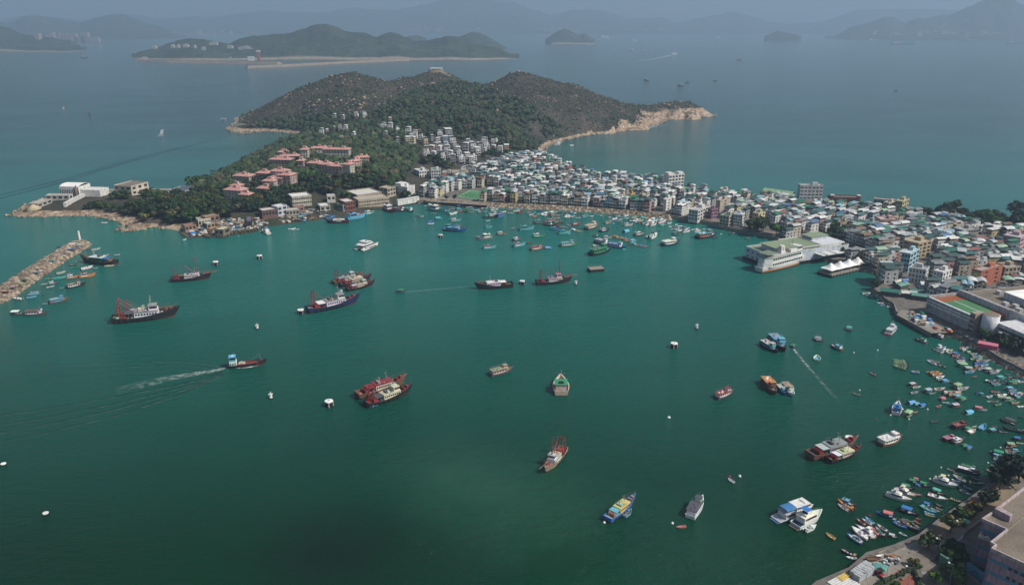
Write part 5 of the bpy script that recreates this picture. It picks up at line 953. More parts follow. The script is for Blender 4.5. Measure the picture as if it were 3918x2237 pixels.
for k in range(6): EXCL.append((a_.x + (b_.x - a_.x) * k / 5, a_.y + (b_.y - a_.y) * k / 5 + 6, 11))
block3('apartment_block', 'yellow block with a rooftop tank hut', k31(1312, 705), k31(1378, 672), k31(1250, 690), 14.5, 4, 3, 3, (.47, .42, .25), (.40, .36, .26)); block3('apartment_block', 'cream block left of the yellow block', k31(1180, 690), k31(1256, 672), k31(1130, 680), 12, 4, 3, 2, CRM, (.45, .43, .38)); block3('boat_shed', 'low grey shed in front of the open sea near the yellow block', k31(1042, 585), k31(1243, 605), k31(1040, 566), 6, 1, 6, 1, GRY, (.30, .30, .30), hut=False)
block3('apartment_block', 'pink walled block with dark centre bay', k31(1100, 850), k31(1282, 850), k31(1085, 815), 10.5, 3, 3, 2, PNK, (.45, .40, .38), win=(.5, .4)); block3('apartment_block', 'narrow grey block beside the pink walled block', k31(1000, 860), k31(1085, 850), k31(990, 830), 9, 3, 3, 2, GRY, (.1, .25, .27))
block3('apartment_block', 'ochre building with plain wall and rooftop terrace', k31(1470, 1120), k31(1602, 1085), k31(1385, 1065), 12, 4, 3, 2, (.43, .34, .21), (.40, .34, .26)); block3('apartment_block', 'pale blue apartment block with turquoise top near the tent pier', k31(1385, 1258), k31(1478, 1195), k31(1306, 1238), 14, 4, 3, 3, (.34, .52, .58), (.50, .55, .55))
block3('apartment_block', 'white building with round topped windows left of a similar one', k31(1545, 1372), k31(1578, 1335), k31(1405, 1320), 10, 3, 2, 5, (.60, .60, .58), (.30, .32, .32), win=(.45, .5)); block3('apartment_block', 'white corner block with many small dark windows above the sports centre', k31(1710, 1420), k31(1802, 1382), k31(1634, 1390), 11.5, 4, 3, 3, W_, (.55, .55, .53), win=(.45, .5))
o, Lx, Ly, w_, rf = block3('apartment_block', 'orange red walled block with a yellow sign on its grey side', k31(2088, 1412), k31(2302, 1345), k31(1978, 1392), 12, 4, 2, 3, (.40, .14, .085), (.33, .31, .29), win=(.25, .4), side=(.34, .33, .32)); put('sign_board', MB(['paint']).box(-.2, -.07, Ly * .2, Ly * .75, 8.2, 10.4, bottom=True).mesh('sign_board'), w_, (.62, .48, .05))
block3('apartment_block', 'beige block with flat sand coloured roof behind the orange block', k31(2330, 1345), k31(2485, 1330), k31(2310, 1290), 10, 3, 4, 2, BEI, (.42, .36, .27)); block3('apartment_block', 'pink balconied apartment block at the right edge', k31(2480, 1050), k31(2560, 1010), k31(2315, 1015), 11, 3, 2, 5, (.50, .31, .36), (.40, .38, .38), win=(.8, .35)); block3('scaffolded_building', 'grey building wrapped in scaffolding among the canopies', k31(1920, 945), k31(2075, 925), k31(1885, 905), 9, 3, 6, 3, (.34, .35, .33), (.38, .38, .36), win=(.8, .45)); block3('shed', 'long shed with rusty red roof near the right edge', k31(2120, 1005), k31(2262, 1000), k31(2098, 960), 6, 1, 4, 1, GRY, (.22, .10, .07), hut=False)
block3('bungalow', 'white bungalow with an arcade of dark openings among trees', k31(2130, 738), k31(2242, 722), k31(2112, 712), 6.5, 1, 5, 2, W_, (.45, .40, .30), hut=False, win=(.6, .6)); block3('bungalow', 'pale flat roofed bungalow hidden left of the arcaded bungalow', k31(1850, 705), k31(1960, 690), k31(1840, 680), 6, 2, 4, 2, CRM, (.42, .44, .34), hut=False)
block3('apartment_block', 'beige slab block standing among the middle rows', k21(2060, 655), k21(2162, 625), k21(2045, 640), 11, 4, 1, 1, (.44, .38, .31), (.40, .36, .31), win=(.2, .3)); block3('apartment_block', 'yellow house above the dark trees by the ferry pier', k21(2440, 775), k21(2508, 755), k21(2378, 765), 9.5, 3, 2, 3, (.55, .50, .30), (.50, .49, .45), win=(.4, .5)); block3('apartment_block', 'white four storey house with blue grey bands by the promenade trees', k21(2280, 805), k21(2302, 780), k21(2196, 790), 11, 4, 1, 4, W_, (.60, .60, .58), win=(.7, .4))
block3('apartment_block', 'cream house on the promenade, left of a twin', k21(1290, 590), k21(1312, 578), k21(1262, 585), 11, 3, 2, 2, CRM, (.45, .42, .36)); block3('apartment_block', 'cream house on the promenade, right of its twin', k21(1330, 605), k21(1360, 585), k21(1312, 598), 11, 3, 2, 2, CRM, (.45, .42, .36)); block3('apartment_block', 'tall white walled house on the promenade opposite the embankment end', k21(1525, 655), k21(1580, 620), k21(1508, 645), 12, 4, 1, 2, W_, (.50, .49, .47), win=(.25, .4)); block3('apartment_block', 'orange yellow house on the waterfront row', k21(1175, 580), k21(1217, 565), k21(1148, 573), 10, 3, 2, 2, (.55, .36, .13), (.40, .30, .20)); block3('apartment_block', 'blue walled house near the far shore', k21(900, 385), k21(950, 375), k21(885, 380), 8, 3, 2, 2, (.08, .15, .26), (.45, .45, .44))
block3('apartment_block', 'purple pink house on the promenade bend', k21(1980, 725), k21(2040, 715), k21(1945, 712), 9, 3, 3, 2, (.33, .17, .25), (.42, .40, .40)); block3('apartment_block', 'white flats with window bands on the promenade bend', k21(1840, 745), k21(1965, 690), k21(1775, 720), 9.5, 3, 5, 3, (.58, .57, .54), (.42, .40, .38)); block3('apartment_block', 'beige house behind the dark promenade awnings', k21(2150, 800), k21(2225, 775), k21(2095, 770), 9, 3, 3, 3, (.50, .43, .33), (.10, .20, .15))
# pink walls with red doors etc. along the upper rows
block3('garden_wall', 'long pink wall in the rows below the brown building', k31(225, 685), k31(465, 620), k31(222, 680), 4.5, 1, 0, 0, PNK, PNK, hut=False, excl=False)
def edge_wall0(pts, th, z0, z1):
    mb = MB(['paint'])
    for i in range(len(pts)):
        a_, b_ = pts[i], pts[(i + 1) % len(pts)]; mb.box(min(a_[0], b_[0]) - th / 2, max(a_[0], b_[0]) + th / 2, min(a_[1], b_[1]) - th / 2, max(a_[1], b_[1]) + th / 2, z0, z1 + .004 * i, bottom=True)
    return mb
# ---- ferry pier
o, Lx, Ly, w_, rf = block3('ferry_pier', 'white ferry pier building with pale green roofs over dark piles', (2850, 983), (2946, 1020), (3108, 931), 8.2, 2, 5, 0, (.52, .56, .62), (.20, .25, .145), zg=1.6, cat='ferry pier', hut=False, win=(.4, .3), para=.9)
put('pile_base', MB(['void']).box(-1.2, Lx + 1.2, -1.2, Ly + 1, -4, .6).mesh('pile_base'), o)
u2 = put('upper_storey', MB(['plaster']).box(Lx * .3, Lx * .95, Ly * .1, Ly * .3, 8.31, 12.4).mesh('upper_storey'), o, (.52, .56, .62)); put('upper_roof', MB(['paint']).box(Lx * .26, Lx * .99, Ly * .08, Ly * .33, 12.41, 13.0, bottom=True).mesh('upper_roof'), u2, (.22, .27, .16))
u2 = put('rear_hall', MB(['plaster']).box(Lx * .05, Lx * .9, Ly * .42, Ly * .98, 8.31, 10.2).mesh('rear_hall'), o, W_); put('hall_roof', MB(['paint']).box(Lx * .02, Lx * .93, Ly * .4, Ly * .66, 10.21, 10.7, bottom=True).mesh('hall_roof'), u2, (.20, .25, .145)); put('hall_roof', MB(['paint']).box(Lx * .06, Lx * .9, Ly * .66, Ly * .98, 10.21, 10.5, bottom=True).mesh('hall_roof'), u2, (.56, .58, .60)); put('roof_rim', edge_wall0(((Lx * .02, Ly * .4), (Lx * .93, Ly * .4), (Lx * .93, Ly * .66), (Lx * .02, Ly * .66)), .4, 10.5, 11.2).mesh('roof_rim'), u2, (.58, .58, .55))
st2 = put('upper_storey', MB(['plaster']).box(Lx * .08, Lx * .45, Ly * .7, Ly * .9, 10.51, 13.2).mesh('upper_storey'), o, (.52, .56, .62)); put('upper_roof', MB(['paint']).box(Lx * .06, Lx * .47, Ly * .68, Ly * .92, 13.21, 13.7, bottom=True).mesh('upper_roof'), st2, (.22, .27, .16))
for k in range(2): put('window', MB(['glass']).box(-.05 if 0 else Lx * .3 - .05, Lx * .3 + .02, Ly * (.14 + k * .09), Ly * (.18 + k * .09), 9.6, 11.2, bottom=True).mesh('window'), o)
cn = put('entrance_canopy', MB(['plaster']).box(Lx * 1.02, Lx * 1.3, Ly * .55, Ly * 1.12, 5.4, 5.9, bottom=True).mesh('entrance_canopy'), o, (.66, .66, .65))
for k in range(5): put('canopy_rib', MB(['plaster']).box(Lx * 1.0, Lx * 1.32, Ly * (.6 + k * .12), Ly * (.615 + k * .12), 5.91, 6.3, bottom=True).mesh('canopy_rib'), cn, (.5, .5, .5))
# ---- the ferry alongside
fa, fb_ = P(2900, 1043), P(3083, 994); an = math.atan2(fb_.y - fa.y, fb_.x - fa.x); FL = (fb_ - fa).length
o = thing('ferry', ((fa.x + fb_.x) / 2, (fa.y + fb_.y) / 2, 0), an, (FL / 60, FL / 60, FL / 60 * 1.22), 'white triple deck ferry with orange band, berthed at the pier', 'ferry')
h, d = hull_parts(60, 13, 3.4, 5.0, 3.6, .3, p=2.6, rake=2.5, d=1.6, transom=.6, n=19); put('hull', h.mesh('hull'), o, (.66, .65, .62)); put('main_deck', d.mesh('main_deck'), o, (.3, .3, .29))
bd = MB(['paint']); 
for s in (1, -1):
    pr = None
    for i in range(19):
        t = i / 18; b_ = .6 + .4 * math.sin(min(t / .45, 1) * math.pi / 2) if t < .45 else 1 - ((t - .45) / .55) ** 2.6
        q_ = (-30 + 60 * t + 1.2 * t ** 4, s * (max(b_, .02) * 6.5 * .955 + .06)); 
        if pr: bd.add([(pr[0], pr[1], .7), (q_[0], q_[1], .7), (q_[0], q_[1] * 1.012, 1.7), (pr[0], pr[1] * 1.012, 1.7)], [(0, 1, 2, 3) if s < 0 else (3, 2, 1, 0)])
        pr = q_
put('orange_band', bd.mesh('orange_band'), o, (.42, .13, .04))
def decked(x0, x1, w_, z0, z1, tail=.45):
    c = MB(['paint']); pts = [(x0 + 3, -w_ / 2 * tail), (x0 + 9, -w_ / 2), (x1 - 10, -w_ / 2), (x1 - 3, -w_ / 2 * .75), (x1, -w_ / 2 * .35), (x1, w_ / 2 * .35), (x1 - 3, w_ / 2 * .75), (x1 - 10, w_ / 2), (x0 + 9, w_ / 2), (x0 + 3, w_ / 2 * tail)]; return c.prism(pts, z0, z1), pts
c1, p1_ = decked(-31, 25, 12.2, 3.3, 6.2); s1 = put('saloon', c1.mesh('saloon'), o, W_); c2, p2_ = decked(-30, 22, 11.6, 6.35, 9.2); s2 = put('upper_saloon', c2.mesh('upper_saloon'), o, W_)
put('green_stripe', MB(['paint']).prism([(x * 1.004, y * 1.006) for x, y in p2_], 9.0, 9.24).mesh('green_stripe'), s2, (.06, .2, .12)); put('top_deck', MB(['paint']).prism([(x * .985, y * .97) for x, y in p2_], 9.25, 9.5).mesh('top_deck'), s2, (.40, .39, .36))
wi = MB(['glass']).box(-1.1, 1.1, -.05, .05, 0, 1.2, bottom=True).mesh('window')
for k in range(13):
    for s in (1, -1):
        put('window', wi, s1, None, (-20 + k * 2.9, s * 6.1, 4.3)); put('window', wi, s2, None, (-19.5 + k * 2.7, s * 5.8, 7.5))
wh, wr = cabin(12, 18.5, 7.5, 9.52, 12.2, .8, .3, .2); wb = put('wheelhouse', wh.mesh('wheelhouse'), o, W_); put('roof', wr.mesh('roof'), wb, (.55, .55, .52)); put('window', winring(12, 18.5, 7.5, 10.6, 11.7, .8).mesh('window'), wb)
put('stern_awning', MB(['paint']).box(-26, -14, -5, 5, 11.6, 11.8, bottom=True).mesh('stern_awning'), o, (.16, .20, .14)); put('stern_awning', MB(['paint']).box(3, 11, -4, 4, 9.52, 11.4).mesh('deck_house'), o, W_)
fn = put('funnel', MB(['paint']).box(-6, -1.5, -1.8, 1.8, 9.52, 14.4, taper=.4).mesh('funnel'), o, (.62, .60, .55)); em = MB(['paint'])
for s in (1, -1):
    ring = [(-3.75 + .62 * math.cos(2 * math.pi * k / 16), 12.3 + 1.15 * math.sin(2 * math.pi * k / 16)) for k in range(16)]; inn = [(-3.75 + .32 * math.cos(2 * math.pi * k / 16), 12.3 + .75 * math.sin(2 * math.pi * k / 16)) for k in range(16)]
    for k in range(16): em.add([(ring[k][0], s * 1.66, ring[k][1]), (ring[(k + 1) % 16][0], s * 1.66, ring[(k + 1) % 16][1]), (inn[(k + 1) % 16][0], s * 1.66, inn[(k + 1) % 16][1]), (inn[k][0], s * 1.66, inn[k][1])], [(0, 1, 2, 3), (3, 2, 1, 0)])
put('emblem', em.mesh('emblem'), fn, (.35, .04, .03)); put('mast', MB(['steel']).bar((10, 0, 9.5), (10, 0, 17), .16).bar((10, -1.6, 14.5), (10, 1.6, 14.5), .1).bar((-22, 0, 9.5), (-22, 0, 16.5), .13).mesh('mast'), o)
# ---- tent roofed pier
A_, B_, C_ = P(*k31(628, 1312)), P(*k31(1005, 1222)), P(*k31(512, 1262)); u = B_ - A_; TL = u.length; u.normalize(); n_ = Vector((-u.y, u.x, 0)); TW = (C_ - A_).dot(n_)
o = thing('tent_pier', (A_.x, A_.y, 0), math.atan2(u.y, u.x), 1, 'concrete pier under a white four peaked tent roof', 'pier'); put('deck', MB(['concrete']).box(0, TL, 0, TW, 1.6, 2.5, bottom=True).mesh('deck'), o)
pm = MB(['concrete']).cyl((0, 0, -3), (0, 0, 1.6), .35, .35, 8).mesh('pile'); fm = MB(['void']).box(0.02, 1, .02, TW, -2, 2.2, bottom=True).mesh('fender_wall'); put('fender_wall', fm, o)
for i in range(12):
    put('pile', pm, o, None, (TL * (i + .3) / 12, .6, 0)); put('pile', pm, o, None, (TL * (i + .3) / 12, TW - .6, 0))
for i in range(4):
    x0, x1 = TL * (.02 + i * .235), TL * (.02 + (i + 1) * .235); y0, y1 = TW * .08, TW * .92; g = 9; mb = MB(['whitewash']); vs = []; fs = []
    for a in range(g + 1):
        for b in range(g + 1):
            sx, sy = a / g * 2 - 1, b / g * 2 - 1; rr = min(1, math.hypot(sx, sy)); ed = max(abs(sx), abs(sy)); zz = 5.4 + 4.6 * (1 - ed) ** 1.9 + .55 * (abs(sx * sy)) * -.6; vs.append((x0 + (x1 - x0) * a / g, y0 + (y1 - y0) * b / g, zz))
    for a in range(g):
        for b in range(g): q0 = a * (g + 1) + b; fs.append((q0, q0 + g + 1, q0 + g + 2, q0 + 1))
    mb.add(vs, fs); tn = put('tent', mb.mesh('tent', True), o); put('tent_mast', MB(['steel']).bar(((x0 + x1) / 2, (y0 + y1) / 2, 2.5), ((x0 + x1) / 2, (y0 + y1) / 2, 10.6), .12).mesh('tent_mast'), tn)
    for y in (y0 + .3, y1 - .3): put('pillar', MB(['concrete']).cyl((x0 + .4, y, 2.5), (x0 + .4, y, 5.3), .25, .25, 8).mesh('pillar'), tn)
for i in range(9): put('railing', MB(['steel']).bar((TL * i / 9 + .2, .3, 3.4), (TL * (i + .9) / 9, .3, 3.4), .06).bar((TL * i / 9 + .2, .3, 2.5), (TL * i / 9 + .2, .3, 3.45), .06).mesh('railing'), o)
EXCL.append(((A_ + B_).x / 2, (A_ + B_).y / 2, 20))
# ---- sports centre and market with the roof court
f0, f1 = P(*k32(1585, 190), GZ0), P(*k32(2035, 395), GZ0); u = f1 - f0; SL = u.length; u.normalize(); n_ = Vector((-u.y, u.x, 0))
o = thing('sports_centre', (f0.x, f0.y, GZ0), math.atan2(u.y, u.x), 1, 'large white sports centre with a green and orange roof court', 'sports centre'); CW_ = 22.0
base = put('wall', MB(['plaster']).box(0, SL, 0, CW_, -2, 6.2).mesh('wall'), o, (.42, .40, .41)); put('upper_wall', MB(['plaster']).box(-.6, SL + .6, -1.4, .1, 5.6, 10.4, bottom=True).mesh('upper_wall'), o, (.62, .62, .63))
for i in range(11): put('window', MB(['glass']).box(-.5, .5, 0, .06, 0, .35, bottom=True).mesh('window') if i == 0 else bpy.data.meshes['window'], None) if False else None
vm = MB(['glass']).box(-1.5, 1.5, -.05, .02, 0, .5, bottom=True).mesh('window')
for i in range(13):
    for zz in (7.0, 9.0): put('window', vm, o, None, (SL * (i + .5) / 13, -1.4, zz))
put('orange_court', MB(['orangecourt']).box(.1, SL - .5, .15, CW_ - .05, 6.2, 9.35).mesh('orange_court'), o); put('green_court', MB(['pitch']).box(SL * .22, SL * .80, .9, CW_ - 1.2, 9.36, 9.37).mesh('green_court'), o); put('court_line', MB(['whitewash']).box(SL * .22, SL * .8, CW_ * .49, CW_ * .51, 9.374, 9.378).mesh('court_line'), o)
put('back_wall', MB(['plaster']).box(-1, SL + 1, CW_, CW_ + .8, 0, 13.0).mesh('back_wall'), o, (.45, .44, .46)); put('end_wall', MB(['plaster']).box(-1.4, -.1, -1.0, CW_ + .8, -2, 11.0).mesh('end_wall'), o, (.40, .37, .36))
M0 = put('main_block', MB(['plaster']).box(1.0, SL + 55, CW_ + .82, CW_ + 60, -2, 12.0).mesh('main_block'), o, (.58, .57, .56)); put('main_roof', MB(['roofgravel']).box(1.6, SL + 54, CW_ + 1.4, CW_ + 59, 12.02, 12.1).mesh('main_roof'), M0)
put('parapet', MB(['plaster']).box(1.0, SL + 55, CW_ + .83, CW_ + 1.4, 12.0, 13.2).mesh('parapet'), M0, W_)
hl = put('roof_hall', MB(['plaster']).box(SL * .52, SL * 1.6, CW_ + 15, CW_ + 32, 12.12, 16.5).mesh('roof_hall'), M0, (.52, .53, .55)); put('hall_roof', MB(['whitewash']).box(SL * .51, SL * 1.61, CW_ + 14.6, CW_ + 32.4, 16.51, 16.9, bottom=True).mesh('hall_roof'), hl)
pm = MB(['plaster']).box(-1.6, 1.6, -1.4, 1.4, 0, 2.2).mesh('plant_room')
for x, y in ((SL * .8, 6), (SL * .93, 8.5), (SL * 1.1, 5), (SL * 1.25, 10), (SL * .3, 20)): put('plant_room', pm, M0, (.46, .45, .44), (x, CW_ + y, 12.12))
rt = put('round_tower', MB(['plaster']).cyl((SL + 6.2, 4.5, -1), (SL + 6.2, 4.5, 13.2), 4.6, 4.6, 28).mesh('round_tower', True), o, (.62, .63, .66)); put('tower_roof', MB(['roofgravel']).cyl((SL + 6.2, 4.5, 12.2), (SL + 6.2, 4.5, 13.3), 4.2, 4.2, 28).mesh('tower_roof'), rt)
stt = put('stair_tower', MB(['plaster']).box(SL - 2.4, SL + 1.55, -2.2, 5, -2, 12.6).mesh('stair_tower'), o, (.38, .30, .25))
for k in range(4): put('window', MB(['glass']).box(SL - 2.2, SL + 1.2, -2.26, -2.15, k * 3 + .6, k * 3 + 2.0, bottom=True).mesh('window'), stt)
wg = put('white_wing', MB(['plaster']).box(SL + 9, SL + 62, 6, CW_ + .8, -2, 9.5).mesh('white_wing'), o, (.60, .60, .61))
for k in range(2): put('recess', MB(['glass']).box(SL + 11.5, SL + 60, 5.9, 6.05, 2.2 + k * 3.6, 3.6 + k * 3.6, bottom=True).mesh('recess'), wg)
for k in range(4): put('bay', MB(['plaster']).box(SL + 15 + k * 11, SL + 20 + k * 11, 2.2, 5.98, .5, 6.0).mesh('bay'), wg, (.56, .56, .58))
for a_ in range(0, 10):
    for b_ in range(0, 7): q_ = f0 + u * (a_ * 11) + n_ * (b_ * 12); EXCL.append((q_.x, q_.y, 9))
for (x, y, sx, sy, c, a_, lb) in ((1215, 1420, 13, 9, (.03, .13, .105), -.5, 'big dark green sloping roof over the seafood stalls at the water edge'), (1330, 1360, 11, 6, (.12, .26, .22), .55, 'pale green tarpaulin roof behind the big dark green one'), (1290, 1330, 9, 3, (.4, .42, .36), .6, 'striped pale awning roof near the water edge'), (1400, 1440, 10, 6, (.5, .5, .48), -.3, 'white sheet roof among the green stalls'), (1480, 1425, 9, 6, (.06, .17, .14), -.3, 'green sheet roof left of the white houses'), (1360, 1320, 6, 3, (.06, .15, .38), .4, 'bright blue tarpaulin over a stall'), (1540, 1470, 14, 6, (.10, .26, .22), -.45, 'long pale teal roof against the sports centre end wall')):
    p_ = P(*k31(x, y), GZ0 + 4); o_ = thing('market_stall', (p_.x, p_.y, GZ0), a_, 1, lb, 'stall', 'stalls at the water edge'); put('roof', MB(['sheet']).gable(-sx / 2, sx / 2, -sy / 2, sy / 2, 3.2, 1.3, .12).mesh('roof'), o_, c); put('counter', MB(['plaster']).box(-sx * .42, sx * .42, -sy * .38, sy * .38, 0, 2.9).mesh('counter'), o_, (.12, .11, .10)); EXCL.append((p_.x, p_.y, max(sx, sy) * .55))
# quay in front of it
qa, qb, qc, qd = P(*k32(1268, 225), 2.2), P(*k32(1600, 398), 2.2), P(*k32(1800, 400), 2.2), P(*k32(1420, 170), 2.2)
# ---- other fixed places to keep clear: playground pitch, square, large tree clumps
for (u_, v_, r_) in ((1180, 484, 30), (1150, 490, 22), (1215, 476, 22), (1205, 455, 8), (1222, 438, 8), (1240, 428, 8), (1892, 572, 20), (1870, 568, 14), (1918, 578, 12), (2078, 588, 13), (2068, 600, 10), (1240, 392, 22), (1215, 400, 14), (2125, 515, 16), (2100, 518, 12), (1370, 470, 7), (1740, 492, 7), (2325, 540, 22), (2400, 545, 26), (2450, 560, 26), (2500, 570, 26), (2430, 525, 22), (2520, 545, 26), (2300, 560, 8), (2090, 625, 10)):
    p_ = P(*U(u_, v_), GZ0); EXCL.append((p_.x, p_.y, r_))
# ---- ordinary houses: rows that follow the waterfront
FRONT = [P(*U(*p), GZ0) for p in ((1120, 497), (1215, 504), (1300, 508), (1380, 511), (1480, 517), (1580, 526), (1660, 533), (1750, 547), (1840, 567), (1930, 588), (2020, 618), (2085, 642), (2170, 680), (2205, 715), (2250, 748), (2330, 775), (2560, 800))]
TOWNP = [P(*U(*p), GZ0) for p in ((1036, 497), (1100, 500), (1215, 505), (1300, 509), (1380, 512), (1480, 518), (1580, 527), (1660, 534), (1750, 548), (1840, 568), (1930, 589), (2020, 619), (2085, 643), (2178, 682), (2206, 716), (2240, 748), (2300, 755), (2420, 770), (2600, 800), (2640, 560), (2560, 562), (2330, 552), (2300, 546), (2200, 535), (2080, 524), (1980, 513), (1860, 498), (1790, 491), (1700, 479), (1640, 458), (1560, 452), (1480, 445), (1420, 428), (1360, 398), (1330, 392), (1290, 398), (1180, 425), (1095, 446), (1036, 455))]
tp2 = [(p.x, p.y) for p in TOWNP]; LM = [(p.x, p.y) for p in FRONT]
seg = []; acc = 0
for i in range(len(LM) - 1): L_ = math.hypot(LM[i + 1][0] - LM[i][0], LM[i + 1][1] - LM[i][1]); seg.append((acc, L_)); acc += L_
cand = []; used = {}
def free(x, y, r):
    ci, cj = int(x // 12), int(y // 12)
    for a_ in (-1, 0, 1):
        for b_ in (-1, 0, 1):
            for (xx, yy, rr) in used.get((ci + a_, cj + b_), ()):
                if (xx - x) ** 2 + (yy - y) ** 2 < (.70 * (r + rr)) ** 2: return False
    return True
rnd = random.Random(5)
for k in range(34):
    off = 5 + k * 9.3 + (k // 3) * 1.6; s_ = 2.0 - 40
    while s_ < acc + 60:
        i = max(0, min(len(seg) - 1, next((j for j, (a0, L_) in enumerate(seg) if s_ < a0 + L_), len(seg) - 1))); a0, L_ = seg[i]; t = (s_ - a0) / L_
        tx, ty = (LM[i + 1][0] - LM[i][0]) / L_, (LM[i + 1][1] - LM[i][1]) / L_
        tt = min(1, max(0, t)); j = min(i + 1, len(seg) - 1) if tt > .5 else max(i - 1, 0); Lj = seg[j][1]; bx, by = (LM[j + 1][0] - LM[j][0]) / Lj, (LM[j + 1][1] - LM[j][1]) / Lj; wgt = abs(tt - .5) * .9; tx, ty = tx * (1 - wgt) + bx * wgt, ty * (1 - wgt) + by * wgt; m_ = math.hypot(tx, ty); tx /= m_; ty /= m_
        hi = rnd.choices(range(12), [14, 14, 8, 8, 12, 6, 9, 9, 8, 4, 5, 6])[0]; H = HS[hi]
        x = LM[i][0] + (LM[i + 1][0] - LM[i][0]) * t - ty * off + rnd.uniform(-.8, .8); y = LM[i][1] + (LM[i + 1][1] - LM[i][1]) * t + tx * off + rnd.uniform(-1, 1)
        s_ += H['w'] * .98 + (3.2 if rnd.random() < .08 else .15)
        if not inpoly(np.array([x]), np.array([y]), tp2)[0] or rnd.random() < .03: continue
        if any((x - ex) ** 2 + (y - ey) ** 2 < (er + 2.0) ** 2 for ex, ey, er in EXCL): continue
        r_ = (H['w'] + H['d']) / 4
        if not free(x, y, r_): continue
        used.setdefault((int(x // 12), int(y // 12)), []).append((x, y, r_)); cand.append((x, y, math.atan2(ty, tx) + rnd.gauss(0, .03), hi, k))
def view_size(x, y, z=GZ0): return 1 / math.hypot(x, y, CAM_H - z)
vis = []
for c_ in cand:
    uu, vv = proj((c_[0], c_[1], 8)); 
    if -60 < uu < 3980 and vv < 2300: vis.append((view_size(c_[0], c_[1]), c_))
vis.sort(key=lambda q_: -q_[0])
mg = Merge(); far_n = 0
for rank, (_, (x, y, rz, hi, k)) in enumerate(vis):
    if rank < 272: place_house(x, y, GZ0, rz, hi, rank < 130, 'row %d' % k)
    else:
        tc, wc, aw = pick(TOPC), pick(WALLC), pick(TOPC); M = Matrix.Translation((x, y, GZ0)) @ Matrix.Rotation(rz, 4, 'Z') @ Matrix.Diagonal((1, 1, random.uniform(.9, 1.1), 1)); cols = dict(wall=wc[1], trim=tuple(q_ * .93 for q_ in wc[1]), top=tc[1], awn=aw[1]); far_n += 1
        for nm, mb, ck, pi in HS[hi]['parts']: mg.add(mb, M, cols[ck] if ck else (.25, .25, .25))
tag(put('far_houses', mg.build('far_houses')), 'mass of small white and green roofed houses filling the far town', 'houses', None, 'stuff')
print('houses', len(vis), 'merged', far_n)

# ---- houses on the slopes
HILLH = [(k10, 655, 1352, 'white', 6), (k10, 710, 1350, 'pink', 4), (k10, 778, 1330, 'mauve', 4), (k10, 835, 1312, 'cream', 4), (k10, 890, 1312, 'white', 7), (k10, 780, 1200, 'grey', 6), (k10, 1000, 1185, 'white', 6), (k10, 1080, 1180, 'white', 6), (k10, 865, 1215, 'grey', 5), (k10, 1265, 1300, 'white', 7), (k10, 1335, 1300, 'white', 7), (k10, 1335, 1235, 'orange', 4), (k10, 1410, 1338, 'white', 5), (k10, 1515, 1335, 'white', 7), (k10, 1290, 1385, 'grey', 5), (k10, 1540, 1390, 'white', 5), (k10, 1640, 1405, 'white', 5), (k10, 1580, 1372, 'white', 6), (k10, 1830, 1375, 'white', 7), (k10, 1910, 1370, 'grey', 10), (k10, 1885, 1430, 'blue', 7), (k10, 1945, 1430, 'white', 8), (k10, 2110, 1340, 'white', 5), (k10, 970, 1385, 'white', 5), (k10, 850, 1415, 'cream', 5), (k10, 1560, 1440, 'cream', 6), (k10, 1510, 1440, 'cream', 6), (k10, 1680, 1440, 'cream', 6), (k10, 1410, 1450, 'grey', 5), (k10, 1755, 1418, 'grey', 5), (k10, 1810, 1440, 'white', 6), (k10, 2270, 1450, 'white', 8), (k10, 2370, 1448, 'white', 8), (k10, 2110, 1452, 'blue', 6),
         (k11, 1745, 68, 'pink', 8), (k11, 1820, 80, 'white', 6), (k11, 1900, 70, 'white', 8), (k11, 1700, 130, 'white', 7), (k11, 1765, 130, 'white', 7), (k11, 1850, 115, 'grey', 6), (k11, 1930, 125, 'white', 7), (k11, 1860, 150, 'white', 6), (k11, 1960, 165, 'grey', 7), (k11, 2040, 165, 'white', 8), (k11, 2100, 135, 'white', 7), (k11, 2160, 150, 'white', 7), (k11, 2085, 40, 'grey', 8), (k11, 2150, 35, 'white', 8), (k11, 2220, 40, 'grey', 7), (k11, 2290, 35, 'white', 8), (k11, 2360, 60, 'pink', 7), (k11, 2430, 70, 'white', 7), (k11, 2200, 80, 'white', 8), (k11, 2490, 60, 'pink', 7), (k11, 2270, 90, 'white', 6), (k11, 2140, 175, 'white', 6), (k11, 2020, 110, 'white', 6), (k11, 1780, 40, 'cream', 6), (k11, 1690, 100, 'white', 6), (k11, 1830, 45, 'white', 6), (k11, 1890, 25, 'white', 6), (k11, 1980, 40, 'grey', 7), (k11, 2010, 80, 'grey', 6)]
HC = dict(white=W_, pink=PNK, mauve=(.22, .16, .18), cream=(.56, .52, .38), grey=GRY, orange=(.5, .33, .25), blue=(.22, .35, .45))
FLATS = []
for i, (kf, x, y, cn_, wd) in enumerate(HILLH):
    uv = kf(x, y); z_ = 12.
    for _ in range(12): p_ = P(*uv, z_); z_ = .5 * z_ + .5 * gz(p_.x, p_.y)
    p_ = P(*uv, z_); FLATS.append((p_.x, p_.y, 9))
    pj = proj(p_); tcl = TOPC[3] if i % 3 else TOPC[4]
    ho = place_house(p_.x, p_.y, z_ - .3, random.uniform(-.25, .5), rnd.choice([0, 4, 4, 7, 8, 10, 1]), False, 'on the wooded slope', 'houses on the wooded slope', None, tcl, (cn_, HC[cn_])); sc_ = wd / 8. * 1.25; ho.scale = (sc_, sc_ * .8, ho.scale[2] * (.95 + .2 * (wd > 8)))
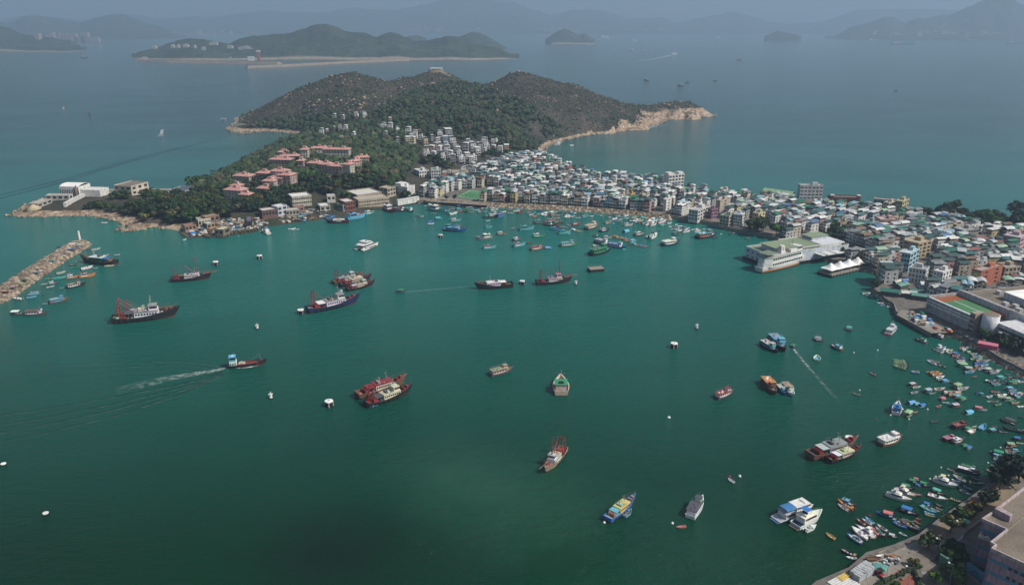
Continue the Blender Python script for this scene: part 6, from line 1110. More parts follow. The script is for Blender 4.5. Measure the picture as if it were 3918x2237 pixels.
# ---- pink roofed estate
ESTC = (.43, .41, .36)
def estate(kf, x, y, L, W, fl, ang, label, low=False):
    uv = kf(x, y); z_ = 15.
    h = fl * 2.9; L *= .88
    for _ in range(12): p_ = P(*uv, z_ + h); z_ = .5 * z_ + .5 * gz(p_.x, p_.y)
    p_ = P(*uv, z_ + h); FLATS.append((p_.x, p_.y, max(L, W) * .62))
    o = thing('estate_block', (p_.x, p_.y, z_ - .5), ang, 1, label, 'apartment block', 'pink roofed estate blocks'); wl = put('wall', MB(['plaster']).box(-L / 2, L / 2, -W / 2, W / 2, -4, h).mesh('wall'), o, random.choice([ESTC, (.40, .30, .27), (.46, .44, .38)]))
    r = MB(['paint']); e = 1.1; t_i = 2.2
    r.add([(-L / 2 - e, -W / 2 - e, h - .4), (L / 2 + e, -W / 2 - e, h - .4), (L / 2 + e, W / 2 + e, h - .4), (-L / 2 - e, W / 2 + e, h - .4), (-L / 2 + t_i, -W / 2 + t_i, h + 1.2), (L / 2 - t_i, -W / 2 + t_i, h + 1.2), (L / 2 - t_i, W / 2 - t_i, h + 1.2), (-L / 2 + t_i, W / 2 - t_i, h + 1.2)], [(0, 1, 5, 4), (1, 2, 6, 5), (2, 3, 7, 6), (3, 0, 4, 7), (4, 5, 6, 7), (3, 2, 1, 0)]); rf = put('roof', r.mesh('roof'), o, (.46, .24, .21))
    for k in range(max(1, int(L // 11))): x_ = (k + .5) / max(1, int(L // 11)) * L - L / 2; tb = put('tank_room', MB(['paint']).box(x_ - 1.8, x_ + 1.8, -1.6, 1.6, h + 1.21, h + 3.4).mesh('tank_room'), rf, (.43, .24, .21))
    put('satellite_dish', MB(['whitewash']).ball((L * .35, -W * .2, h + 1.9), .75, 1, 8, 5).mesh('satellite_dish'), rf)
    n_f = max(3, int(L / 3.4)); n_s = max(2, int(W / 4)); wm = MB(['glass']).box(-.65, .65, -.06, .02, 0, 1.25, bottom=True).mesh('window'); wm2 = MB(['glass']).box(-.02, .06, -.6, .6, 0, 1.25, bottom=True).mesh('window')
    for f in range(fl):
        for k in range(n_f): put('window', wm, wl, None, (L * (k + .5) / n_f - L / 2, -W / 2, f * 2.9 + .9))
        for k in range(n_s): put('window', wm2, wl, None, (L / 2, W * (k + .5) / n_s - W / 2, f * 2.9 + .9))
EST = [(k11, 85, 250, 17, 11, 4, -.25, 'lowest left estate block at the edge of the pink roofed group'), (k11, 240, 232, 20, 11, 5, -.25, 'estate block with pink roof at the back of the lower cluster'), (k11, 315, 268, 15, 13, 5, -.3, 'right hand estate block of the lower cluster'), (k11, 212, 298, 18, 10, 4, -.25, 'middle estate block of the lower cluster, yellow corner bays'), (k11, 140, 328, 15, 10, 4, -.25, 'front estate block of the lower cluster'), (k11, 105, 400, 19, 11, 3, -.3, 'pink roofed block sunk among trees below the lower cluster'),
       (k01, 2345, 415, 22, 12, 5, -.3, 'pale green walled estate block nearest the tip of the peninsula'), (k01, 2355, 375, 12, 9, 4, -.3, 'small pink roofed block behind the nearest estate block'), (k01, 2450, 462, 12, 9, 4, -.3, 'small pink roofed block to the right of the nearest estate block'), (k01, 2430, 278, 22, 12, 4, -.3, 'estate block with open pink roof between nearest block and lower cluster'),
       (k11, 270, 45, 13, 9, 3, .1, 'small pink roofed block at the top left of the estate'), (k11, 330, 85, 26, 10, 3, .25, 'long angled estate block with white rear arcade'), (k11, 250, 118, 28, 10, 4, -.15, 'long estate block in front of the angled one'), (k11, 448, 130, 8, 9, 4, -.1, 'narrow pink gable end block right of the long block'), (k11, 483, 20, 9, 9, 6, 0, 'slim pink tower with white tank at the top of the estate'), (k11, 800, 18, 36, 9, 4, -.1, 'longest estate block with dark balcony bands at the top'),
       (k11, 590, 152, 18, 10, 3, -.2, 'pink roofed block left of the middle row'), (k11, 700, 165, 16, 10, 4, -.3, 'pink roofed block in the middle of the middle row'), (k11, 805, 182, 19, 10, 4, -.25, 'pink roofed block with stained end wall, middle row'), (k11, 915, 165, 11, 10, 5, 1.2, 'tall plain pink gable at the right of the middle row'), (k11, 985, 132, 13, 9, 4, .9, 'stepped pink block behind the tall gable'), (k11, 1050, 98, 18, 8, 3, .3, 'last pink roofed block on the right, half hidden by trees'), (k11, 630, 5, 22, 9, 3, .1, 'pink roofed block left of the longest estate block')]
for e_ in EST: estate(*e_)
# ---- treatment works on the left spit and buildings along the western shore
def low(name, label, A, B, depth, h, wall, roof, zt=4.0, floors=1, nb=5, nc=2, cat='building', roofmat='paint', **kw):
    a, b = P(*A, zt), P(*B, zt); z_ = max(gz(a.x, a.y), gz(b.x, b.y), 2.5); a, b = P(*A, z_), P(*B, z_); dx, dy = b - a, 0; n_ = Vector((-(b - a).y, (b - a).x, 0)).normalized(); c = a + n_ * depth
    FLATS.append(((a.x + b.x) / 2 + n_.x * depth / 2, (a.y + b.y) / 2 + n_.y * depth / 2, max((b - a).length, depth) * .6))
    return block3(name, label, A, B, proj(c), h, floors, nb, nc, wall, roof, cat, z_, roofmat=roofmat, **kw)
o, Lx, Ly, w_, rf = low('pump_house', 'white vaulted works building on the tip of the spit', k01(605, 500), k01(795, 505), 20, 10, (.70, .69, .66), (.64, .63, .60), nb=11, nc=3, win=(.5, .6), hut=False, winz=.2, cat='works building')
put('vaulted_roof', MB(['whitewash']).arch(0, Lx, .5, Ly - .5, 10.15, 2.8, .2, 9).mesh('vaulted_roof'), rf); put('side_wing', MB(['plaster']).box(Lx + .02, Lx + 22, 2, Ly * .9, -2, 7.5).mesh('side_wing'), o, (.66, .65, .62)); put('vent_stack', MB(['paint']).cyl((Lx * .9, -1, -1), (Lx * .9, -1, 13), .6, .5, 8).mesh('vent_stack'), o, (.3, .14, .10))
low('boundary_wall', 'long white perimeter wall beside the works yard', k01(660, 605), k01(955, 452), 1.0, 3.6, (.66, .64, .60), (.6, .6, .58), nb=0, nc=0, hut=False, cat='wall')
low('store_hall', 'cream flat roofed hall with grey roof on the spit', k01(1145, 480), k01(1315, 492), 26, 9.5, CRM, (.20, .17, .14), floors=2, nb=3, nc=4, hut=False, roofmat='roofgravel', cat='works building'); low('boundary_wall', 'white sea wall behind the green yard', k01(970, 468), k01(1145, 468), 1.0, 3.4, (.62, .60, .56), (.6, .6, .58), nb=0, nc=0, hut=False, cat='wall'); low('boundary_wall', 'white sea wall right of the cream hall', k01(1515, 470), k01(1800, 470), 1.0, 4, (.58, .56, .52), (.6, .6, .58), nb=0, nc=0, hut=False, cat='wall')
low('open_shed', 'open shed with slate blue roof among trees on the spit', k01(1690, 500), k01(1850, 505), 22, 6, (.35, .36, .38), (.075, .085, .12), nb=3, nc=3, win=(.8, .6), hut=False, cat='shed')
low('site_hut', 'row of low concrete sheds in the works yard', k01(380, 610), k01(520, 560), 9, 3.6, (.40, .37, .32), (.42, .38, .33), nb=3, nc=2, hut=False, cat='shed'); low('site_hut', 'pale flat shed in front of the vaulted works building', k01(460, 530), k01(690, 530), 8, 4, (.52, .49, .44), (.50, .47, .42), nb=4, nc=1, hut=False, cat='shed')
p_ = P(*k01(290, 640), 3); tag(put('sand_pile', MB(['sand']).cyl((0, 0, -1), (0, 0, 5), 10, .8, 18).mesh('sand_pile', True), None, None, (p_.x, p_.y + 8, 2.6)), 'conical heap of pale sand at the spit', 'sand heap')
low('clinic', 'long two storey building with white roof below the slope', k11(365, 590), k11(555, 570), 17, 8, (.46, .42, .34), W_, 5, 2, 9, 2, win=(.7, .4), hut=False); low('brick_workshop', 'brick red building with pale roof and dark skylight on the quay', k11(888, 645), k11(990, 630), 16, 8.5, (.21, .085, .06), (.58, .57, .54), 4, 2, 4, 3, hut=False); low('fish_market', 'long beige market building with arcade on the west quay', k11(1020, 610), k11(1325, 575), 16, 7, (.44, .38, .29), (.40, .36, .29), 4, 2, 12, 2, win=(.7, .35), hut=False); low('fish_market', 'low hall with white flat roof behind the beige market building', k11(1010, 548), k11(1250, 515), 26, 6, (.40, .35, .28), (.60, .58, .54), 5, 1, 8, 2, win=(.7, .5), hut=False)
low('shed', 'beige house left of the fire station', k11(1310, 500), k11(1390, 480), 12, 8, BEI, (.40, .34, .27), 4, 2, 3, 2, hut=False, cat='house'); low('quay_wall', 'long white wall along the quay by the fire station', k11(1410, 572), k11(1622, 535), .8, 3.2, (.64, .63, .60), (.6, .6, .58), 3, 1, 0, 0, hut=False, cat='wall')
low('cottage', 'white two level cottage with balcony at the shipyards', k11(218, 690), k11(312, 670), 9, 8, (.48, .50, .55), W_, 4, 2, 2, 2, hut=False, cat='house'); low('shed', 'rusty brown tin shed beside the white cottage', k11(65, 710), k11(222, 690), 12, 6, (.17, .10, .085), (.55, .53, .50), 4, 1, 5, 2, hut=False, cat='shed'); low('shed', 'small white hut above the shipyards', k11(710, 545), k11(790, 540), 7, 5, (.60, .58, .54), (.45, .44, .42), 6, 1, 2, 1, hut=False, cat='shed')
kz = lambda x, y: (700 + x / 6.375, 760 + y / 6.375)
low('cottage', 'cream cottage with three dark windows above the shipyard slipways', kz(390, 690), kz(690, 650), 9, 6, CRM, (.28, .23, .19), 5, 1, 4, 1, hut=False, cat='house'); low('shed', 'long tin roofed shed with a bright blue tarpaulin end', kz(560, 600), kz(900, 530), 8, 5, (.24, .15, .10), (.30, .25, .22), 6, 1, 3, 1, hut=False, cat='shed'); low('shed', 'red brown roofed shack at the left of the shipyards', kz(60, 790), kz(330, 750), 8, 4, (.30, .20, .15), (.28, .15, .12), 3, 1, 3, 1, hut=False, cat='shed'); low('shed', 'dark grey leaning slip shed at the shipyards', kz(1560, 700), kz(1700, 690), 22, 5, (.06, .06, .065), (.12, .125, .14), 3, 1, 1, 2, hut=False, cat='shed'); low('shed', 'pale green roofed lean to among the shipyards', kz(600, 740), kz(790, 700), 8, 4, (.30, .26, .2), (.46, .54, .46), 4, 1, 2, 1, hut=False, cat='shed'); low('shed', 'boat shed under a pale cream tarpaulin', kz(780, 880), kz(990, 890), 14, 4.2, (.20, .16, .12), (.50, .46, .33), 3, 1, 2, 1, hut=False, cat='shed')
low('shed', 'white square sail roofed shelter at the repair yard', k11(640, 650), k11(740, 640), 12, 5, (.40, .38, .34), (.66, .65, .62), 4, 1, 2, 2, hut=False, cat='shed'); low('shed', 'pale roofed workshop row left of the repair yard', k11(300, 690), k11(430, 680), 9, 4.5, (.38, .34, .28), (.52, .50, .46), 4, 1, 4, 2, hut=False, cat='shed'); low('shed', 'flat red roofed shed behind the repair yard', k11(385, 650), k11(480, 640), 7, 3.5, (.30, .20, .17), (.30, .11, .09), 5, 1, 2, 1, hut=False, cat='shed'); low('shed', 'grey green quay store next to the brick building', k11(800, 625), k11(865, 640), 10, 5, (.25, .27, .26), (.30, .33, .33), 4, 1, 3, 2, hut=False, cat='shed')
# summit shelter, headland hut
p_ = PD(*k10(1793, 699), 1655); o = thing('summit_shelter', (p_.x, p_.y, p_.z), 0, 1, 'white flat shelter on the summit of the hill', 'shelter'); put('platform', MB(['soil']).cyl((0, 0, -4), (0, 0, .2), 17, 13, 20).mesh('platform'), o); put('roof', MB(['whitewash']).box(-12, 12, -4, 4, 3.2, 4.4, bottom=True).mesh('roof'), o)
for x in (-11, 0, 11): put('pillar', MB(['whitewash']).box(x - .6, x + .6, -3, 3, .3, 3.2).mesh('pillar'), o)
p_ = P(*T(0, 0, 2375, 1265), 2); o = thing('shore_hut', (p_.x, p_.y, 1.5), .2, 1, 'olive green hut on the rocky western point', 'hut'); put('wall', MB(['plaster']).box(-9, 3, -4, 4, -1, 7).mesh('wall'), o, (.20, .23, .17)); put('annex', MB(['plaster']).box(3.02, 16, -4, 4, -1, 5.5).mesh('annex'), o, (.26, .28, .20)); put('terrace', MB(['concrete']).box(-16, 18, -11, -4.02, -3, .6).mesh('terrace'), o)
# ---- distant towers on the left headland, white specks along far coasts
for i, (x, y, wpx, hpx) in enumerate(((520, 360, 22, 34), (595, 388, 22, 52), (630, 388, 20, 50), (660, 388, 22, 52), (720, 368, 70, 30), (825, 372, 46, 42), (865, 372, 18, 42), (790, 392, 90, 22), (930, 392, 90, 20), (480, 358, 50, 14), (360, 352, 40, 16))):
    D_ = 7600 if i not in (10,) else 5400; p_ = PD(*T(0, 0, x, y), D_); k_ = D_ / FPX / 2.6 * 1.0
    o = put('far_tower', MB(['plaster']).box(-wpx * k_ / 2, wpx * k_ / 2, 0, 40, -60, hpx * k_).mesh('far_tower'), None, (.34, .27, .24), (p_.x, p_.y, max(p_.z, 0))); tag(o, None, 'tower block', 'distant tower blocks on the headland coast'); REG.append([o, '%s distant cream tower block on the headland coast' % ('slender' if wpx < 30 else 'broad'), '', None])
mgf = Merge()
for (kf, x0, x1, y, D_, n_) in ((t_(1, 0), 1500, 2548, 318, 12200, 60), (t_(2, 0), 0, 700, 318, 12200, 45), (t_(2, 0), 700, 1500, 300, 12200, 30), (t_(0, 0), 1700, 2548, 350, 9500, 22), (t_(3, 0), 1050, 2300, 350, 8500, 40), (t_(3, 0), 1950, 2250, 240, 9000, 14)):
    for _ in range(n_):
        x = random.uniform(x0, x1); p_ = PD(*kf(x, y - random.random() ** 2 * 40), D_ - 60); s_ = random.uniform(10, 26); hh_ = random.uniform(18, 34) if random.random() < .15 else random.uniform(5, 11); mgf.add(MB(['plaster']).box(-s_, s_, 0, 20, -hh_ * .5, hh_), Matrix.Translation(p_), random.choice([(.42, .40, .37), (.36, .33, .30), (.30, .27, .25)]))
tag(put('far_buildings', mgf.build('far_buildings')), 'pale specks of buildings along the distant coasts', 'buildings', None, 'stuff')
mi_ = [(1540, 468, 40), (1720, 458, 36), (1775, 458, 26), (1850, 452, 60), (1940, 463, 18), (2025, 482, 40), (2125, 432, 90), (2290, 465, 60), (2400, 480, 60), (2450, 470, 70), (2500, 490, 40)]
for i, (x, y, w) in enumerate(mi_):
    D_ = 4150; p_ = PD(*T(0, 0, x, y), D_); k_ = D_ / FPX / 2.6; o = put('island_villa', MB(['plaster']).box(-w * k_ / 2.4, w * k_ / 2.4, -8, 8, -9, 4).box(-w * k_ / 5, w * k_ / 5, -7, 7, 4, 6.5).mesh('island_villa'), None, (.45, .44, .42), (p_.x, p_.y, max(p_.z, 3))); tag(o, None, 'villa', 'white villas on the middle island'); REG.append([o, '%s white villa on the middle island shore' % ('wide' if w > 50 else 'small'), '', None])
# ================================================================ VEGETATION
def ico(sub=1):
    t = (1 + 5 ** .5) / 2; V = [(-1, t, 0), (1, t, 0), (-1, -t, 0), (1, -t, 0), (0, -1, t), (0, 1, t), (0, -1, -t), (0, 1, -t), (t, 0, -1), (t, 0, 1), (-t, 0, -1), (-t, 0, 1)]
    F = [(0, 11, 5), (0, 5, 1), (0, 1, 7), (0, 7, 10), (0, 10, 11), (1, 5, 9), (5, 11, 4), (11, 10, 2), (10, 7, 6), (7, 1, 8), (3, 9, 4), (3, 4, 2), (3, 2, 6), (3, 6, 8), (3, 8, 9), (4, 9, 5), (2, 4, 11), (6, 2, 10), (8, 6, 7), (9, 8, 1)]
    V = [np.array(v) / np.linalg.norm(v) for v in V]
    for _ in range(sub - 1):
        mid = {}; F2 = []
        def mp(a, b):
            k = (min(a, b), max(a, b))
            if k not in mid: v = V[a] + V[b]; V.append(v / np.linalg.norm(v)); mid[k] = len(V) - 1
            return mid[k]
        for a, b, c in F: ab, bc, ca = mp(a, b), mp(b, c), mp(c, a); F2 += [(a, ab, ca), (b, bc, ab), (c, ca, bc), (ab, bc, ca)]
        F = F2
    return np.array(V), np.array(F)
I1, I2 = ico(1), ico(2)
def blobs(cent, rad, sq, col, ic=I1, jit=.28):
    v, f = ic; n = len(cent); nv = len(v)
    P_ = v[None] * (1 + rng.uniform(-jit, jit, (n, nv, 1))); an = rng.uniform(0, 6.28, n); c, s = np.cos(an), np.sin(an)
    x = P_[..., 0] * c[:, None] - P_[..., 1] * s[:, None]; y = P_[..., 0] * s[:, None] + P_[..., 1] * c[:, None]
    V = np.stack([x * rad[:, None], y * rad[:, None], P_[..., 2] * (rad * sq)[:, None]], -1) + np.asarray(cent)[:, None]
    F = (f[None] + (np.arange(n) * nv)[:, None, None]).reshape(-1, 3); C = np.repeat(np.asarray(col)[:, None], nv, 1) * rng.uniform(.75, 1.25, (n, nv, 1))
    return V.reshape(-1, 3), F, C.reshape(-1, 3)
def joinm(parts):
    V = []; F = []; C = []; o = 0
    for v, f, c in parts: V.append(v); F.append(f + o); C.append(c); o += len(v)
    return np.concatenate(V), np.concatenate(F), np.concatenate(C)
def crown(seed, r=4.0, h=5.5, lobes=9, leaves=70, size=.55, base=(.026, .046, .017), spread=1.0, loose=0.0):
    """leaf clumps on the shells of many lobes; light and dark clumps, gaps at the rim"""
    g = np.random.default_rng(seed); Vs = []; Cs = []
    for k in range(lobes):
        a = g.uniform(0, 6.28); rr = r * spread * math.sqrt(g.uniform(.0, .62)); c = np.array([rr * math.cos(a), rr * math.sin(a), h * g.uniform(.38, .85)]); lr = r * g.uniform(.32, .52); tone = g.uniform(.6, 1.5)
        d = g.normal(size=(leaves, 3)); d /= np.linalg.norm(d, axis=1)[:, None]; d[:, 2] = np.abs(d[:, 2]) * .9 - .25; rad = lr * g.uniform(.55, 1.12 + loose, (leaves, 1)); p = c + d * rad * np.array([1, 1, .8])
        t1_ = np.cross(d, g.normal(size=(leaves, 3))); t1_ /= np.linalg.norm(t1_, axis=1)[:, None] + 1e-6; t2_ = np.cross(d, t1_) + d * g.uniform(-.5, .5, (leaves, 1)); s = size * g.uniform(.6, 1.4, (leaves, 1))
        q = np.stack([p + t1_ * s, p + t2_ * s, p - t1_ * s, p - t2_ * s], 1); Vs.append(q.reshape(-1, 3)); cc = np.array(base) * tone * g.uniform(.65, 1.4, (leaves, 1)) * np.array([1 + .25 * g.uniform(-1, 1), 1, 1]); Cs.append(np.repeat(cc, 4, 0))
    V = np.concatenate(Vs); C = np.concatenate(Cs); F = np.arange(len(V)).reshape(-1, 4); return V, F, C
TREES = []
def treekind(name, seed, **kw):
    V, F, C = crown(seed, **kw); h = kw.get('h', 5.5); r = kw.get('r', 4); tr = MB(['bark']); tr.cyl((0, 0, -1), (0, 0, h * .45), .06 * r + .08, .05 * r, 7)
    for k in range(5): a = 6.28 * k / 5 + seed; tr.cyl((0, 0, h * (.3 + .03 * k)), (r * .5 * math.cos(a), r * .5 * math.sin(a), h * .68), .035 * r, .015 * r, 5)
    TREES.append((name, np_mesh('crown', V, F, 'foliage', C), tr.mesh('trunk'), r))
treekind('broadleaf_tree', 1, r=5, h=7.5, lobes=12, leaves=60, size=.75); treekind('broadleaf_tree', 2, r=4.5, h=8.5, lobes=11, leaves=60, size=.7, base=(.030, .050, .018)); treekind('broadleaf_tree', 3, r=5.5, h=7, lobes=13, leaves=56, size=.8, base=(.022, .040, .016)); treekind('broadleaf_tree', 4, r=4, h=9.5, lobes=10, leaves=60, size=.65, base=(.034, .044, .018))
treekind('dry_tree', 5, r=4.5, h=7.5, lobes=10, leaves=54, size=.6, base=(.062, .052, .030), loose=.2); treekind('casuarina_tree', 6, r=4.5, h=11, lobes=13, leaves=50, size=.55, base=(.020, .030, .017), loose=.35); treekind('palm_tree', 7, r=2.6, h=8, lobes=4, leaves=60, size=.6, base=(.03, .05, .02), loose=.3)
treekind('small_tree', 8, r=2.4, h=4.6, lobes=8, leaves=70, size=.36, base=(.040, .058, .022), loose=.1); treekind('bush', 9, r=2.2, h=2.6, lobes=9, leaves=70, size=.34, base=(.036, .055, .020))
TONE = [('dark green', (.9, .95, .95)), ('fresh green', (1.35, 1.7, 1.05)), ('olive', (1.6, 1.35, 1.1)), ('brownish', (2.1, 1.35, 1.05)), ('deep green', (.7, .82, .85))]
def tree(ki, x, y, z, s, place, label=None, group=None, tone=None):
    nm, cm, tm, r = TREES[ki]; tn = tone or random.choices(TONE, [4, 3, 2, 1, 3])[0]
    o = thing(nm, (x, y, z), random.uniform(0, 6.28), (s, s, s * random.uniform(.85, 1.12)), label, nm.replace('_', ' ').replace('broadleaf tree', 'tree').replace('dry tree', 'tree'), group)
    put('trunk', tm, o); put('crown', cm, o, tn[1])
    if not label: REG.append([o, '%s %s' % (tn[0], {'broadleaf_tree': 'round crowned tree', 'dry_tree': 'sparse dry tree', 'casuarina_tree': 'feathery casuarina', 'small_tree': 'small tree', 'palm_tree': 'slender palm', 'bush': 'rounded bush'}[nm]), place, None])
    return o
FOREST = [U(*p) for p in ((300, 540), (335, 520), (350, 510), (385, 492), (410, 495), (450, 480), (470, 455), (530, 440), (565, 420), (600, 395), (650, 368), (720, 350), (760, 345), (800, 330), (900, 322), (960, 330), (1040, 350), (1060, 385), (1045, 420), (1035, 450), (1000, 478), (930, 482), (860, 495), (800, 486), (770, 486), (725, 484), (715, 505), (690, 520), (640, 530), (600, 535), (560, 545), (545, 538), (500, 552), (440, 566), (400, 558), (345, 556))]
HWOOD = [U(*p) for p in ((900, 330), (930, 290), (960, 262), (1010, 228), (1080, 215), (1150, 205), (1250, 232), (1330, 270), (1400, 318), (1356, 350), (1340, 378), (1270, 375), (1200, 352), (1090, 345), (1000, 345))]
LWOOD = [U(*p) for p in ((612, 318), (650, 300), (720, 290), (830, 285), (930, 295), (900, 330), (800, 335), (720, 350), (690, 328))]
SPIT = [U(*p) for p in ((60, 540), (60, 505), (230, 465), (470, 465), (470, 480), (350, 490), (300, 478), (205, 512))]
def cam_uv(x, y, z):
    dz = z - CAM_H; zz = y * _cp - dz * _sp; yy = y * _sp + dz * _cp; return CX + FPX * x / zz, CY - FPX * yy / zz
def scatter(x0, x1, y0, y1, step, jit=.48):
    xs = np.arange(x0, x1, step); ys = np.arange(y0, y1, step); X, Y = np.meshgrid(xs, ys); X = X.ravel() + rng.uniform(-jit, jit, X.size) * step; Y = Y.ravel() + rng.uniform(-jit, jit, Y.size) * step; return X, Y
# trees of the peninsula, the estate and the slope behind it
X, Y = scatter(-520, -120, 700, 1330, 8.2); Zg = height(X, Y); uu, vv = cam_uv(X, Y, Zg); ok = inpoly(uu, vv, FOREST) & (Zg > 2.6)
for fx, fy, fr in FLATS: ok &= (X - fx) ** 2 + (Y - fy) ** 2 > (fr + 2.5) ** 2
X, Y, Zg = X[ok], Y[ok], Zg[ok]; od = np.argsort(np.hypot(X, Y)); X, Y, Zg = X[od], Y[od], Zg[od]
NT = 225
for i in range(min(NT, len(X))):
    tree(random.choices([0, 1, 2, 3, 4, 5], [5, 5, 4, 4, 3, 1])[0], X[i], Y[i], Zg[i] - .4, random.uniform(.85, 1.45), 'on the wooded peninsula', None, 'trees on the peninsula')
parts = []
tb = [(.034, .056, .021), (.027, .047, .018), (.046, .060, .024), (.068, .058, .034), (.020, .038, .016)]
def wood(X, Y, Zg, rmin, rmax, dark=1.0, hz=.75):
    n = len(X); r = rng.uniform(rmin, rmax, n); col = np.array([tb[k] for k in rng.choice(5, n, p=[.3, .25, .2, .1, .15])]) * rng.uniform(.6, 1.4, (n, 1)) * dark
    parts.append(blobs(np.stack([X, Y, Zg + r * hz], 1), r, rng.uniform(.75, 1.1, n), col, I2, .3))
    for k in range(3):
        a = rng.uniform(0, 6.28, n); rr = r * rng.uniform(.35, .6, n); parts.append(blobs(np.stack([X + np.cos(a) * r * .7, Y + np.sin(a) * r * .7, Zg + r * rng.uniform(.7, 1.3, n)], 1), rr, np.full(n, .9), col * rng.uniform(.7, 1.45, (n, 1)), I1, .3))
wood(X[NT:], Y[NT:], Zg[NT:], 3.2, 6.0)
HX, HY = scatter(-560, 400, 1040, 1760, 7.2); HZ = height(HX, HY); uu, vv = cam_uv(HX, HY, HZ); inw = (inpoly(uu, vv, HWOOD) | inpoly(uu, vv, LWOOD)) & (HZ > 3.5)
for fx, fy, fr in FLATS: inw &= (HX - fx) ** 2 + (HY - fy) ** 2 > (fr * .75) ** 2
dens = fbm(HX / 40., HY / 40., 3) > .27; inw &= dens
wood(HX[inw], HY[inw], HZ[inw], 2.2, 4.6, .85)
# wooded strip behind the row of summits
V, F, C = joinm(parts); tag(put('woodland', np_mesh('woodland', V, F, 'foliage', C)), 'continuous dark woodland on the middle slopes of the hill', 'woodland', None, 'stuff')
SX, SY = scatter(-560, 400, 1100, 1860, 4.6); SZ = height(SX, SY); uu, vv = cam_uv(SX, SY, SZ); okS = (SZ > 3.2) & ~(inpoly(uu, vv, HWOOD) & (rng.random(len(SX)) < .8)) & ~inpoly(uu, vv, FOREST) & (gi(ROCK, SX, SY) < .35) & (rng.random(len(SX)) < .45 + .9 * (fbm(SX / 38. + 9, SY / 38., 4) - .3))
for fx, fy, fr in FLATS: okS &= (SX - fx) ** 2 + (SY - fy) ** 2 > (fr * .7) ** 2
SX, SY, SZ = SX[okS], SY[okS], SZ[okS]; n = len(SX); dry = np.clip((fbm(SX / 75., SY / 75., 4) - .36 + .06 * (SX > -60)) * 5, 0, 1); tall = rng.random(n) < .10 * (1 - dry) + .02
r = np.where(tall, rng.uniform(2.0, 3.4, n), rng.uniform(.9, 2.2, n)); cg = np.array([.030, .045, .018]); cd_ = np.array([.088, .070, .053]); cd2 = np.array([.050, .043, .040]); mixd = (dry * rng.uniform(.3, 1, n))[:, None]
col = (cg * (1 - mixd) + np.where(rng.random((n, 1)) < .5, cd_, cd2) * mixd) * rng.uniform(.55, 1.45, (n, 1)); V, F, C = blobs(np.stack([SX, SY, SZ + r * .3], 1), r, np.where(tall, 1.2, .75), col, I1, .32)
tag(put('scrub', np_mesh('scrub', V, F, 'foliage', C)), 'dry scrub and bushes covering the hill', 'scrub', None, 'stuff')
BX, BY = scatter(-520, 360, 1150, 1720, 7.5); BZ = height(BX, BY); rv = gi(ROCK, BX, BY); okb = (BZ > 5) & (rng.random(len(BX)) < np.clip(rv * .8, 0, .6) + .03 + .34 * (ridged(BX / 60. + 3, BY / 60., 3) > .63)); uu, vv = cam_uv(BX, BY, BZ); okb &= ~inpoly(uu, vv, FOREST) & ~inpoly(uu, vv, LWOOD) & (~inpoly(uu, vv, HWOOD) | (rng.random(len(BX)) < .15)); BX, BY, BZ = BX[okb], BY[okb], BZ[okb]; n = len(BX)
r = rng.uniform(.8, 2.0, n) * np.where(rng.random(n) < .12, 1.9, 1); V, F, C = blobs(np.stack([BX, BY, BZ + r * .35], 1), r, rng.uniform(.6, 1.1, n), np.ones((n, 3)), I1, .3); tag(put('boulders', np_mesh('boulders', V, F, 'rock')), 'pale granite boulders strewn over the hillside', 'boulders', None, 'stuff')
# rocks along the natural shores
sh = []
for pl, n_ in ((shE[::-1], 2.2), (shN[12:24], 3.0), (shN[-12:], 3.5)):
    for a_, b_ in zip(pl[:-1], pl[1:]):
        k = max(1, int((b_ - a_).length / n_))
        for j in range(k):
            q_ = a_ + (b_ - a_) * (j / k); sh += [(q_.x + random.uniform(-5, 5), q_.y + random.uniform(-4, 6), random.uniform(-.3, .9)) for _ in range(2)]
sh = np.array(sh); n = len(sh); r = rng.uniform(.7, 2.6, n); V, F, C = blobs(sh, r, rng.uniform(.5, .9, n), np.ones((n, 3)), I1, .3); tag(put('shore_rocks', np_mesh('shore_rocks', V, F, 'rock')), 'tumbled rocks along the natural shoreline', 'rocks', None, 'stuff')
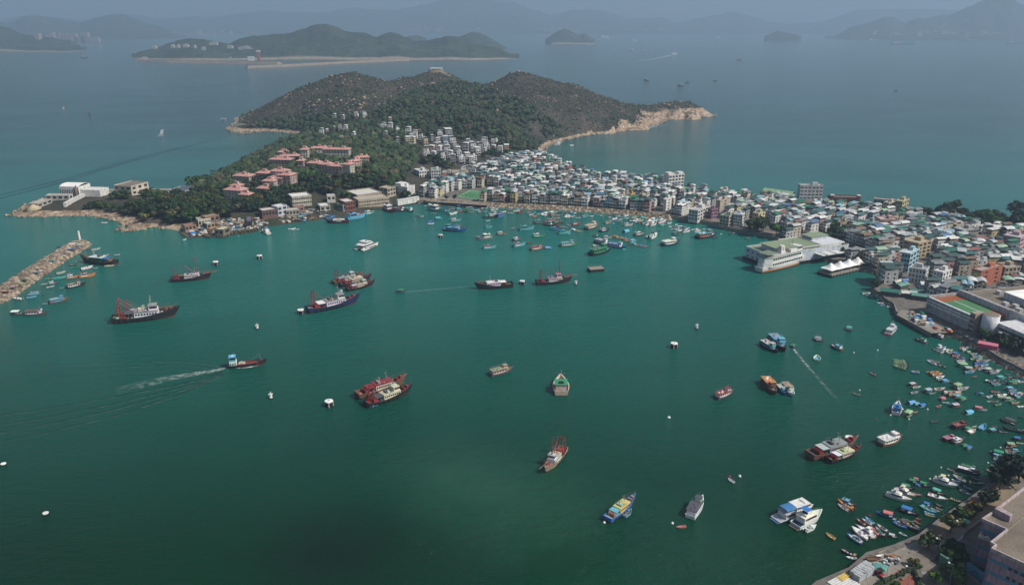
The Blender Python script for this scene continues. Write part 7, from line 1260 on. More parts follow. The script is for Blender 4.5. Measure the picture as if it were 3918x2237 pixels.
# tree clumps in town: (U x, y, crown scale, kind)
TT = [(302, 499, 1.35, 0), (290, 500, 1.2, 2), (316, 500, 1.25, 2), (366, 492, 1.3, 2), (378, 496, 1.2, 0), (375, 472, .85, 1), (433, 474, .85, 3), (425, 474, .7, 1), (222, 520, .9, 2), (236, 519, .9, 0), (250, 517, 1.0, 0), (262, 519, .9, 2), (278, 525, .9, 0), (292, 527, 1.0, 1), (306, 531, 1.0, 0), (322, 534, 1.1, 2), (330, 520, .9, 3), (345, 530, .9, 0), (200, 472, 1.1, 2), (186, 473, 1.1, 2), (212, 474, .9, 0), (490, 475, 1.9, 0), (505, 470, 2.0, 2), (520, 480, 1.5, 1), (1870, 585, 1.5, 0), (1885, 578, 1.7, 2), (1900, 575, 1.6, 0), (1915, 590, 1.5, 2), (1932, 585, 1.3, 1), (1868, 568, 1.2, 1), (1845, 577, .9, 3), (2072, 598, 1.5, 2), (2088, 590, 1.6, 0), (2078, 578, 1.4, 1), (2060, 608, 1.1, 3), (2092, 628, 1.1, 1), (2108, 640, .9, 0), (2130, 655, .8, 3), (1368, 474, 1.3, 2), (1385, 472, 1.2, 0), (1400, 476, 1.0, 2), (1740, 498, 1.2, 1), (1755, 490, 1.0, 0), (1245, 400, 1.4, 2), (1262, 396, 1.4, 0), (1228, 395, 1.3, 2), (1210, 402, 1.2, 1), (1275, 402, 1.1, 0), (1060, 425, 1.5, 2), (1082, 420, 1.6, 0), (1100, 424, 1.4, 2), (1120, 426, 1.2, 1), (1242, 440, 1.1, 2), (1235, 452, 1.0, 0), (1250, 446, .9, 1), (1060, 500, .7, 4), (1100, 503, .8, 4), (1112, 500, .7, 3), (1132, 500, .7, 3), (1152, 507, .7, 3), (1172, 508, .6, 0), (1192, 508, .7, 4), (1203, 500, .7, 1), (1228, 508, .8, 4), (1262, 512, .6, 4), (1306, 515, .9, 4), (1345, 517, .8, 4), (1420, 523, .7, 4), (1452, 527, .7, 4), (1470, 529, .8, 3), (1516, 534, .8, 4), (1548, 533, .9, 4), (1568, 537, .6, 3), (1602, 541, .8, 0), (1690, 560, .8, 3), (1715, 556, .8, 4), (1755, 572, .7, 3), (2125, 522, 1.2, 1), (2100, 522, 1.0, 3), (2075, 518, 1.0, 4), (2055, 520, 1.0, 2), (2140, 520, 1.0, 0), (2040, 508, .9, 2), (2185, 530, .9, 0), (2255, 540, 1.3, 2), (2300, 532, 1.1, 0), (2330, 548, 1.7, 2), (2345, 540, 1.6, 5), (2368, 535, 1.6, 5), (2385, 530, 1.7, 2), (2412, 526, 1.9, 5), (2430, 528, 2.0, 5), (2400, 548, 1.6, 2), (2420, 560, 1.8, 2), (2440, 565, 1.8, 0), (2462, 575, 1.8, 2), (2482, 572, 1.7, 0), (2500, 585, 1.6, 2), (2520, 566, 1.8, 2), (2540, 572, 1.7, 0), (2512, 530, 1.9, 5), (2525, 545, 1.8, 5), (2545, 552, 1.8, 2), (2480, 548, 1.4, 1), (2455, 548, 1.3, 0), (2405, 580, 1.0, 4), (2290, 563, 1.0, 4), (2310, 570, 1.0, 2), (2325, 562, 1.0, 4), (2345, 600, .9, 2), (2390, 595, .9, 2), (2455, 850, .8, 0), (2446, 842, .8, 1), (2495, 860, 1.0, 2), (2520, 865, 1.1, 2), (2540, 880, 1.2, 2), (2180, 712, .7, 2), (2170, 640, .6, 2), (2230, 572, .9, 1), (2225, 580, .8, 2), (1640, 545, .6, 4), (970, 470, 1.0, 2), (1010, 492, 1.1, 2), (1032, 498, .7, 3)]
for (u_, v_, s, k) in TT:
    zg_ = 3.2; p_ = P(*U(u_, v_), zg_); zz = gz(p_.x, p_.y); tree(k, p_.x, p_.y, zz - .2, s * .95, 'among the town houses' if k != 4 else 'on the promenade', None, 'trees in the town')
# ================================================================ SHORES, QUAYS AND THE FOREGROUND
def ribbon(pts, w0, w1, z, mat, name, step=2.0, zj=0.0):
    """flat strip between two offsets to the left of a polyline"""
    mb = MB([mat]); L = []; Rr = []
    for i, p_ in enumerate(pts):
        a_, b_ = pts[max(0, i - 1)], pts[min(len(pts) - 1, i + 1)]; d = Vector((b_[0] - a_[0], b_[1] - a_[1], 0)).normalized(); n_ = Vector((-d.y, d.x, 0)); L.append((p_[0] + n_.x * w0, p_[1] + n_.y * w0, z)); Rr.append((p_[0] + n_.x * w1, p_[1] + n_.y * w1, z))
    mb.add(L + Rr, [(i, i + 1, len(L) + i + 1, len(L) + i) for i in range(len(L) - 1)]); return mb
def edge_wall(pts, th, z0, z1, mats=('concrete',), closed=False):
    mb = MB(list(mats)); n = len(pts)
    for i in range(n if closed else n - 1):
        a_, b_ = Vector((pts[i][0], pts[i][1], 0)), Vector((pts[(i + 1) % n][0], pts[(i + 1) % n][1], 0)); L_ = (b_ - a_).length
        M = Matrix.Translation(a_) @ Matrix.Rotation(math.atan2(b_.y - a_.y, b_.x - a_.x), 4, 'Z'); mb.box(-th / 2, L_ + th / 2 - .004, -th / 2, th / 2, z0, z1 + .002 * (i % 2), M, bottom=True)
    return mb
def revet(name, label, pts, out, inn, zt, group=None, cat='sea wall', amp=.5):
    """sloping rubble bank along a shoreline"""
    P_ = []
    for a_, b_ in zip(pts[:-1], pts[1:]):
        k = max(1, int((b_ - a_).length / 1.1)); P_ += [a_ + (b_ - a_) * (j / k) for j in range(k)]
    P_.append(pts[-1]); V = []; m_ = 9
    for i, p_ in enumerate(P_):
        a_, b_ = P_[max(0, i - 3)], P_[min(len(P_) - 1, i + 3)]; d = (b_ - a_).normalized(); n_ = Vector((-d.y, d.x, 0))
        for j in range(m_):
            t = j / (m_ - 1); o_ = -out + (out + inn) * t; z_ = -.9 + (zt + .9) * min(1, t * 1.18); q_ = p_ + n_ * o_; V.append((q_.x, q_.y, z_))
    V = np.array(V); k = (ridged(V[:, 0] / 3.1, V[:, 1] / 3.1, 3) - .62) * 2.6 * amp + rng.uniform(-.2, .2, len(V)) * amp; V[:, 2] += k; V[:, 0] += rng.uniform(-.25, .25, len(V)); n = len(P_)
    ii, jj = np.meshgrid(np.arange(n - 1), np.arange(m_ - 1), indexing='ij'); q_ = (ii * m_ + jj).ravel(); F = np.stack([q_, q_ + m_, q_ + m_ + 1, q_ + 1], 1); F = F[:, ::-1]
    o = put(name, np_mesh(name, V, F, 'riprap')); tag(o, label, cat, group); return o
VS = lambda *pp: [P(*U(*p)) for p in pp]
# rock embankment before the town
emb = VS((1072, 505), (1138, 510), (1276, 517), (1376, 521), (1476, 527), (1576, 535), (1640, 543), (1664, 547), (1672, 543))
revet('rock_embankment', 'long tan rock embankment along the town waterfront', emb, 4.4, 1.8, 4.2, None, 'embankment')
PR = [(p.x, p.y) for p in VS((1050, 503), (1072, 505), (1138, 510), (1276, 517), (1376, 521), (1476, 527), (1576, 535), (1676, 545), (1751, 557), (1826, 577), (1913, 592), (2014, 635))]
struct('promenade', ribbon(PR, 1.4, 12.5, GZ0 + .012, 'path', 'promenade').mesh('promenade'))
o = put('parapet_wall', edge_wall([(a_[0], a_[1]) for a_ in ribbon(PR[1:], 2.2, 3, 0, 'path', 'x').v[:len(PR) - 1]], .35, GZ0, GZ0 + .75).mesh('parapet_wall')); tag(o, 'low concrete parapet running the length of the promenade', 'low wall')
sw = [(p.x, p.y) for p in VS((1668, 545), (1751, 557), (1826, 577), (1913, 592), (2014, 635), (2039, 646))]
o = put('seawall', edge_wall(sw, .9, -2, GZ0 + .3).mesh('seawall')); tag(o, 'dark vertical seawall from the embankment to the ferry pier', 'sea wall')
revet('rubble_shore', 'rubble shore between the ferry pier and the tent pier', VS((2018, 637), (2039, 646), (2100, 663), (2164, 678), (2206, 692), (2209, 702), (2176, 720), (2177, 731), (2202, 753), (2226, 768)), 2.5, 2.2, 3.4, None, 'sea wall', .7)
revet('rubble_shore', 'broken brown rubble shore below the sports centre', VS((2322, 830), (2349, 829), (2389, 842), (2439, 871), (2489, 903), (2550, 935), (2640, 985)), 4.2, 3, 3.4, None, 'sea wall', .8)
revet('rubble_shore', 'rocky bank along the foreground promenade', VS((2520, 1165), (2478, 1205), (2427, 1243), (2377, 1278), (2339, 1304), (2284, 1347), (2223, 1373), (2154, 1393)), 2.2, 2.2, 3.3, None, 'sea wall', .6)
qv = [(p.x, p.y) for p in VS((2226, 768), (2231, 786), (2316, 838), (2322, 830))]
o = put('cargo_quay', edge_wall(qv, .8, -2, GZ0 + .12).mesh('cargo_quay')); tag(o, 'dark concrete edge of the cargo quay by the sports centre', 'quay')
tt = lambda q_, z=GZ0: P(*q_, z)
struct('quay_apron', MB(['concrete']).flat([tt(k32(*p), GZ0 + .016) for p in ((1275, 215), (1330, 165), (1420, 180), (1560, 260), (1740, 350), (1790, 395), (1620, 400))]).mesh('quay_apron'))
bm_ = [MB(['paint']).box(-s / 2, s / 2, -s / 2, s / 2, 0, s * .8, taper=.1).mesh('fish_crate') for s in (1.6, 2.4)]
for i in range(26):
    x, y = random.uniform(1400, 1640), random.uniform(200, 320); 
    if (y - 195) < (x - 1400) * .1 - 10: continue
    p_ = tt(k32(x, y + (x - 1500) * .12), GZ0 + .02); c = random.choice(['bl', 'wh', 'lg', 'br', 'tn', 'gn', 'lb']); o = put('fish_crate', bm_[i % 2], None, CC[c], p_, random.uniform(0, 3)); tag(o, None, 'crate', 'crates on the cargo quay'); REG.append([o, '%s crate on the cargo quay' % CW[c], '', None])
for i in range(9):
    p_ = tt(k32(random.uniform(1640, 1870), random.uniform(350, 390)), GZ0 + .02); c = random.choice(['rd', 'og', 'wh', 'gn']); o = put('net_bundle', MB(['tarp']).ball((0, 0, .4), random.uniform(1, 1.7), .5, 8, 5).mesh('net_bundle'), None, CC[c], p_); tag(o, None, 'net', 'net bundles at the end of the cargo quay'); REG.append([o, '%s net bundle at the near end of the cargo quay' % CW[c], '', None])
p_ = tt(k32(2180, 545)); o = thing('market_stall', p_, -.6, 1, 'pink covered stall on the dark seawall road', 'stall'); put('cover', MB(['tarp']).gable(-5, 5, -2.6, 2.6, 2.6, .9, .1).mesh('cover'), o, (.52, .16, .22)); put('curtain', MB(['tarp']).box(-4.9, 4.9, -2.5, -2.4, 0, 2.6, bottom=True).box(4.8, 4.9, -2.5, 2.5, 0, 2.6, bottom=True).mesh('curtain'), o, (.5, .07, .16))
# playing field by the west promenade
pf = [tt(k11(*p), GZ0 + .02) for p in ((1985, 500), (2130, 430), (2325, 465), (2195, 535))]; struct('playing_field', MB(['pitch']).flat(pf).mesh('playing_field')); struct('playing_field', MB(['pitch']).flat([tt(k11(*p), GZ0 + .02) for p in ((2320, 398), (2370, 370), (2460, 372), (2430, 402))]).mesh('playing_field'))
ml = MB(['whitewash']); lerp = lambda a_, b_, t: (a_[0] + (b_[0] - a_[0]) * t, a_[1] + (b_[1] - a_[1]) * t, GZ0 + .026); c0 = [lerp(pf[0], pf[2], .08), lerp(pf[1], pf[3], .08), lerp(pf[2], pf[0], .08), lerp(pf[3], pf[1], .08)]
o = put('court_lines', edge_wall([(q_[0], q_[1]) for q_ in c0], .35, GZ0 + .022, GZ0 + .03, ('whitewash',), True).mesh('court_lines')); tag(o, kind='structure')
fe = thing('court_fence', (0, 0, 0), 0, 1, 'tall green mesh fence around the playing field', 'fence'); put('rail', edge_wall([(q_.x, q_.y) for q_ in pf], .12, GZ0 + 4.9, GZ0 + 5.0, ('paint',), True).mesh('rail'), fe, (.05, .2, .1)); pm = MB(['paint']).box(-.1, .1, -.1, .1, 0, 5).mesh('post')
for i in range(4):
    for j in range(6): q_ = pf[i] + (pf[(i + 1) % 4] - pf[i]) * (j / 6); put('post', pm, fe, (.06, .22, .12), (q_.x, q_.y, GZ0))
struct('road', MB(['concrete']).flat([tt(k11(*p), GZ0 + .008) for p in ((2205, 405), (2260, 345), (2330, 275), (2375, 262), (2375, 290), (2330, 345), (2270, 408))]).mesh('road')); struct('plaza', MB(['path']).flat([tt(k11(*p), GZ0 + .006) for p in ((1590, 510), (1700, 490), (1990, 520), (2200, 545), (2310, 545), (2320, 590), (1720, 548))]).mesh('plaza'))
lp_ = MB(['steel']).cyl((0, 0, 0), (0, 0, 8), .09, .06, 6).bar((0, 0, 7.9), (1.4, 0, 8.1), .05).mesh('pole'); lh_ = MB(['whitewash']).ball((1.4, 0, 8.05), .42, .7, 8, 5).mesh('lamp_head')
def lamp(p_, rz, label):
    o = thing('street_lamp', p_, rz, 1, label, 'street lamp', 'street lamps'); put('pole', lp_, o); put('lamp_head', lh_, o)
    if not label: REG.append([o, 'tall street lamp on the promenade', '', None])
for i in range(10): a_ = ribbon(PR, 3.4, 4, GZ0, 'path', 'x').v[1 + i]; lamp(a_, random.uniform(0, 6), None)
for x, y in ((1680, 1190), (1880, 1010), (1160, 1440), (1380, 1475), (1800, 1440)): lamp(tt(k33(x, y)), 2.6, None)

# ---- foreground quay and promenade
FZ = GZ0
struct('quay_apron', MB(['concrete']).flat([tt(k33(*p), FZ + .012) for p in ((500, 1475), (790, 1345), (960, 1205), (1000, 1195), (1240, 1120), (1470, 1012), (1560, 1060), (1440, 1150), (1500, 1235), (1250, 1340), (1080, 1475))]).mesh('quay_apron'))
struct('path', MB(['path']).flat([tt(k33(*p), FZ + .016) for p in ((1430, 1150), (1560, 1085), (1750, 985), (1960, 870), (2130, 770), (2300, 660), (2420, 560), (2620, 400), (2640, 450), (2540, 520), (2262, 715), (2120, 812), (1830, 1040), (1640, 1190), (1590, 1215), (1700, 1310), (1830, 1475), (1560, 1475), (1500, 1240))]).mesh('path'))
struct('verge', MB(['soil']).flat([tt(k33(*p), FZ + .009) for p in ((1475, 1020), (1700, 850), (1860, 745), (2060, 600), (2260, 450), (2420, 330), (2560, 330), (2420, 555), (2300, 655), (2130, 765), (1960, 865), (1750, 980), (1560, 1082))]).mesh('verge'))
struct('red_plaza', MB(['redpave']).flat([tt(k33(*p), FZ + .018) for p in ((1295, 1475), (1290, 1390), (1428, 1325), (1470, 1340), (1508, 1475))]).mesh('red_plaza')); struct('brick_strip', MB(['redpave']).flat([tt(k33(*p), FZ + .02) for p in ((1248, 1348), (1252, 1322), (1425, 1242), (1455, 1262))]).mesh('brick_strip'))
struct('lawn', MB(['grass']).flat([tt(k33(1225 + 95 * math.cos(k * .35), 1440 + 42 * math.sin(k * .35)), FZ + .015) for k in range(18)]).mesh('lawn'))
def hedge(pts, w_, h_, label):
    cs = []
    for a_, b_ in zip(pts[:-1], pts[1:]):
        k = max(1, int((b_ - a_).length / .5)); cs += [a_ + (b_ - a_) * (j / k) + Vector((random.uniform(-w_, w_) / 2, random.uniform(-w_, w_) / 2, h_ * random.uniform(.3, .8))) for j in range(k) for _ in range(3)]
    cs = np.array([tuple(c) for c in cs]); n = len(cs); V, F, C = blobs(cs, rng.uniform(.3, .6, n), np.ones(n), np.array([.026, .042, .016]) * rng.uniform(.6, 1.4, (n, 1)), I2, .3); o = put('hedge', np_mesh('hedge', V, F, 'foliage', C)); tag(o, label, 'hedge')
hedge([tt(k33(*p)) for p in ((1050, 1475), (1200, 1400), (1440, 1292), (1520, 1268))], 1.0, 1.2, 'clipped hedge between the quay and the red plaza'); hedge([tt(k33(*p)) for p in ((1440, 1300), (1470, 1370), (1510, 1475))], 1.0, 1.2, 'hedge along the right side of the red plaza')
# tarpaulin wrapped stacks
for (x, y, sx, sy, sz, lb) in ((905, 1385, 4.5, 2.6, 2.4, 'grey tarpaulin wrapped stack nearest the camera'), (985, 1340, 4.8, 2.4, 2.6, 'grey wrapped stack at the right of the group'), (925, 1310, 8.0, 2.6, 2.2, 'long grey wrapped stack at the back of the group'), (860, 1355, 3.6, 2.4, 2.3, 'short grey wrapped stack at the left of the group')):
    p_ = tt(k33(x, y)); o = thing('wrapped_stack', p_, .62, 1, lb, 'tarpaulin stack', 'wrapped stacks on the quay'); put('cover', MB(['tarp']).box(-sx / 2, sx / 2, -sy / 2, sy / 2, .15, sz, taper=.16).mesh('cover'), o, (.36, .37, .38)); put('pallet', MB(['wood']).box(-sx / 2 - .1, sx / 2 + .1, -sy / 2 - .1, sy / 2 + .1, 0, .15).mesh('pallet'), o)
    for k in (-.25, .2): put('strap', MB(['rubber']).box(sx * k - .06, sx * k + .06, -sy / 2 - .02, sy / 2 + .02, sz, sz + .03, bottom=True).mesh('strap'), o)
p_ = tt(k33(1108, 1352)); o = thing('village_vehicle', p_, 1.9, 1.15, 'small red and black open cargo vehicle on the quay', 'vehicle'); put('body', MB(['paint']).box(-1.5, .2, -.7, .7, .5, .9, taper=.04).box(.25, 1.5, -.65, .65, .45, 1.05, taper=.08).mesh('body'), o, (.40, .03, .04)); put('roof', MB(['rubber']).box(-.9, .9, -.75, .75, 2.0, 2.1, bottom=True).mesh('roof'), o); put('seat', MB(['rubber']).box(-.5, .1, -.5, .5, .9, 1.3).mesh('seat'), o)
for x in (-.85, .85):
    for y in (-.72, .72): put('roof_post', MB(['steel']).bar((x, y * .95, .9), (x, y * .95, 2.0), .04).mesh('roof_post'), o); put('wheel', MB(['rubber']).cyl((x * 1.1, y - .1, .35), (x * 1.1, y + .1, .35), .35, .35, 12).mesh('wheel'), o)
put('load_bed', MB(['steel']).box(-2.6, -1.52, -.7, .7, .6, 1.0).mesh('load_bed'), o)
p_ = tt(k33(1100, 1282)); tag(put('net_heap', MB(['tarp']).ball((0, 0, .2), 2.6, .32, 12, 6).ball((1.6, .6, .2), 1.7, .4, 10, 5).mesh('net_heap'), None, (.10, .26, .24), p_), 'heap of teal fishing net on the quay', 'net heap')
for (x, y, c, a_, s_, lb) in ((1125, 1170, 'wh', .25, 1.0, 'white dinghy drawn up on the quay edge'), (1082, 1240, 'wh', .1, .62, 'small upturned white tub on the quay'), (1268, 1172, 'og', -.5, .8, 'orange kayak among the quay clutter'), (1045, 1200, 'br', .1, 1.3, 'brown wreck lying on the slipway'), (2020, 665, 'og', .75, 1.5, 'orange boat beached on the rocks by the path')):
    p_ = tt(k33(x, y)); o = thing('beached_boat', p_, a_, s_, lb, 'boat', 'boats drawn up ashore'); K = KINDS['rowing_dinghy']
    for nm, me, ck, pi in K['parts'][:2]: q_ = put(nm, me, o, CC[c]); q_.location.z = .2
for i in range(26):
    x = random.uniform(1150, 1290); p_ = tt(k33(x, 1215 + random.uniform(-38, 38))); c = random.choice(['bk', 'dg', 'br', 'gy', 'lg', 'tn']); o = put('scrap_bundle', MB(['tarp']).box(-.6, .6, -.4, .4, 0, random.uniform(.3, .9), taper=.1).mesh('scrap_bundle'), None, CC[c], p_, random.uniform(0, 3)); o.scale = (random.uniform(.6, 1.6),) * 3; tag(o, None, 'bundle', 'clutter on the foreground quay'); REG.append([o, '%s bundle in the clutter on the foreground quay' % CW[c], '', None])
p_ = tt(k33(752, 1380)); o = thing('pipe_bundle', p_, .6, 1, 'bundle of yellow ribbed pipe at the quay edge', 'pipes')
for k in range(6): put('pipe', MB(['paint']).cyl((-2.2, -1 + k * .4, .35 + .25 * (k % 2)), (2.2, -1 + k * .4, .35 + .25 * (k % 2)), .22, .22, 8).mesh('pipe'), o, (.55, .38, .07))
p_ = tt(k33(745, 1435)); o = thing('plank_stack', p_, .55, 1, 'stack of long white slats at the bottom edge', 'slats')
for k in range(8): put('plank', MB(['paint']).box(-4.2, 4.2, -3.4 + k * .85, -3.4 + k * .85 + .55, .1, .5, bottom=True).mesh('plank'), o, (.62, .62, .60))
p_ = tt(k33(1385, 1385)); 
for (x, y) in ((1345, 1392), (1380, 1365)):
    o = thing('bench', tt(k33(x, y)), .55, 1, 'dark bench on the red plaza, %s one' % ('nearer' if x < 1360 else 'farther'), 'bench', 'benches on the plaza'); put('seat', MB(['wood']).box(-1.1, 1.1, -.25, .25, .4, .48, bottom=True).mesh('seat'), o); put('backrest', MB(['wood']).box(-1.1, 1.1, .22, .28, .55, .95, bottom=True).mesh('backrest'), o)
    for k in (-.8, .8): put('leg', MB(['steel']).box(k - .05, k + .05, -.2, .2, 0, .4).mesh('leg'), o)
# hospital building
HZ_ = 21.0; rp = [P(*k33(*p), HZ_) for p in ((2225, 735), (2130, 797), (2375, 902), (2215, 1030), (2262, 1056), (2225, 1092), (2640, 1285), (3000, 1000), (2760, 330))]; rp2 = [(p.x, p.y) for p in rp]
o = thing('hospital_building', (0, 0, 0), 0, 1, 'large mauve building with blue bands and gravel roof, bottom right corner', 'building'); W1 = put('wall', MB(['plaster']).prism(rp2, -1, HZ_, top=False).mesh('wall'), o, (.36, .25, .29)); RF = put('roof', MB(['roofgravel']).flat([(x, y, HZ_ - .4) for x, y in rp2]).mesh('roof'), o)
put('parapet', edge_wall(rp2, .5, HZ_ - .6, HZ_ + .55, ('plaster',), True).mesh('parapet'), RF, (.46, .38, .38)); 
ridge_ = [P(*k33(*p), HZ_) for p in ((2262, 705), (2550, 480))]; put('roof_kerb', edge_wall([(p.x, p.y) for p in [P(*k33(*p), HZ_ - .4) for p in ((2380, 905), (2570, 750))]], .3, HZ_ - .39, HZ_ - .1, ('concrete',)).mesh('roof_kerb'), RF)
tb = [P(*k33(*p), HZ_) for p in ((2240, 735), (2270, 712), (2420, 790), (2395, 815))]; put('roof_room', MB(['plaster']).prism([(p.x, p.y) for p in tb], HZ_ - .38, HZ_ + 2.0).mesh('roof_room'), RF, (.38, .30, .33))
bandm = lambda a_, b_, z0, z1, off=.06: (lambda L_, M: MB(['paint']).box(0, L_, -off, .0, z0, z1, M, bottom=True))((Vector(b_) - Vector(a_)).length, Matrix.Translation((a_[0], a_[1], 0)) @ Matrix.Rotation(math.atan2(b_[1] - a_[1], b_[0] - a_[0]), 4, 'Z'))
for i in (0, 1, 2, 4, 5):
    a_, b_ = rp2[i], rp2[i + 1]
    for zz in (16.6, 12.2, 7.8, 3.6): put('blue_band', bandm(a_, b_, zz, zz + 1.35).mesh('blue_band'), W1, (.07, .20, .29))
a_, b_ = Vector(rp2[5]), Vector(rp2[6]); 
for zz in (17.6, 14.2, 10.6, 7.0):
    for t in (.46, .60, .76, .90): s_ = a_ + (b_ - a_) * t; e_ = a_ + (b_ - a_) * (t + .085); put('window', bandm(s_, e_, zz - .9, zz + .1, .1).mesh('window'), W1, (.02, .025, .03))
st_ = [P(*k33(*p), 16) for p in ((2098, 958), (2172, 900), (2318, 950), (2228, 1015))]; s2_ = [(p.x, p.y) for p in st_]; sw_ = put('stair_wing', MB(['plaster']).prism(s2_, -1, 15.6).mesh('stair_wing'), o, (.25, .17, .205)); put('wing_parapet', edge_wall(s2_, .45, 15.4, 16.6, ('plaster',), True).mesh('wing_parapet'), sw_, (.52, .42, .40)); c_ = sum((Vector(q_) for q_ in s2_), Vector((0, 0))) / 4
for k in range(5): put('skylight', MB(['whitewash']).ball((c_.x - 2.4 + k * 1.2, c_.y + (-.6 if k % 2 else .6), 15.7), .8, .5, 8, 5).mesh('skylight'), sw_)
for zz in (11.6, 7.2, 3.4): put('blue_band', bandm(s2_[0], s2_[3], zz, zz + 1.3).mesh('blue_band'), sw_, (.05, .145, .22))
fw = [tt(k33(*p)) for p in ((1965, 1300), (2170, 1440), (2260, 1520))]; tag(put('panel_fence', edge_wall([(p.x, p.y) for p in fw], .2, FZ, FZ + 3.4, ('paint',)).mesh('panel_fence'), None, (.10, .26, .42)), 'bright blue panel fence in front of the mauve building', 'fence')
tag(put('boundary_wall', edge_wall([tuple(tt(k33(*p)))[:2] for p in ((1650, 1195), (1835, 1050), (1980, 935), (2115, 830))], .3, FZ, FZ + 1.6).mesh('boundary_wall')), 'low concrete wall between the path and the mauve building', 'wall')
tag(put('boundary_wall', edge_wall([tuple(tt(k33(*p)))[:2] for p in ((1850, 1280), (1960, 1340), (2120, 1475))], .3, FZ, FZ + 1.2).mesh('boundary_wall')), 'low pale wall below the blue panel fence', 'wall')
sp_ = [tt(k33(*p)) for p in ((1690, 1215), (1745, 1165), (1840, 1225), (1800, 1290))]; o = thing('green_shed', (0, 0, 0), 0, 1, 'pale green shed by the junction of the paths', 'shed'); put('wall', MB(['plaster']).prism([(p.x, p.y) for p in sp_], FZ - .5, FZ + 3).mesh('wall'), o, (.16, .27, .18)); put('roof', MB(['sheet']).prism([(p.x, p.y) for p in sp_], FZ + 3.01, FZ + 3.2).mesh('roof'), o, (.12, .22, .15))
o = thing('blue_canopy', tt(k33(1890, 1055)), .7, 1, 'pale blue gate panel beside the dark wall', 'gate'); put('panel', MB(['paint']).box(-3, 3, -.12, .12, 0, 3).mesh('panel'), o, (.40, .55, .62)); put('post', MB(['steel']).box(-3.2, -3.0, -.1, .1, 0, 3.3).mesh('post'), o)
o = thing('parasol', tt(k33(1950, 862)), .3, 1, 'teal parasol over a round table beside the path', 'parasol'); put('canopy', MB(['tarp']).cyl((0, 0, 2.3), (0, 0, 3.0), 1.7, .1, 10).mesh('canopy'), o, (.10, .30, .28)); put('pole', MB(['steel']).bar((0, 0, 0), (0, 0, 2.9), .05).mesh('pole'), o); put('table', MB(['concrete']).cyl((0, 0, 0), (0, 0, .75), .3, 1.0, 12).mesh('table'), o)
tag(put('manhole', MB(['steel']).box(-.9, .9, -.7, .7, 0, .02).mesh('manhole'), None, None, tt(k33(1555, 1328), FZ + .017), .3), 'square manhole cover on the lower path', 'manhole cover')
for (x, y, k, s, lb) in ((1590, 1085, 7, 1.45, 'lone thin tree on the quay corner'), (1808, 925, 7, 1.55, 'round tree casting a shadow beside the path'), (1890, 815, 8, 1.5, 'bush nearest the round tree on the verge'), (1930, 790, 8, 1.6, 'middle bush on the verge'), (1968, 765, 8, 1.4, 'bush on the verge near the orange boat'), (2045, 715, 8, 1.3, 'dark bush right of the orange boat'), (2150, 650, 5, .62, 'slim dark tree beside the path'), (2205, 630, 5, .6, 'second slim dark tree beside the path'), (2300, 500, 5, 1.0, 'left tree of the dark casuarina group at the right edge'), (2390, 455, 5, 1.25, 'tallest tree of the dark casuarina group at the right edge'), (2480, 440, 5, 1.2, 'right tree of the dark casuarina group, cut by the frame'), (2440, 380, 5, 1.1, 'rear tree of the dark casuarina group'), (1835, 1195, 2, .85, 'broad dark tree between green shed and mauve building'), (1900, 1215, 3, .6, 'smaller olive tree behind the broad dark one'), (1850, 1400, 7, 1.4, 'bushy tree beside the low pale wall'), (1650, 1425, 7, 1.1, 'small tree at the bottom edge by the path'), (1440, 1262, 7, .8, 'thin reddish tree at the hedge corner'), (1760, 1375, 7, 1.0, 'small tree on the right of the lower path'), (1920, 1455, 8, 1.5, 'orange tinged bush at the bottom edge'), (2090, 1330, 8, 1.3, 'bush behind the blue panel fence'), (1280, 1462, 8, .6, 'small round shrub on the lawn'), (2230, 605, 8, .9, 'low bush under the slim dark trees')):
    p_ = tt(k33(x, y)); tree(k, p_.x, p_.y, p_.z, s, '', lb, 'trees on the foreground shore', TONE[3] if 'reddish' in lb or 'orange' in lb else (TONE[4] if k == 5 else None))

# ---- breakwater on the left with its beacon and boats
bk = Z(0, 900, 4.55); cl = [P(*bk(*p)) for p in ((-420, 1270), (0, 1070), (420, 775), (840, 500), (1180, 290), (1400, 150), (1490, 110))]; V = []; PL_ = []
for a_, b_ in zip(cl[:-1], cl[1:]):
    k = max(1, int((b_ - a_).length / 1.2)); PL_ += [a_ + (b_ - a_) * (j / k) for j in range(k)]
m_ = 17; n = len(PL_)
for i, p_ in enumerate(PL_):
    a_, b_ = PL_[max(0, i - 5)], PL_[min(n - 1, i + 5)]; d = (b_ - a_).normalized(); n_ = Vector((-d.y, d.x, 0)); e = min(1, (n - 1 - i) / 7.) ** .5
    for j in range(m_): t = j / (m_ - 1) * 2 - 1; q_ = p_ + n_ * t * 12.0 * (.35 + .65 * e); V.append((q_.x, q_.y, -1.2 + 5.2 * (1 - abs(t) ** 2.6) * (.15 + .85 * e)))
V = np.array(V); V[:, 2] += (ridged(V[:, 0] / 4.2, V[:, 1] / 4.2, 3) - .62) * 2.4 + rng.uniform(-.35, .35, len(V)); ii, jj = np.meshgrid(np.arange(n - 1), np.arange(m_ - 1), indexing='ij'); q_ = (ii * m_ + jj).ravel()
tag(put('breakwater', np_mesh('breakwater', V, np.stack([q_, q_ + 1, q_ + m_ + 1, q_ + m_], 1)[:, ::-1], 'riprap')), 'tan rubble breakwater running in from the left edge', 'breakwater')
p_ = P(*bk(1392, 92), 3.2); o = thing('beacon', (p_.x, p_.y, 2.6), 0, 1, 'white beacon post at the end of the rubble breakwater', 'beacon'); put('base', MB(['concrete']).cyl((0, 0, 0), (0, 0, 1.6), 2.2, 2.0, 12).mesh('base'), o); put('post', MB(['whitewash']).cyl((0, 0, 1.6), (0, 0, 9), .9, .7, 10).mesh('post'), o)
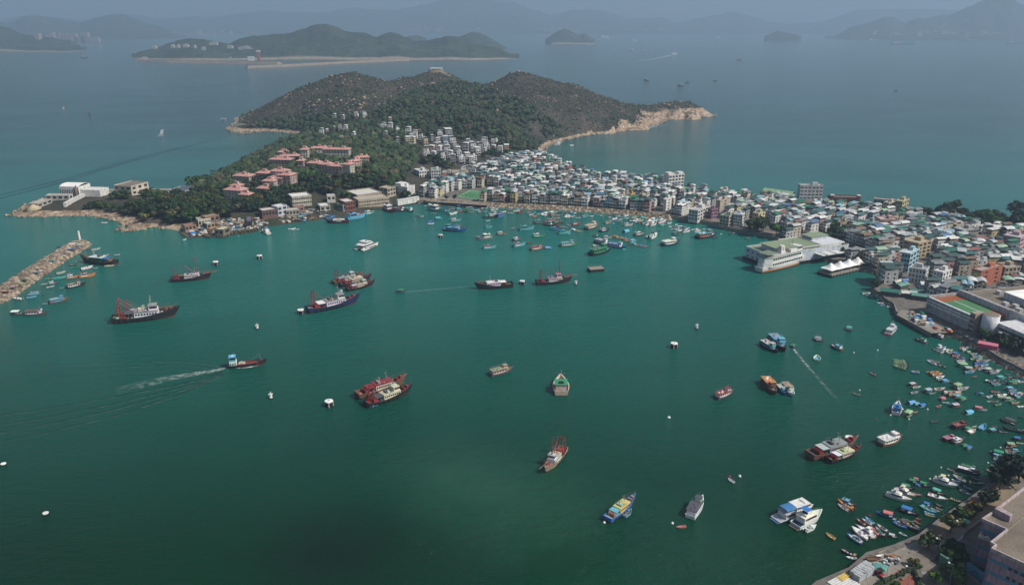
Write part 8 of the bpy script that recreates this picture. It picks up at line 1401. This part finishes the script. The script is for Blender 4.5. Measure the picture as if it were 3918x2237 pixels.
for (x, y, c, a_) in ((1370, 195, 'lb', -.5), (1300, 245, 'tn', -.6), (1240, 258, 'bl', -.6), (1112, 322, 'gy', -.5), (905, 458, 'tq', -.9), (655, 655, 'lb', -.4), (440, 790, 'gn', -.9), (235, 925, 'mv', -.9), (95, 1000, 'rd', -.7), (1260, 160, 'wh', .1), (410, 860, 'pg', -.4)):
    p_ = P(*bk(x, y), 3.6); o = thing('beached_boat', (p_.x, p_.y, 3.9), a_ + .6, 1.3, None, 'dinghy', 'dinghies lying on the breakwater'); REG.append([o, '%s dinghy lying on the rubble breakwater' % CW[c], '', None])
    for nm, me, ck, pi in KINDS['rowing_dinghy']['parts'][:2]: put(nm, me, o, CC[c])
# ---- slipways and jetties of the shipyards
for i, (x0, y0, x1, y1) in enumerate(((20, 850, 170, 985), (590, 900, 690, 970), (820, 860, 870, 930), (1000, 860, 1070, 935), (1170, 800, 1230, 875), (1320, 760, 1450, 850), (1500, 740, 1640, 820), (1690, 690, 1800, 790))):
    a_, b_ = P(*kz(x0, y0), 1.6), P(*kz(x1, y1), .1); d = b_ - a_; o = thing('slipway', a_, math.atan2(d.y, d.x), 1, None, 'slipway', 'timber slipways at the shipyards'); REG.append([o, 'timber slipway running into the water at the shipyards', '', None]); L_ = d.length + 3; put('runner', MB(['wood']).box(-6, L_, -1.6, -1.2, -.2, .7, bottom=True).mesh('runner'), o); put('runner', MB(['wood']).box(-6, L_, 1.2, 1.6, -.2, .7, bottom=True).mesh('runner'), o)
    for k in range(5): put('sleeper', MB(['wood']).box(-5 + k * L_ / 5, -4.4 + k * L_ / 5, -1.9, 1.9, -.5, .2, bottom=True).mesh('sleeper'), o)
cl_ = []
for i in range(420):
    x, y = (random.uniform(0, 2000), 0); yb = 860 - (x / 2000) * 170 + random.uniform(-150, 40) if x > 200 else 880 + random.uniform(-90, 50); p_ = P(*kz(x, yb), 2); z_ = gz(p_.x, p_.y)
    if .4 < z_ < 9: cl_.append((p_, z_))
for i in range(300):
    p_ = P(*k11(random.uniform(230, 720), random.uniform(640, 760)), 3); z_ = gz(p_.x, p_.y)
    if .6 < z_ < 8: cl_.append((p_, z_))
mc = Merge()
for p_, z_ in cl_: s_ = random.uniform(.7, 2.2); mc.add(MB(['paint']).box(-s_ * random.uniform(.5, 2), s_ * .8, -s_ * .6, s_ * .6, 0, s_ * random.uniform(.2, .8), taper=.05), Matrix.Translation((p_.x, p_.y, z_)) @ Matrix.Rotation(random.uniform(0, 3), 4, 'Z'), random.choice([CC[k] for k in ('tn', 'br', 'gy', 'lg', 'wh', 'cr', 'dg', 'bk', 'og', 'lb', 'br', 'tn')]))
tag(put('yard_clutter', mc.build('yard_clutter')), 'timber, drums and scrap strewn over the shipyard shore', 'clutter', None, 'stuff')
# ================================================================ FAR WATER: breakwaters, ships, wakes
def bar_island(name, label, pts, w_, h_):
    pp = [P(*q_) for q_ in pts]; mb = MB(['riprap'])
    for a_, b_ in zip(pp[:-1], pp[1:]):
        L_ = (b_ - a_).length; M = Matrix.Translation(a_) @ Matrix.Rotation(math.atan2(b_.y - a_.y, b_.x - a_.x), 4, 'Z'); mb.box(-w_ / 3, L_ + w_ / 3, -w_ / 2, w_ / 2, -2, h_, M, taper=w_ * .22)
    tag(put(name, mb.mesh(name)), label, 'breakwater', 'breakwaters of the middle island')
bar_island('island_breakwater', 'long pale breakwater with a hooked left end before the middle island', [T(0, 0, 1478, 565), T(0, 0, 1395, 612), T(0, 0, 1700, 624), T(1, 0, 215, 640)], 42, 9); bar_island('island_breakwater', 'pale breakwater overlapping the hooked one, running to the right', [T(0, 0, 2470, 678), T(1, 0, 250, 666), T(1, 0, 900, 630), T(1, 0, 1550, 602)], 34, 9); bar_island('island_breakwater', 'short pale mole close to the middle island shore', [T(1, 0, 1320, 590), T(1, 0, 1560, 577)], 30, 8)
def ship(u, v, Lpx, hpx, hull, top, label, kind_='ship', name='cargo_ship'):
    p_ = P(u, v); k_ = math.hypot(p_.x, p_.y) / FPX; L_ = Lpx * k_; H = hpx * k_; o = thing(name, (p_.x, p_.y, 0), 0, 1, label, kind_); h = MB(['paint']); h.prism([(-L_ / 2, -L_ * .07), (L_ * .4, -L_ * .07), (L_ / 2, 0), (L_ * .4, L_ * .07), (-L_ / 2, L_ * .07)], -1, H * .5); put('hull', h.mesh('hull'), o, hull)
    put('deckhouse', MB(['paint']).box(-L_ * .42, -L_ * .2, -L_ * .05, L_ * .05, H * .5, H * 1.3).mesh('deckhouse'), o, top)
    for j in range(5): put('cargo', MB(['paint']).box(-L_ * .15 + j * L_ * .11, -L_ * .06 + j * L_ * .11, -L_ * .055, L_ * .055, H * .5, H * random.uniform(.65, .95)).mesh('cargo'), o, random.choice([(.2, .1, .08), (.12, .2, .28), (.3, .3, .28), top]))
ship(*T(3, 0, 1338, 442), 80, 6, (.05, .06, .075), (.4, .42, .42), 'long dark cargo ship below the right mountain'); ship(*T(3, 0, 2020, 412), 42, 5, (.08, .09, .10), (.3, .32, .32), 'dark ship half lost in haze, right of the long cargo ship'); ship(*T(3, 0, 2470, 437), 64, 6, (.08, .09, .10), (.3, .3, .3), 'cargo ship at the right edge'); ship(*T(3, 0, 1045, 402), 34, 4, (.2, .22, .24), (.6, .6, .6), 'small pale ship left of the long cargo ship'); ship(*T(2, 0, 925, 374), 28, 7, (.65, .6, .55), (.7, .66, .6), 'white ferry right of the domed islet', 'ferry', 'far_ferry'); ship(*T(2, 0, 1222, 407), 16, 5, (.6, .62, .62), (.7, .7, .7), 'small white ship in the upper middle', 'ferry', 'far_ferry'); ship(*T(2, 0, 2058, 376), 14, 2, (.6, .6, .6), (.7, .7, .7), 'thin white craft far off to the right', 'boat', 'far_boat'); ship(*T(2, 0, 1320, 380), 6, 4, (.6, .6, .6), (.6, .6, .6), 'tiny pale sail near the white ferries', 'boat', 'far_boat')
ship(*T(0, 0, 2330, 602), 42, 9, (.06, .07, .09), (.35, .37, .4), 'dark work barge behind the hooked breakwater', 'barge', 'work_barge'); ship(*T(1, 0, 1000, 598), 22, 4, (.3, .33, .34), (.6, .6, .6), 'white launch inside the pale breakwaters', 'launch', 'far_boat')
p_ = P(*T(1, 0, 0, 622)); o = thing('crane_barge', (p_.x, p_.y, 0), 0, 1, 'white and red crane barge behind the pale breakwater', 'crane barge'); put('hull', MB(['paint']).box(-40, 26, -14, 14, -1, 7).mesh('hull'), o, (.10, .10, .11)); put('cabin', MB(['paint']).box(-34, -6, -9, 9, 7, 26).mesh('cabin'), o, W_); tw_ = MB(['paint']); tw_.box(8, 20, -5, 5, 7, 46)
put('crane_tower', tw_.mesh('crane_tower'), o, (.36, .09, .07)); put('tower_cab', MB(['paint']).box(6, 22, -6, 6, 46, 52).mesh('tower_cab'), o, W_); put('jib', MB(['paint']).bar((14, 0, 52), (13, 0, 66), 1.2).mesh('jib'), o, (.36, .09, .07))
def craft(u, v, label, ang=0, s=1.0, kd='speedboat', hull='wh'):
    p_ = P(u, v); d = s * KINDS[kd]['L0'] / 2; a_ = Vector((p_.x - math.cos(ang) * d, p_.y - math.sin(ang) * d, 0)); b_ = Vector((p_.x + math.cos(ang) * d, p_.y + math.sin(ang) * d, 0)); boat(kd, proj(a_), proj(b_), hull, 'lg', label)
craft(*T(2, 0, 1605, 540), 'fast boat trailing a long bright wake in the upper middle', .25, 3.2, 'motor_cruiser'); craft(*T(2, 0, 1192, 503), 'white speedboat throwing spray, left of the long wake', math.pi, 2.6, 'motor_cruiser'); craft(*T(2, 0, 1300, 507), 'second white speedboat right of the spraying one', math.pi, 2.0, 'motor_cruiser'); craft(*T(2, 0, 2252, 600), 'small launch with a short white wake on the right', 0, 2.4, 'cabin_boat', 'dg'); craft(*T(2, 0, 1335, 801), 'dark boat in open water above the cape', math.pi, 1.8, 'cabin_boat', 'dg'); craft(*T(2, 0, 1675, 857), 'dark boat with a thin white wake above the cape', math.pi, 1.8, 'cabin_boat', 'dg'); craft(*T(2, 0, 1740, 822), 'distant low skiff above the cape', 0, 2.2, 'sampan', 'dg'); craft(*T(2, 0, 2018, 808), 'distant low skiff on the open water to the right', 0, 2.2, 'sampan', 'dg'); craft(*T(3, 0, 1268, 902), 'lone dark skiff on the wide right hand sea', 0, 1.6, 'sampan', 'bk'); craft(*T(0, 0, 1612, 1305), 'speedboat with a short double wake on the left sea', 1.6, 1.5, 'speedboat'); craft(*T(0, 0, 2222, 1187), 'white speedboat near the rocky western point', 2.9, 1.6, 'speedboat'); craft(*T(0, 0, 838, 578), 'dark launch before the left headland', 0, 3.2, 'cabin_boat', 'dg'); craft(*T(0, 0, 995, 476), 'pale speck of a boat off the left headland', 0, 3, 'cabin_boat', 'lg'); craft(*T(0, 1, 2122, 245), 'brown skiff off the wooded peninsula', 0, 1.3, 'sampan', 'br'); craft(*T(0, 0, 2465, 1128), 'dark skiff behind the western point', 0, 1.4, 'sampan', 'dg'); craft(*T(0, 0, 2440, 1165), 'second dark skiff behind the western point', 0, 1.4, 'sampan', 'gy'); craft(*T(0, 1, 1040, 765), 'small white boat off the spit rocks', 0, .9, 'speedboat'); craft(*T(2, 0, 590, 1450), 'speedboat near the sandy corner of the east bay', .6, 1.2, 'speedboat')
for (x, y, c, lb) in ((874, 1108, 'rd', 'red navigation buoy on the left sea'), (893, 1142, 'bk', 'dark navigation buoy below the red one'), (632, 1082, 'ye', 'yellow navigation buoy on the left sea')):
    p_ = P(*T(0, 0, x, y)); o = thing('navigation_buoy', (p_.x, p_.y, 0), 0, .75, lb, 'buoy', 'navigation buoys'); put('float', MB(['paint']).cyl((0, 0, -1), (0, 0, 1.2), 2.4, 2.2, 12).mesh('float'), o, CC[c]); put('tower', MB(['paint']).cyl((0, 0, 1.2), (0, 0, 6), 1.3, .35, 8).mesh('tower'), o, CC[c])
p_ = P(*T(2, 0, 1815, 1010), 0); 
# the white catamaran yacht, the fast ferry and the party yacht
def big(name, label, cat, stern, bow): a_, b_ = P(*stern), P(*bow); d = b_ - a_; return thing(name, ((a_.x + b_.x) / 2, (a_.y + b_.y) / 2, 0), math.atan2(d.y, d.x), d.length / 24., label, cat)
o = big('catamaran_yacht', 'white catamaran yacht anchored in the upper middle of the harbour', 'yacht', T(1, 1, 1020, 1042), T(1, 1, 1178, 980))
for s in (1, -1):
    h, d_ = hull_parts(24, 3.4, 1.8, 3.2, 1.5, .2, p=2.6, rake=1.0, d=.6, transom=.85); h.v = [(x, y + s * 3.9, z) for x, y, z in h.v]; d_.v = [(x, y + s * 3.9, z) for x, y, z in d_.v]; hh_ = put('hull', h.mesh('hull'), o, W_); put('side_deck', d_.mesh('side_deck'), o, W_); put('hull_window', MB(['glass']).box(-3, 7, s * 5.58 - .06, s * 5.58 + .06, 1.2, 1.9, bottom=True).mesh('hull_window'), hh_)
put('bridge_deck', MB(['paint']).box(-9, 8.6, -3.2, 3.2, 1.3, 2.5, bottom=True).mesh('bridge_deck'), o, W_); c_, r_ = cabin(-7, 7.5, 9.6, 2.4, 5.0, 3.2, .3, .2); cb_ = put('saloon', c_.mesh('saloon'), o, W_); put('roof', r_.mesh('roof'), cb_, W_); put('window', winring(-7, 7.5, 9.6, 3.4, 4.4, 3.2).mesh('window'), cb_); c_, r_ = cabin(-4, 3.2, 7.4, 5.2, 6.9, 2.4, .9, .2); cb_ = put('flybridge', c_.mesh('flybridge'), o, W_); put('hardtop', r_.mesh('hardtop'), cb_, W_); put('window', winring(-4, 3.2, 7.4, 5.7, 6.5, 2.4).mesh('window'), cb_); put('aft_awning', MB(['paint']).box(-10.5, -7.2, -4.4, 4.4, 4.9, 5.1, bottom=True).mesh('aft_awning'), o, W_); put('roof_hatch', MB(['glass']).box(-1.5, 0.5, -1, 1, 7.12, 7.18, bottom=True).mesh('roof_hatch'), o); put('aft_sofa', MB(['tarp']).box(-8.8, -8, -2.6, 2.6, 2.52, 3.2).mesh('aft_sofa'), o, (.45, .16, .05))
o = big('fast_ferry', 'silver grey fast catamaran ferry with tall mast and red stern', 'ferry', T(3, 2, 1185, 425), T(3, 2, 1262, 352))
h, d_ = hull_parts(24, 6.6, 2.0, 2.8, 2.0, .2, p=2.8, rake=1.0, d=.6, transom=.95); put('hull', h.mesh('hull'), o, (.36, .38, .39)); put('deck', d_.mesh('deck'), o, (.4, .42, .42)); put('stern_step', MB(['paint']).box(-13, -11.6, -3, 3, -.2, .9, bottom=True).mesh('stern_step'), o, (.25, .03, .03)); c_, r_ = cabin(-9.5, 8, 5.6, 1.9, 4.7, 3, .1, .15); cb_ = put('saloon', c_.mesh('saloon'), o, (.50, .52, .53)); put('roof', r_.mesh('roof'), cb_, (.48, .50, .51)); put('window', winring(-9.5, 8, 5.6, 3.1, 4.1, 3).mesh('window'), cb_); c_, r_ = cabin(0, 4, 3.6, 4.86, 6.4, 1.2, .2, .15); cb_ = put('wheelhouse', c_.mesh('wheelhouse'), o, (.5, .52, .53)); put('wheelhouse_roof', r_.mesh('wheelhouse_roof'), cb_, (.5, .52, .52)); put('window', winring(0, 4, 3.6, 5.4, 6.1, 1.2).mesh('window'), cb_); put('mast', MB(['whitewash']).bar((0, 0, 6.5), (-.6, 0, 11), .14).bar((-.4, -1.6, 9), (-.4, 1.6, 9), .1).box(-.8, .8, -1.6, 1.6, 7.6, 7.8, bottom=True).mesh('mast'), o)
o = big('party_yacht', 'large white pleasure yacht with a blue awning on its upper deck', 'yacht', T(3, 3, 70, 812), T(3, 3, 428, 690))
h, d_ = hull_parts(24, 6.8, 1.6, 2.6, 1.0, .2, p=3.0, rake=.9, d=.7, transom=.95); put('hull', h.mesh('hull'), o, W_); put('deck', d_.mesh('deck'), o, (.35, .38, .42)); put('blue_stripe', MB(['paint']).box(-10, 7.5, -3.32, -3.25, .8, 1.15, bottom=True).box(-10, 7.5, 3.25, 3.32, .8, 1.15, bottom=True).mesh('blue_stripe'), o, (.05, .12, .22)); c_, r_ = cabin(-8, 9.4, 5.8, 1.5, 3.9, 1.2, .3, .15); cb_ = put('saloon', c_.mesh('saloon'), o, W_); put('upper_deck', r_.mesh('upper_deck'), cb_, (.45, .46, .48)); put('window', winring(-8, 9.4, 5.8, 2.4, 3.4, 1.2).mesh('window'), cb_); c_, r_ = cabin(-1, 8.6, 5.4, 4.06, 6.1, 1.2, .35, .2); cb_ = put('upper_saloon', c_.mesh('upper_saloon'), o, W_); put('roof', r_.mesh('roof'), cb_, W_); put('window', winring(-1, 8.6, 5.4, 4.8, 5.6, 1.2).mesh('window'), cb_); put('awning', MB(['tarp']).arch(-7.8, -1.4, -3.0, 3.0, 5.9, .55, .06, 8).mesh('awning'), o, (.05, .17, .36)); put('roof_unit', MB(['paint']).box(4.6, 5.3, -1.8, 1.8, 6.32, 6.7).mesh('roof_unit'), o, (.5, .5, .48)); put('swim_platform', MB(['paint']).box(-13.2, -11.9, -2.8, 2.8, .2, .5, bottom=True).mesh('swim_platform'), o, (.07, .14, .3))
for s in (1, -1):
    for x in (-7.6, -1.6): put('post', MB(['steel']).bar((x, s * 2.85, 4.05), (x, s * 2.85, 5.9), .05).mesh('post'), o)
boat('motor_cruiser', T(3, 3, 262, 880), T(3, 3, 505, 762), 'wh', 'bl', 'white motor cruiser with blue sunshade beside the party yacht', col=dict(cab='wh', deck='nv'))
# ---- wakes and foam
def wake(pts, w0, w1, a0, a1, label, mat='foam', nm='wake', z=.06, seg=26):
    pp = [P(*q_) for q_ in pts]; LL = [(b_ - a_).length for a_, b_ in zip(pp[:-1], pp[1:])]; tot = sum(LL); mb = MB([mat]); rows = []
    for i in range(seg + 1):
        s_ = tot * i / seg; j = 0
        while j < len(LL) - 1 and s_ > LL[j]: s_ -= LL[j]; j += 1
        q_ = pp[j] + (pp[j + 1] - pp[j]) * (s_ / LL[j]); d = (pp[j + 1] - pp[j]).normalized(); n_ = Vector((-d.y, d.x, 0)); t = i / seg; w_ = w0 + (w1 - w0) * t; rows.append([(q_ + n_ * w_ * k + Vector((0, 0, z))) for k in (-1, -.45, .45, 1)] + [a0 + (a1 - a0) * t])
    for r0, r1 in zip(rows[:-1], rows[1:]):
        for k in range(3): mb.add([r0[k], r0[k + 1], r1[k + 1], r1[k]], [(0, 1, 2, 3)])
    me = mb.mesh(nm); buf = []
    for r0, r1 in zip(rows[:-1], rows[1:]):
        for k in range(3):
            for (rr, kk) in ((r0, k), (r0, k + 1), (r1, k + 1), (r1, k)): v = rr[4] * (0 if kk in (0, 3) else 1); buf += [v, v, v, 1]
    me.color_attributes['Col'].data.foreach_set('color', buf); me.update(); tag(put(nm, me), label, 'wake', 'painted wave tones of the lighter wake' if nm == 'painted_wave_line' else None, 'stuff')
wake([(868, 1408), (780, 1424), (640, 1448), (420, 1500)], 1.6, 7, .55, 0, 'broken white wake behind the cargo lighter'); wake([(882, 1405), (930, 1408), (985, 1398), (1014, 1386)], .9, .9, .9, 1.2, 'white bow wave along the cargo lighter', z=.1)
wake([T(2, 0, 1600, 545), T(2, 0, 1450, 580), T(2, 0, 1100, 640)], 5, 9, 1.6, .1, 'long bright wake of the fast boat'); wake([T(2, 0, 1195, 503), T(2, 0, 1250, 496)], 6, 4, 1.4, .2, 'short wake of the spraying speedboat'); wake([T(2, 0, 2245, 604), T(2, 0, 2150, 606)], 4, 3, 1.2, .2, 'short wake of the small launch'); wake([T(2, 0, 1690, 858), T(2, 0, 1760, 860)], 1.5, 1, 1.0, .1, 'thin wake above the cape'); wake([T(0, 0, 1612, 1308), T(0, 0, 1590, 1360)], 2.5, 6, 1.3, .2, 'double wake on the left sea'); wake([T(0, 0, 2215, 1189), T(0, 0, 2150, 1200)], 3, 2, 1.2, .1, 'short wake near the western point'); wake([T(3, 2, 255, 560), T(3, 2, 340, 670), T(3, 2, 550, 915), T(3, 2, 700, 1080)], 1.0, 1.3, .55, .03, 'thin pale wake trailing from the green canopy boat'); wake([T(1, 1, 1480, 1449), T(1, 1, 1900, 1412), T(1, 1, 2110, 1392)], .7, 1.0, .5, .08, 'thin straight wake of the small green boat in mid harbour')
wake([T(3, 1, 620, 362), T(3, 1, 950, 372)], .8, .6, .6, .2, 'faint pale line on the right hand sea')
for pts, lb in (([T(0, 0, -60, 1190), T(0, 0, 900, 1085), T(0, 0, 1700, 1020), T(1, 0, 120, 970)], 'lower painted dark ripple reflection on the left sea'), ([T(0, 0, -60, 1080), T(0, 0, 1000, 985), T(0, 0, 1900, 910), T(1, 0, 480, 845)], 'upper painted dark ripple reflection on the left sea'), ([T(0, 1, -60, 535), T(0, 1, 700, 335), T(0, 1, 1200, 178), T(0, 1, 1800, 20), T(0, 0, 2300, 1345)], 'broad painted dark ripple reflection towards the peninsula'), ([T(0, 1, -60, 500), T(0, 1, 700, 310), T(0, 1, 1200, 160), T(0, 1, 1800, 5)], 'second painted dark ripple reflection towards the peninsula')): wake(pts, 1.8, 1.8, .8, .6, lb, 'ripple', 'painted_ripple_line')  # darker reflections of ripples painted as flat strips on the water
for dv in (0, 22, 46, -26):
    pts = [(855, 1425 + dv * .15), (700, 1480 + dv * .5), (450, 1540 + dv), (150, 1600 + dv * 1.3), (-40, 1630 + dv * 1.4)]; wake(pts, .8, 1.2, .42, .12, 'painted dark side of a diverging wave, lighter wake, lower arm', 'ripple', 'painted_wave_line'); wake([(x, y + 4) for x, y in pts], .5, .8, .13, .04, 'painted sky reflection on a crest of the lighter wake, lower arm', 'foam', 'painted_wave_line')  # dark wave sides and sky reflection on crests, painted as flat strips
for dv in (0, 14, 30):
    pts = [(850, 1400 + dv), (700, 1380 + dv), (500, 1385 + dv * 1.2), (330, 1392 + dv * 1.5), (60, 1400 + dv * 2)]; wake(pts, .6, .9, .3, .06, 'painted dark side of a diverging wave, lighter wake, upper arm', 'ripple', 'painted_wave_line'); wake([(x, y + 3) for x, y in pts], .4, .6, .10, .03, 'painted sky reflection on a crest of the lighter wake, upper arm', 'foam', 'painted_wave_line')  # upper arm, its wave shading and sky reflection also painted flat
ss = [T(2, 0, 440, 1445), T(2, 0, 500, 1385), T(2, 0, 640, 1350), T(2, 0, 850, 1318), T(2, 0, 1010, 1300), T(2, 0, 1200, 1290), T(2, 0, 1350, 1268), T(2, 0, 1475, 1232), T(2, 0, 1450, 1198), T(2, 0, 1540, 1188), T(2, 0, 1680, 1182), T(2, 0, 1830, 1168), T(2, 0, 2030, 1142)]
wake(ss, 5, 5, 1.0, 1.2, 'white surf along the cape cliffs', nm='surf', seg=60); wake([T(2, 0, 1300, 1288), T(2, 0, 1500, 1250), T(2, 0, 1580, 1235)], 3, 2, .9, .3, 'loose streak of foam off the cape', nm='surf')
# ================================================================ LABELS: single out the look-alikes
LMK = [('ferry pier', 2980, 970), ('tent roofed pier', 3230, 1040), ('sports centre', 3640, 1190), ('fire station', 1555, 735), ('tall white tower block', 2570, 710), ('brown skyline school', 3230, 765), ('grey skyline block', 3100, 745), ('yellow corner block', 3445, 800), ('orange walled block', 3780, 1080), ('green hall roof', 2960, 745), ('playing field', 1815, 745), ('pink estate', 1150, 660), ('pale blue block', 3480, 1025), ('promenade bend', 2700, 850), ('embankment end', 2560, 835), ('cape beach', 2080, 580), ('stone building', 1760, 690), ('pink walled block', 3400, 870), ('ochre building', 3530, 970), ('right edge trees', 3800, 850), ('brick workshop', 1330, 800), ('works building', 300, 740), ('shipyards', 850, 860), ('cream hall', 500, 730), ('middle promenade', 2250, 800), ('west promenade', 2000, 775)]
def relation(u, v):
    best = sorted(LMK, key=lambda m: math.hypot(m[1] - u, (m[2] - v) * 1.6))[0]; du, dv = u - best[1], v - best[2]
    w_ = ('right of' if du > 0 else 'left of') if abs(du) > abs(dv) * 1.6 else ('behind' if dv < 0 else 'in front of'); return '%s the %s' % (w_, best[0])
ORD = ['', 'second', 'third', 'fourth', 'fifth', 'sixth', 'seventh', 'eighth', 'ninth', 'tenth', 'eleventh', 'twelfth', '13th', '14th', '15th', '16th', '17th', '18th', '19th', '20th']
items = []
bpy.context.view_layer.update()
for o, base, place, _ in REG:
    if 'label' in o: continue
    u, v = proj(o.matrix_world.translation); pl = place
    if place.startswith('row ') or place in ('on the wooded slope', 'among the town houses', 'on the wooded peninsula', 'on the promenade'):
        r_ = relation(u, v); pl = r_ if place.startswith('row ') else r_
    items.append([o, base, pl, u, v])
def groups(keyf):
    g = {}
    for it in items: g.setdefault(keyf(it), []).append(it)
    return g
def clip(s): 
    wds = s.split(); return ' '.join(wds[:16])
for key, its in groups(lambda it: (it[1] + ' ' + it[2]).strip()).items():
    if len(its) == 1: its[0].append(key); continue
    # tell look-alikes apart by their order across the picture, then by depth
    its.sort(key=lambda it: it[3])
    for i, it in enumerate(its):
        n = len(its); r = i; pre = ('leftmost' if r == 0 else 'rightmost' if r == n - 1 else '%s from left' % ORD[r] if r < len(ORD) else '%dth from left' % (r + 1)); it.append('%s, %s of %d' % (key, pre, n))
seen = {o['label'] for o in S.objects if 'label' in o}
for it in items:
    l = it[5]; wds = l.split()
    if len(wds) > 16:
        for a_, b_ in ((' with a flat canopy', ''), (' storey', '-storey'), (' on a mid-harbour mooring south of the rock embankment', ' moored south of the embankment'), (' off the broken seawall below the sports centre', ' off the sports centre seawall'), (' among the small boats at the right edge', ' near the right edge'), (' in the houseboat raft west of the ferry pier', ' in the houseboat raft'), (' off the middle of the rock embankment', ' off the middle embankment'), (' off the west end of the rock embankment', ' off the west embankment'), (' off the east end of the rock embankment', ' off the east embankment'), (' moored alone south of the football pitch', ' moored below the football pitch'), (' rooftop canopy', ' canopy'), (' fishing boat with ', ' boat with ')):
            l = l.replace(a_, b_)
    l = clip(l); k = 2; l0 = l
    while l in seen: l = clip(' '.join(l0.split()[:13]) + ', no %d' % k); k += 1
    seen.add(l); it[0]['label'] = l
# ================================================================ HAZE
a = N('haze'); a.t.nodes.remove(a.p); pv = a.n('VolumePrincipled'); pv.inputs['Density'].default_value = HAZE_D
pv.inputs['Color'].default_value = (.39, .525, .69, 1); pv.inputs['Anisotropy'].default_value = 0.15
a.l(pv.outputs[0], a.t.nodes['Material Output'].inputs['Volume'])
hb = MB(['haze']).box(-22500, 22500, -1900, 19500, -14, 800, bottom=True)
tag(put('haze', hb.mesh('haze')), kind='stuff')
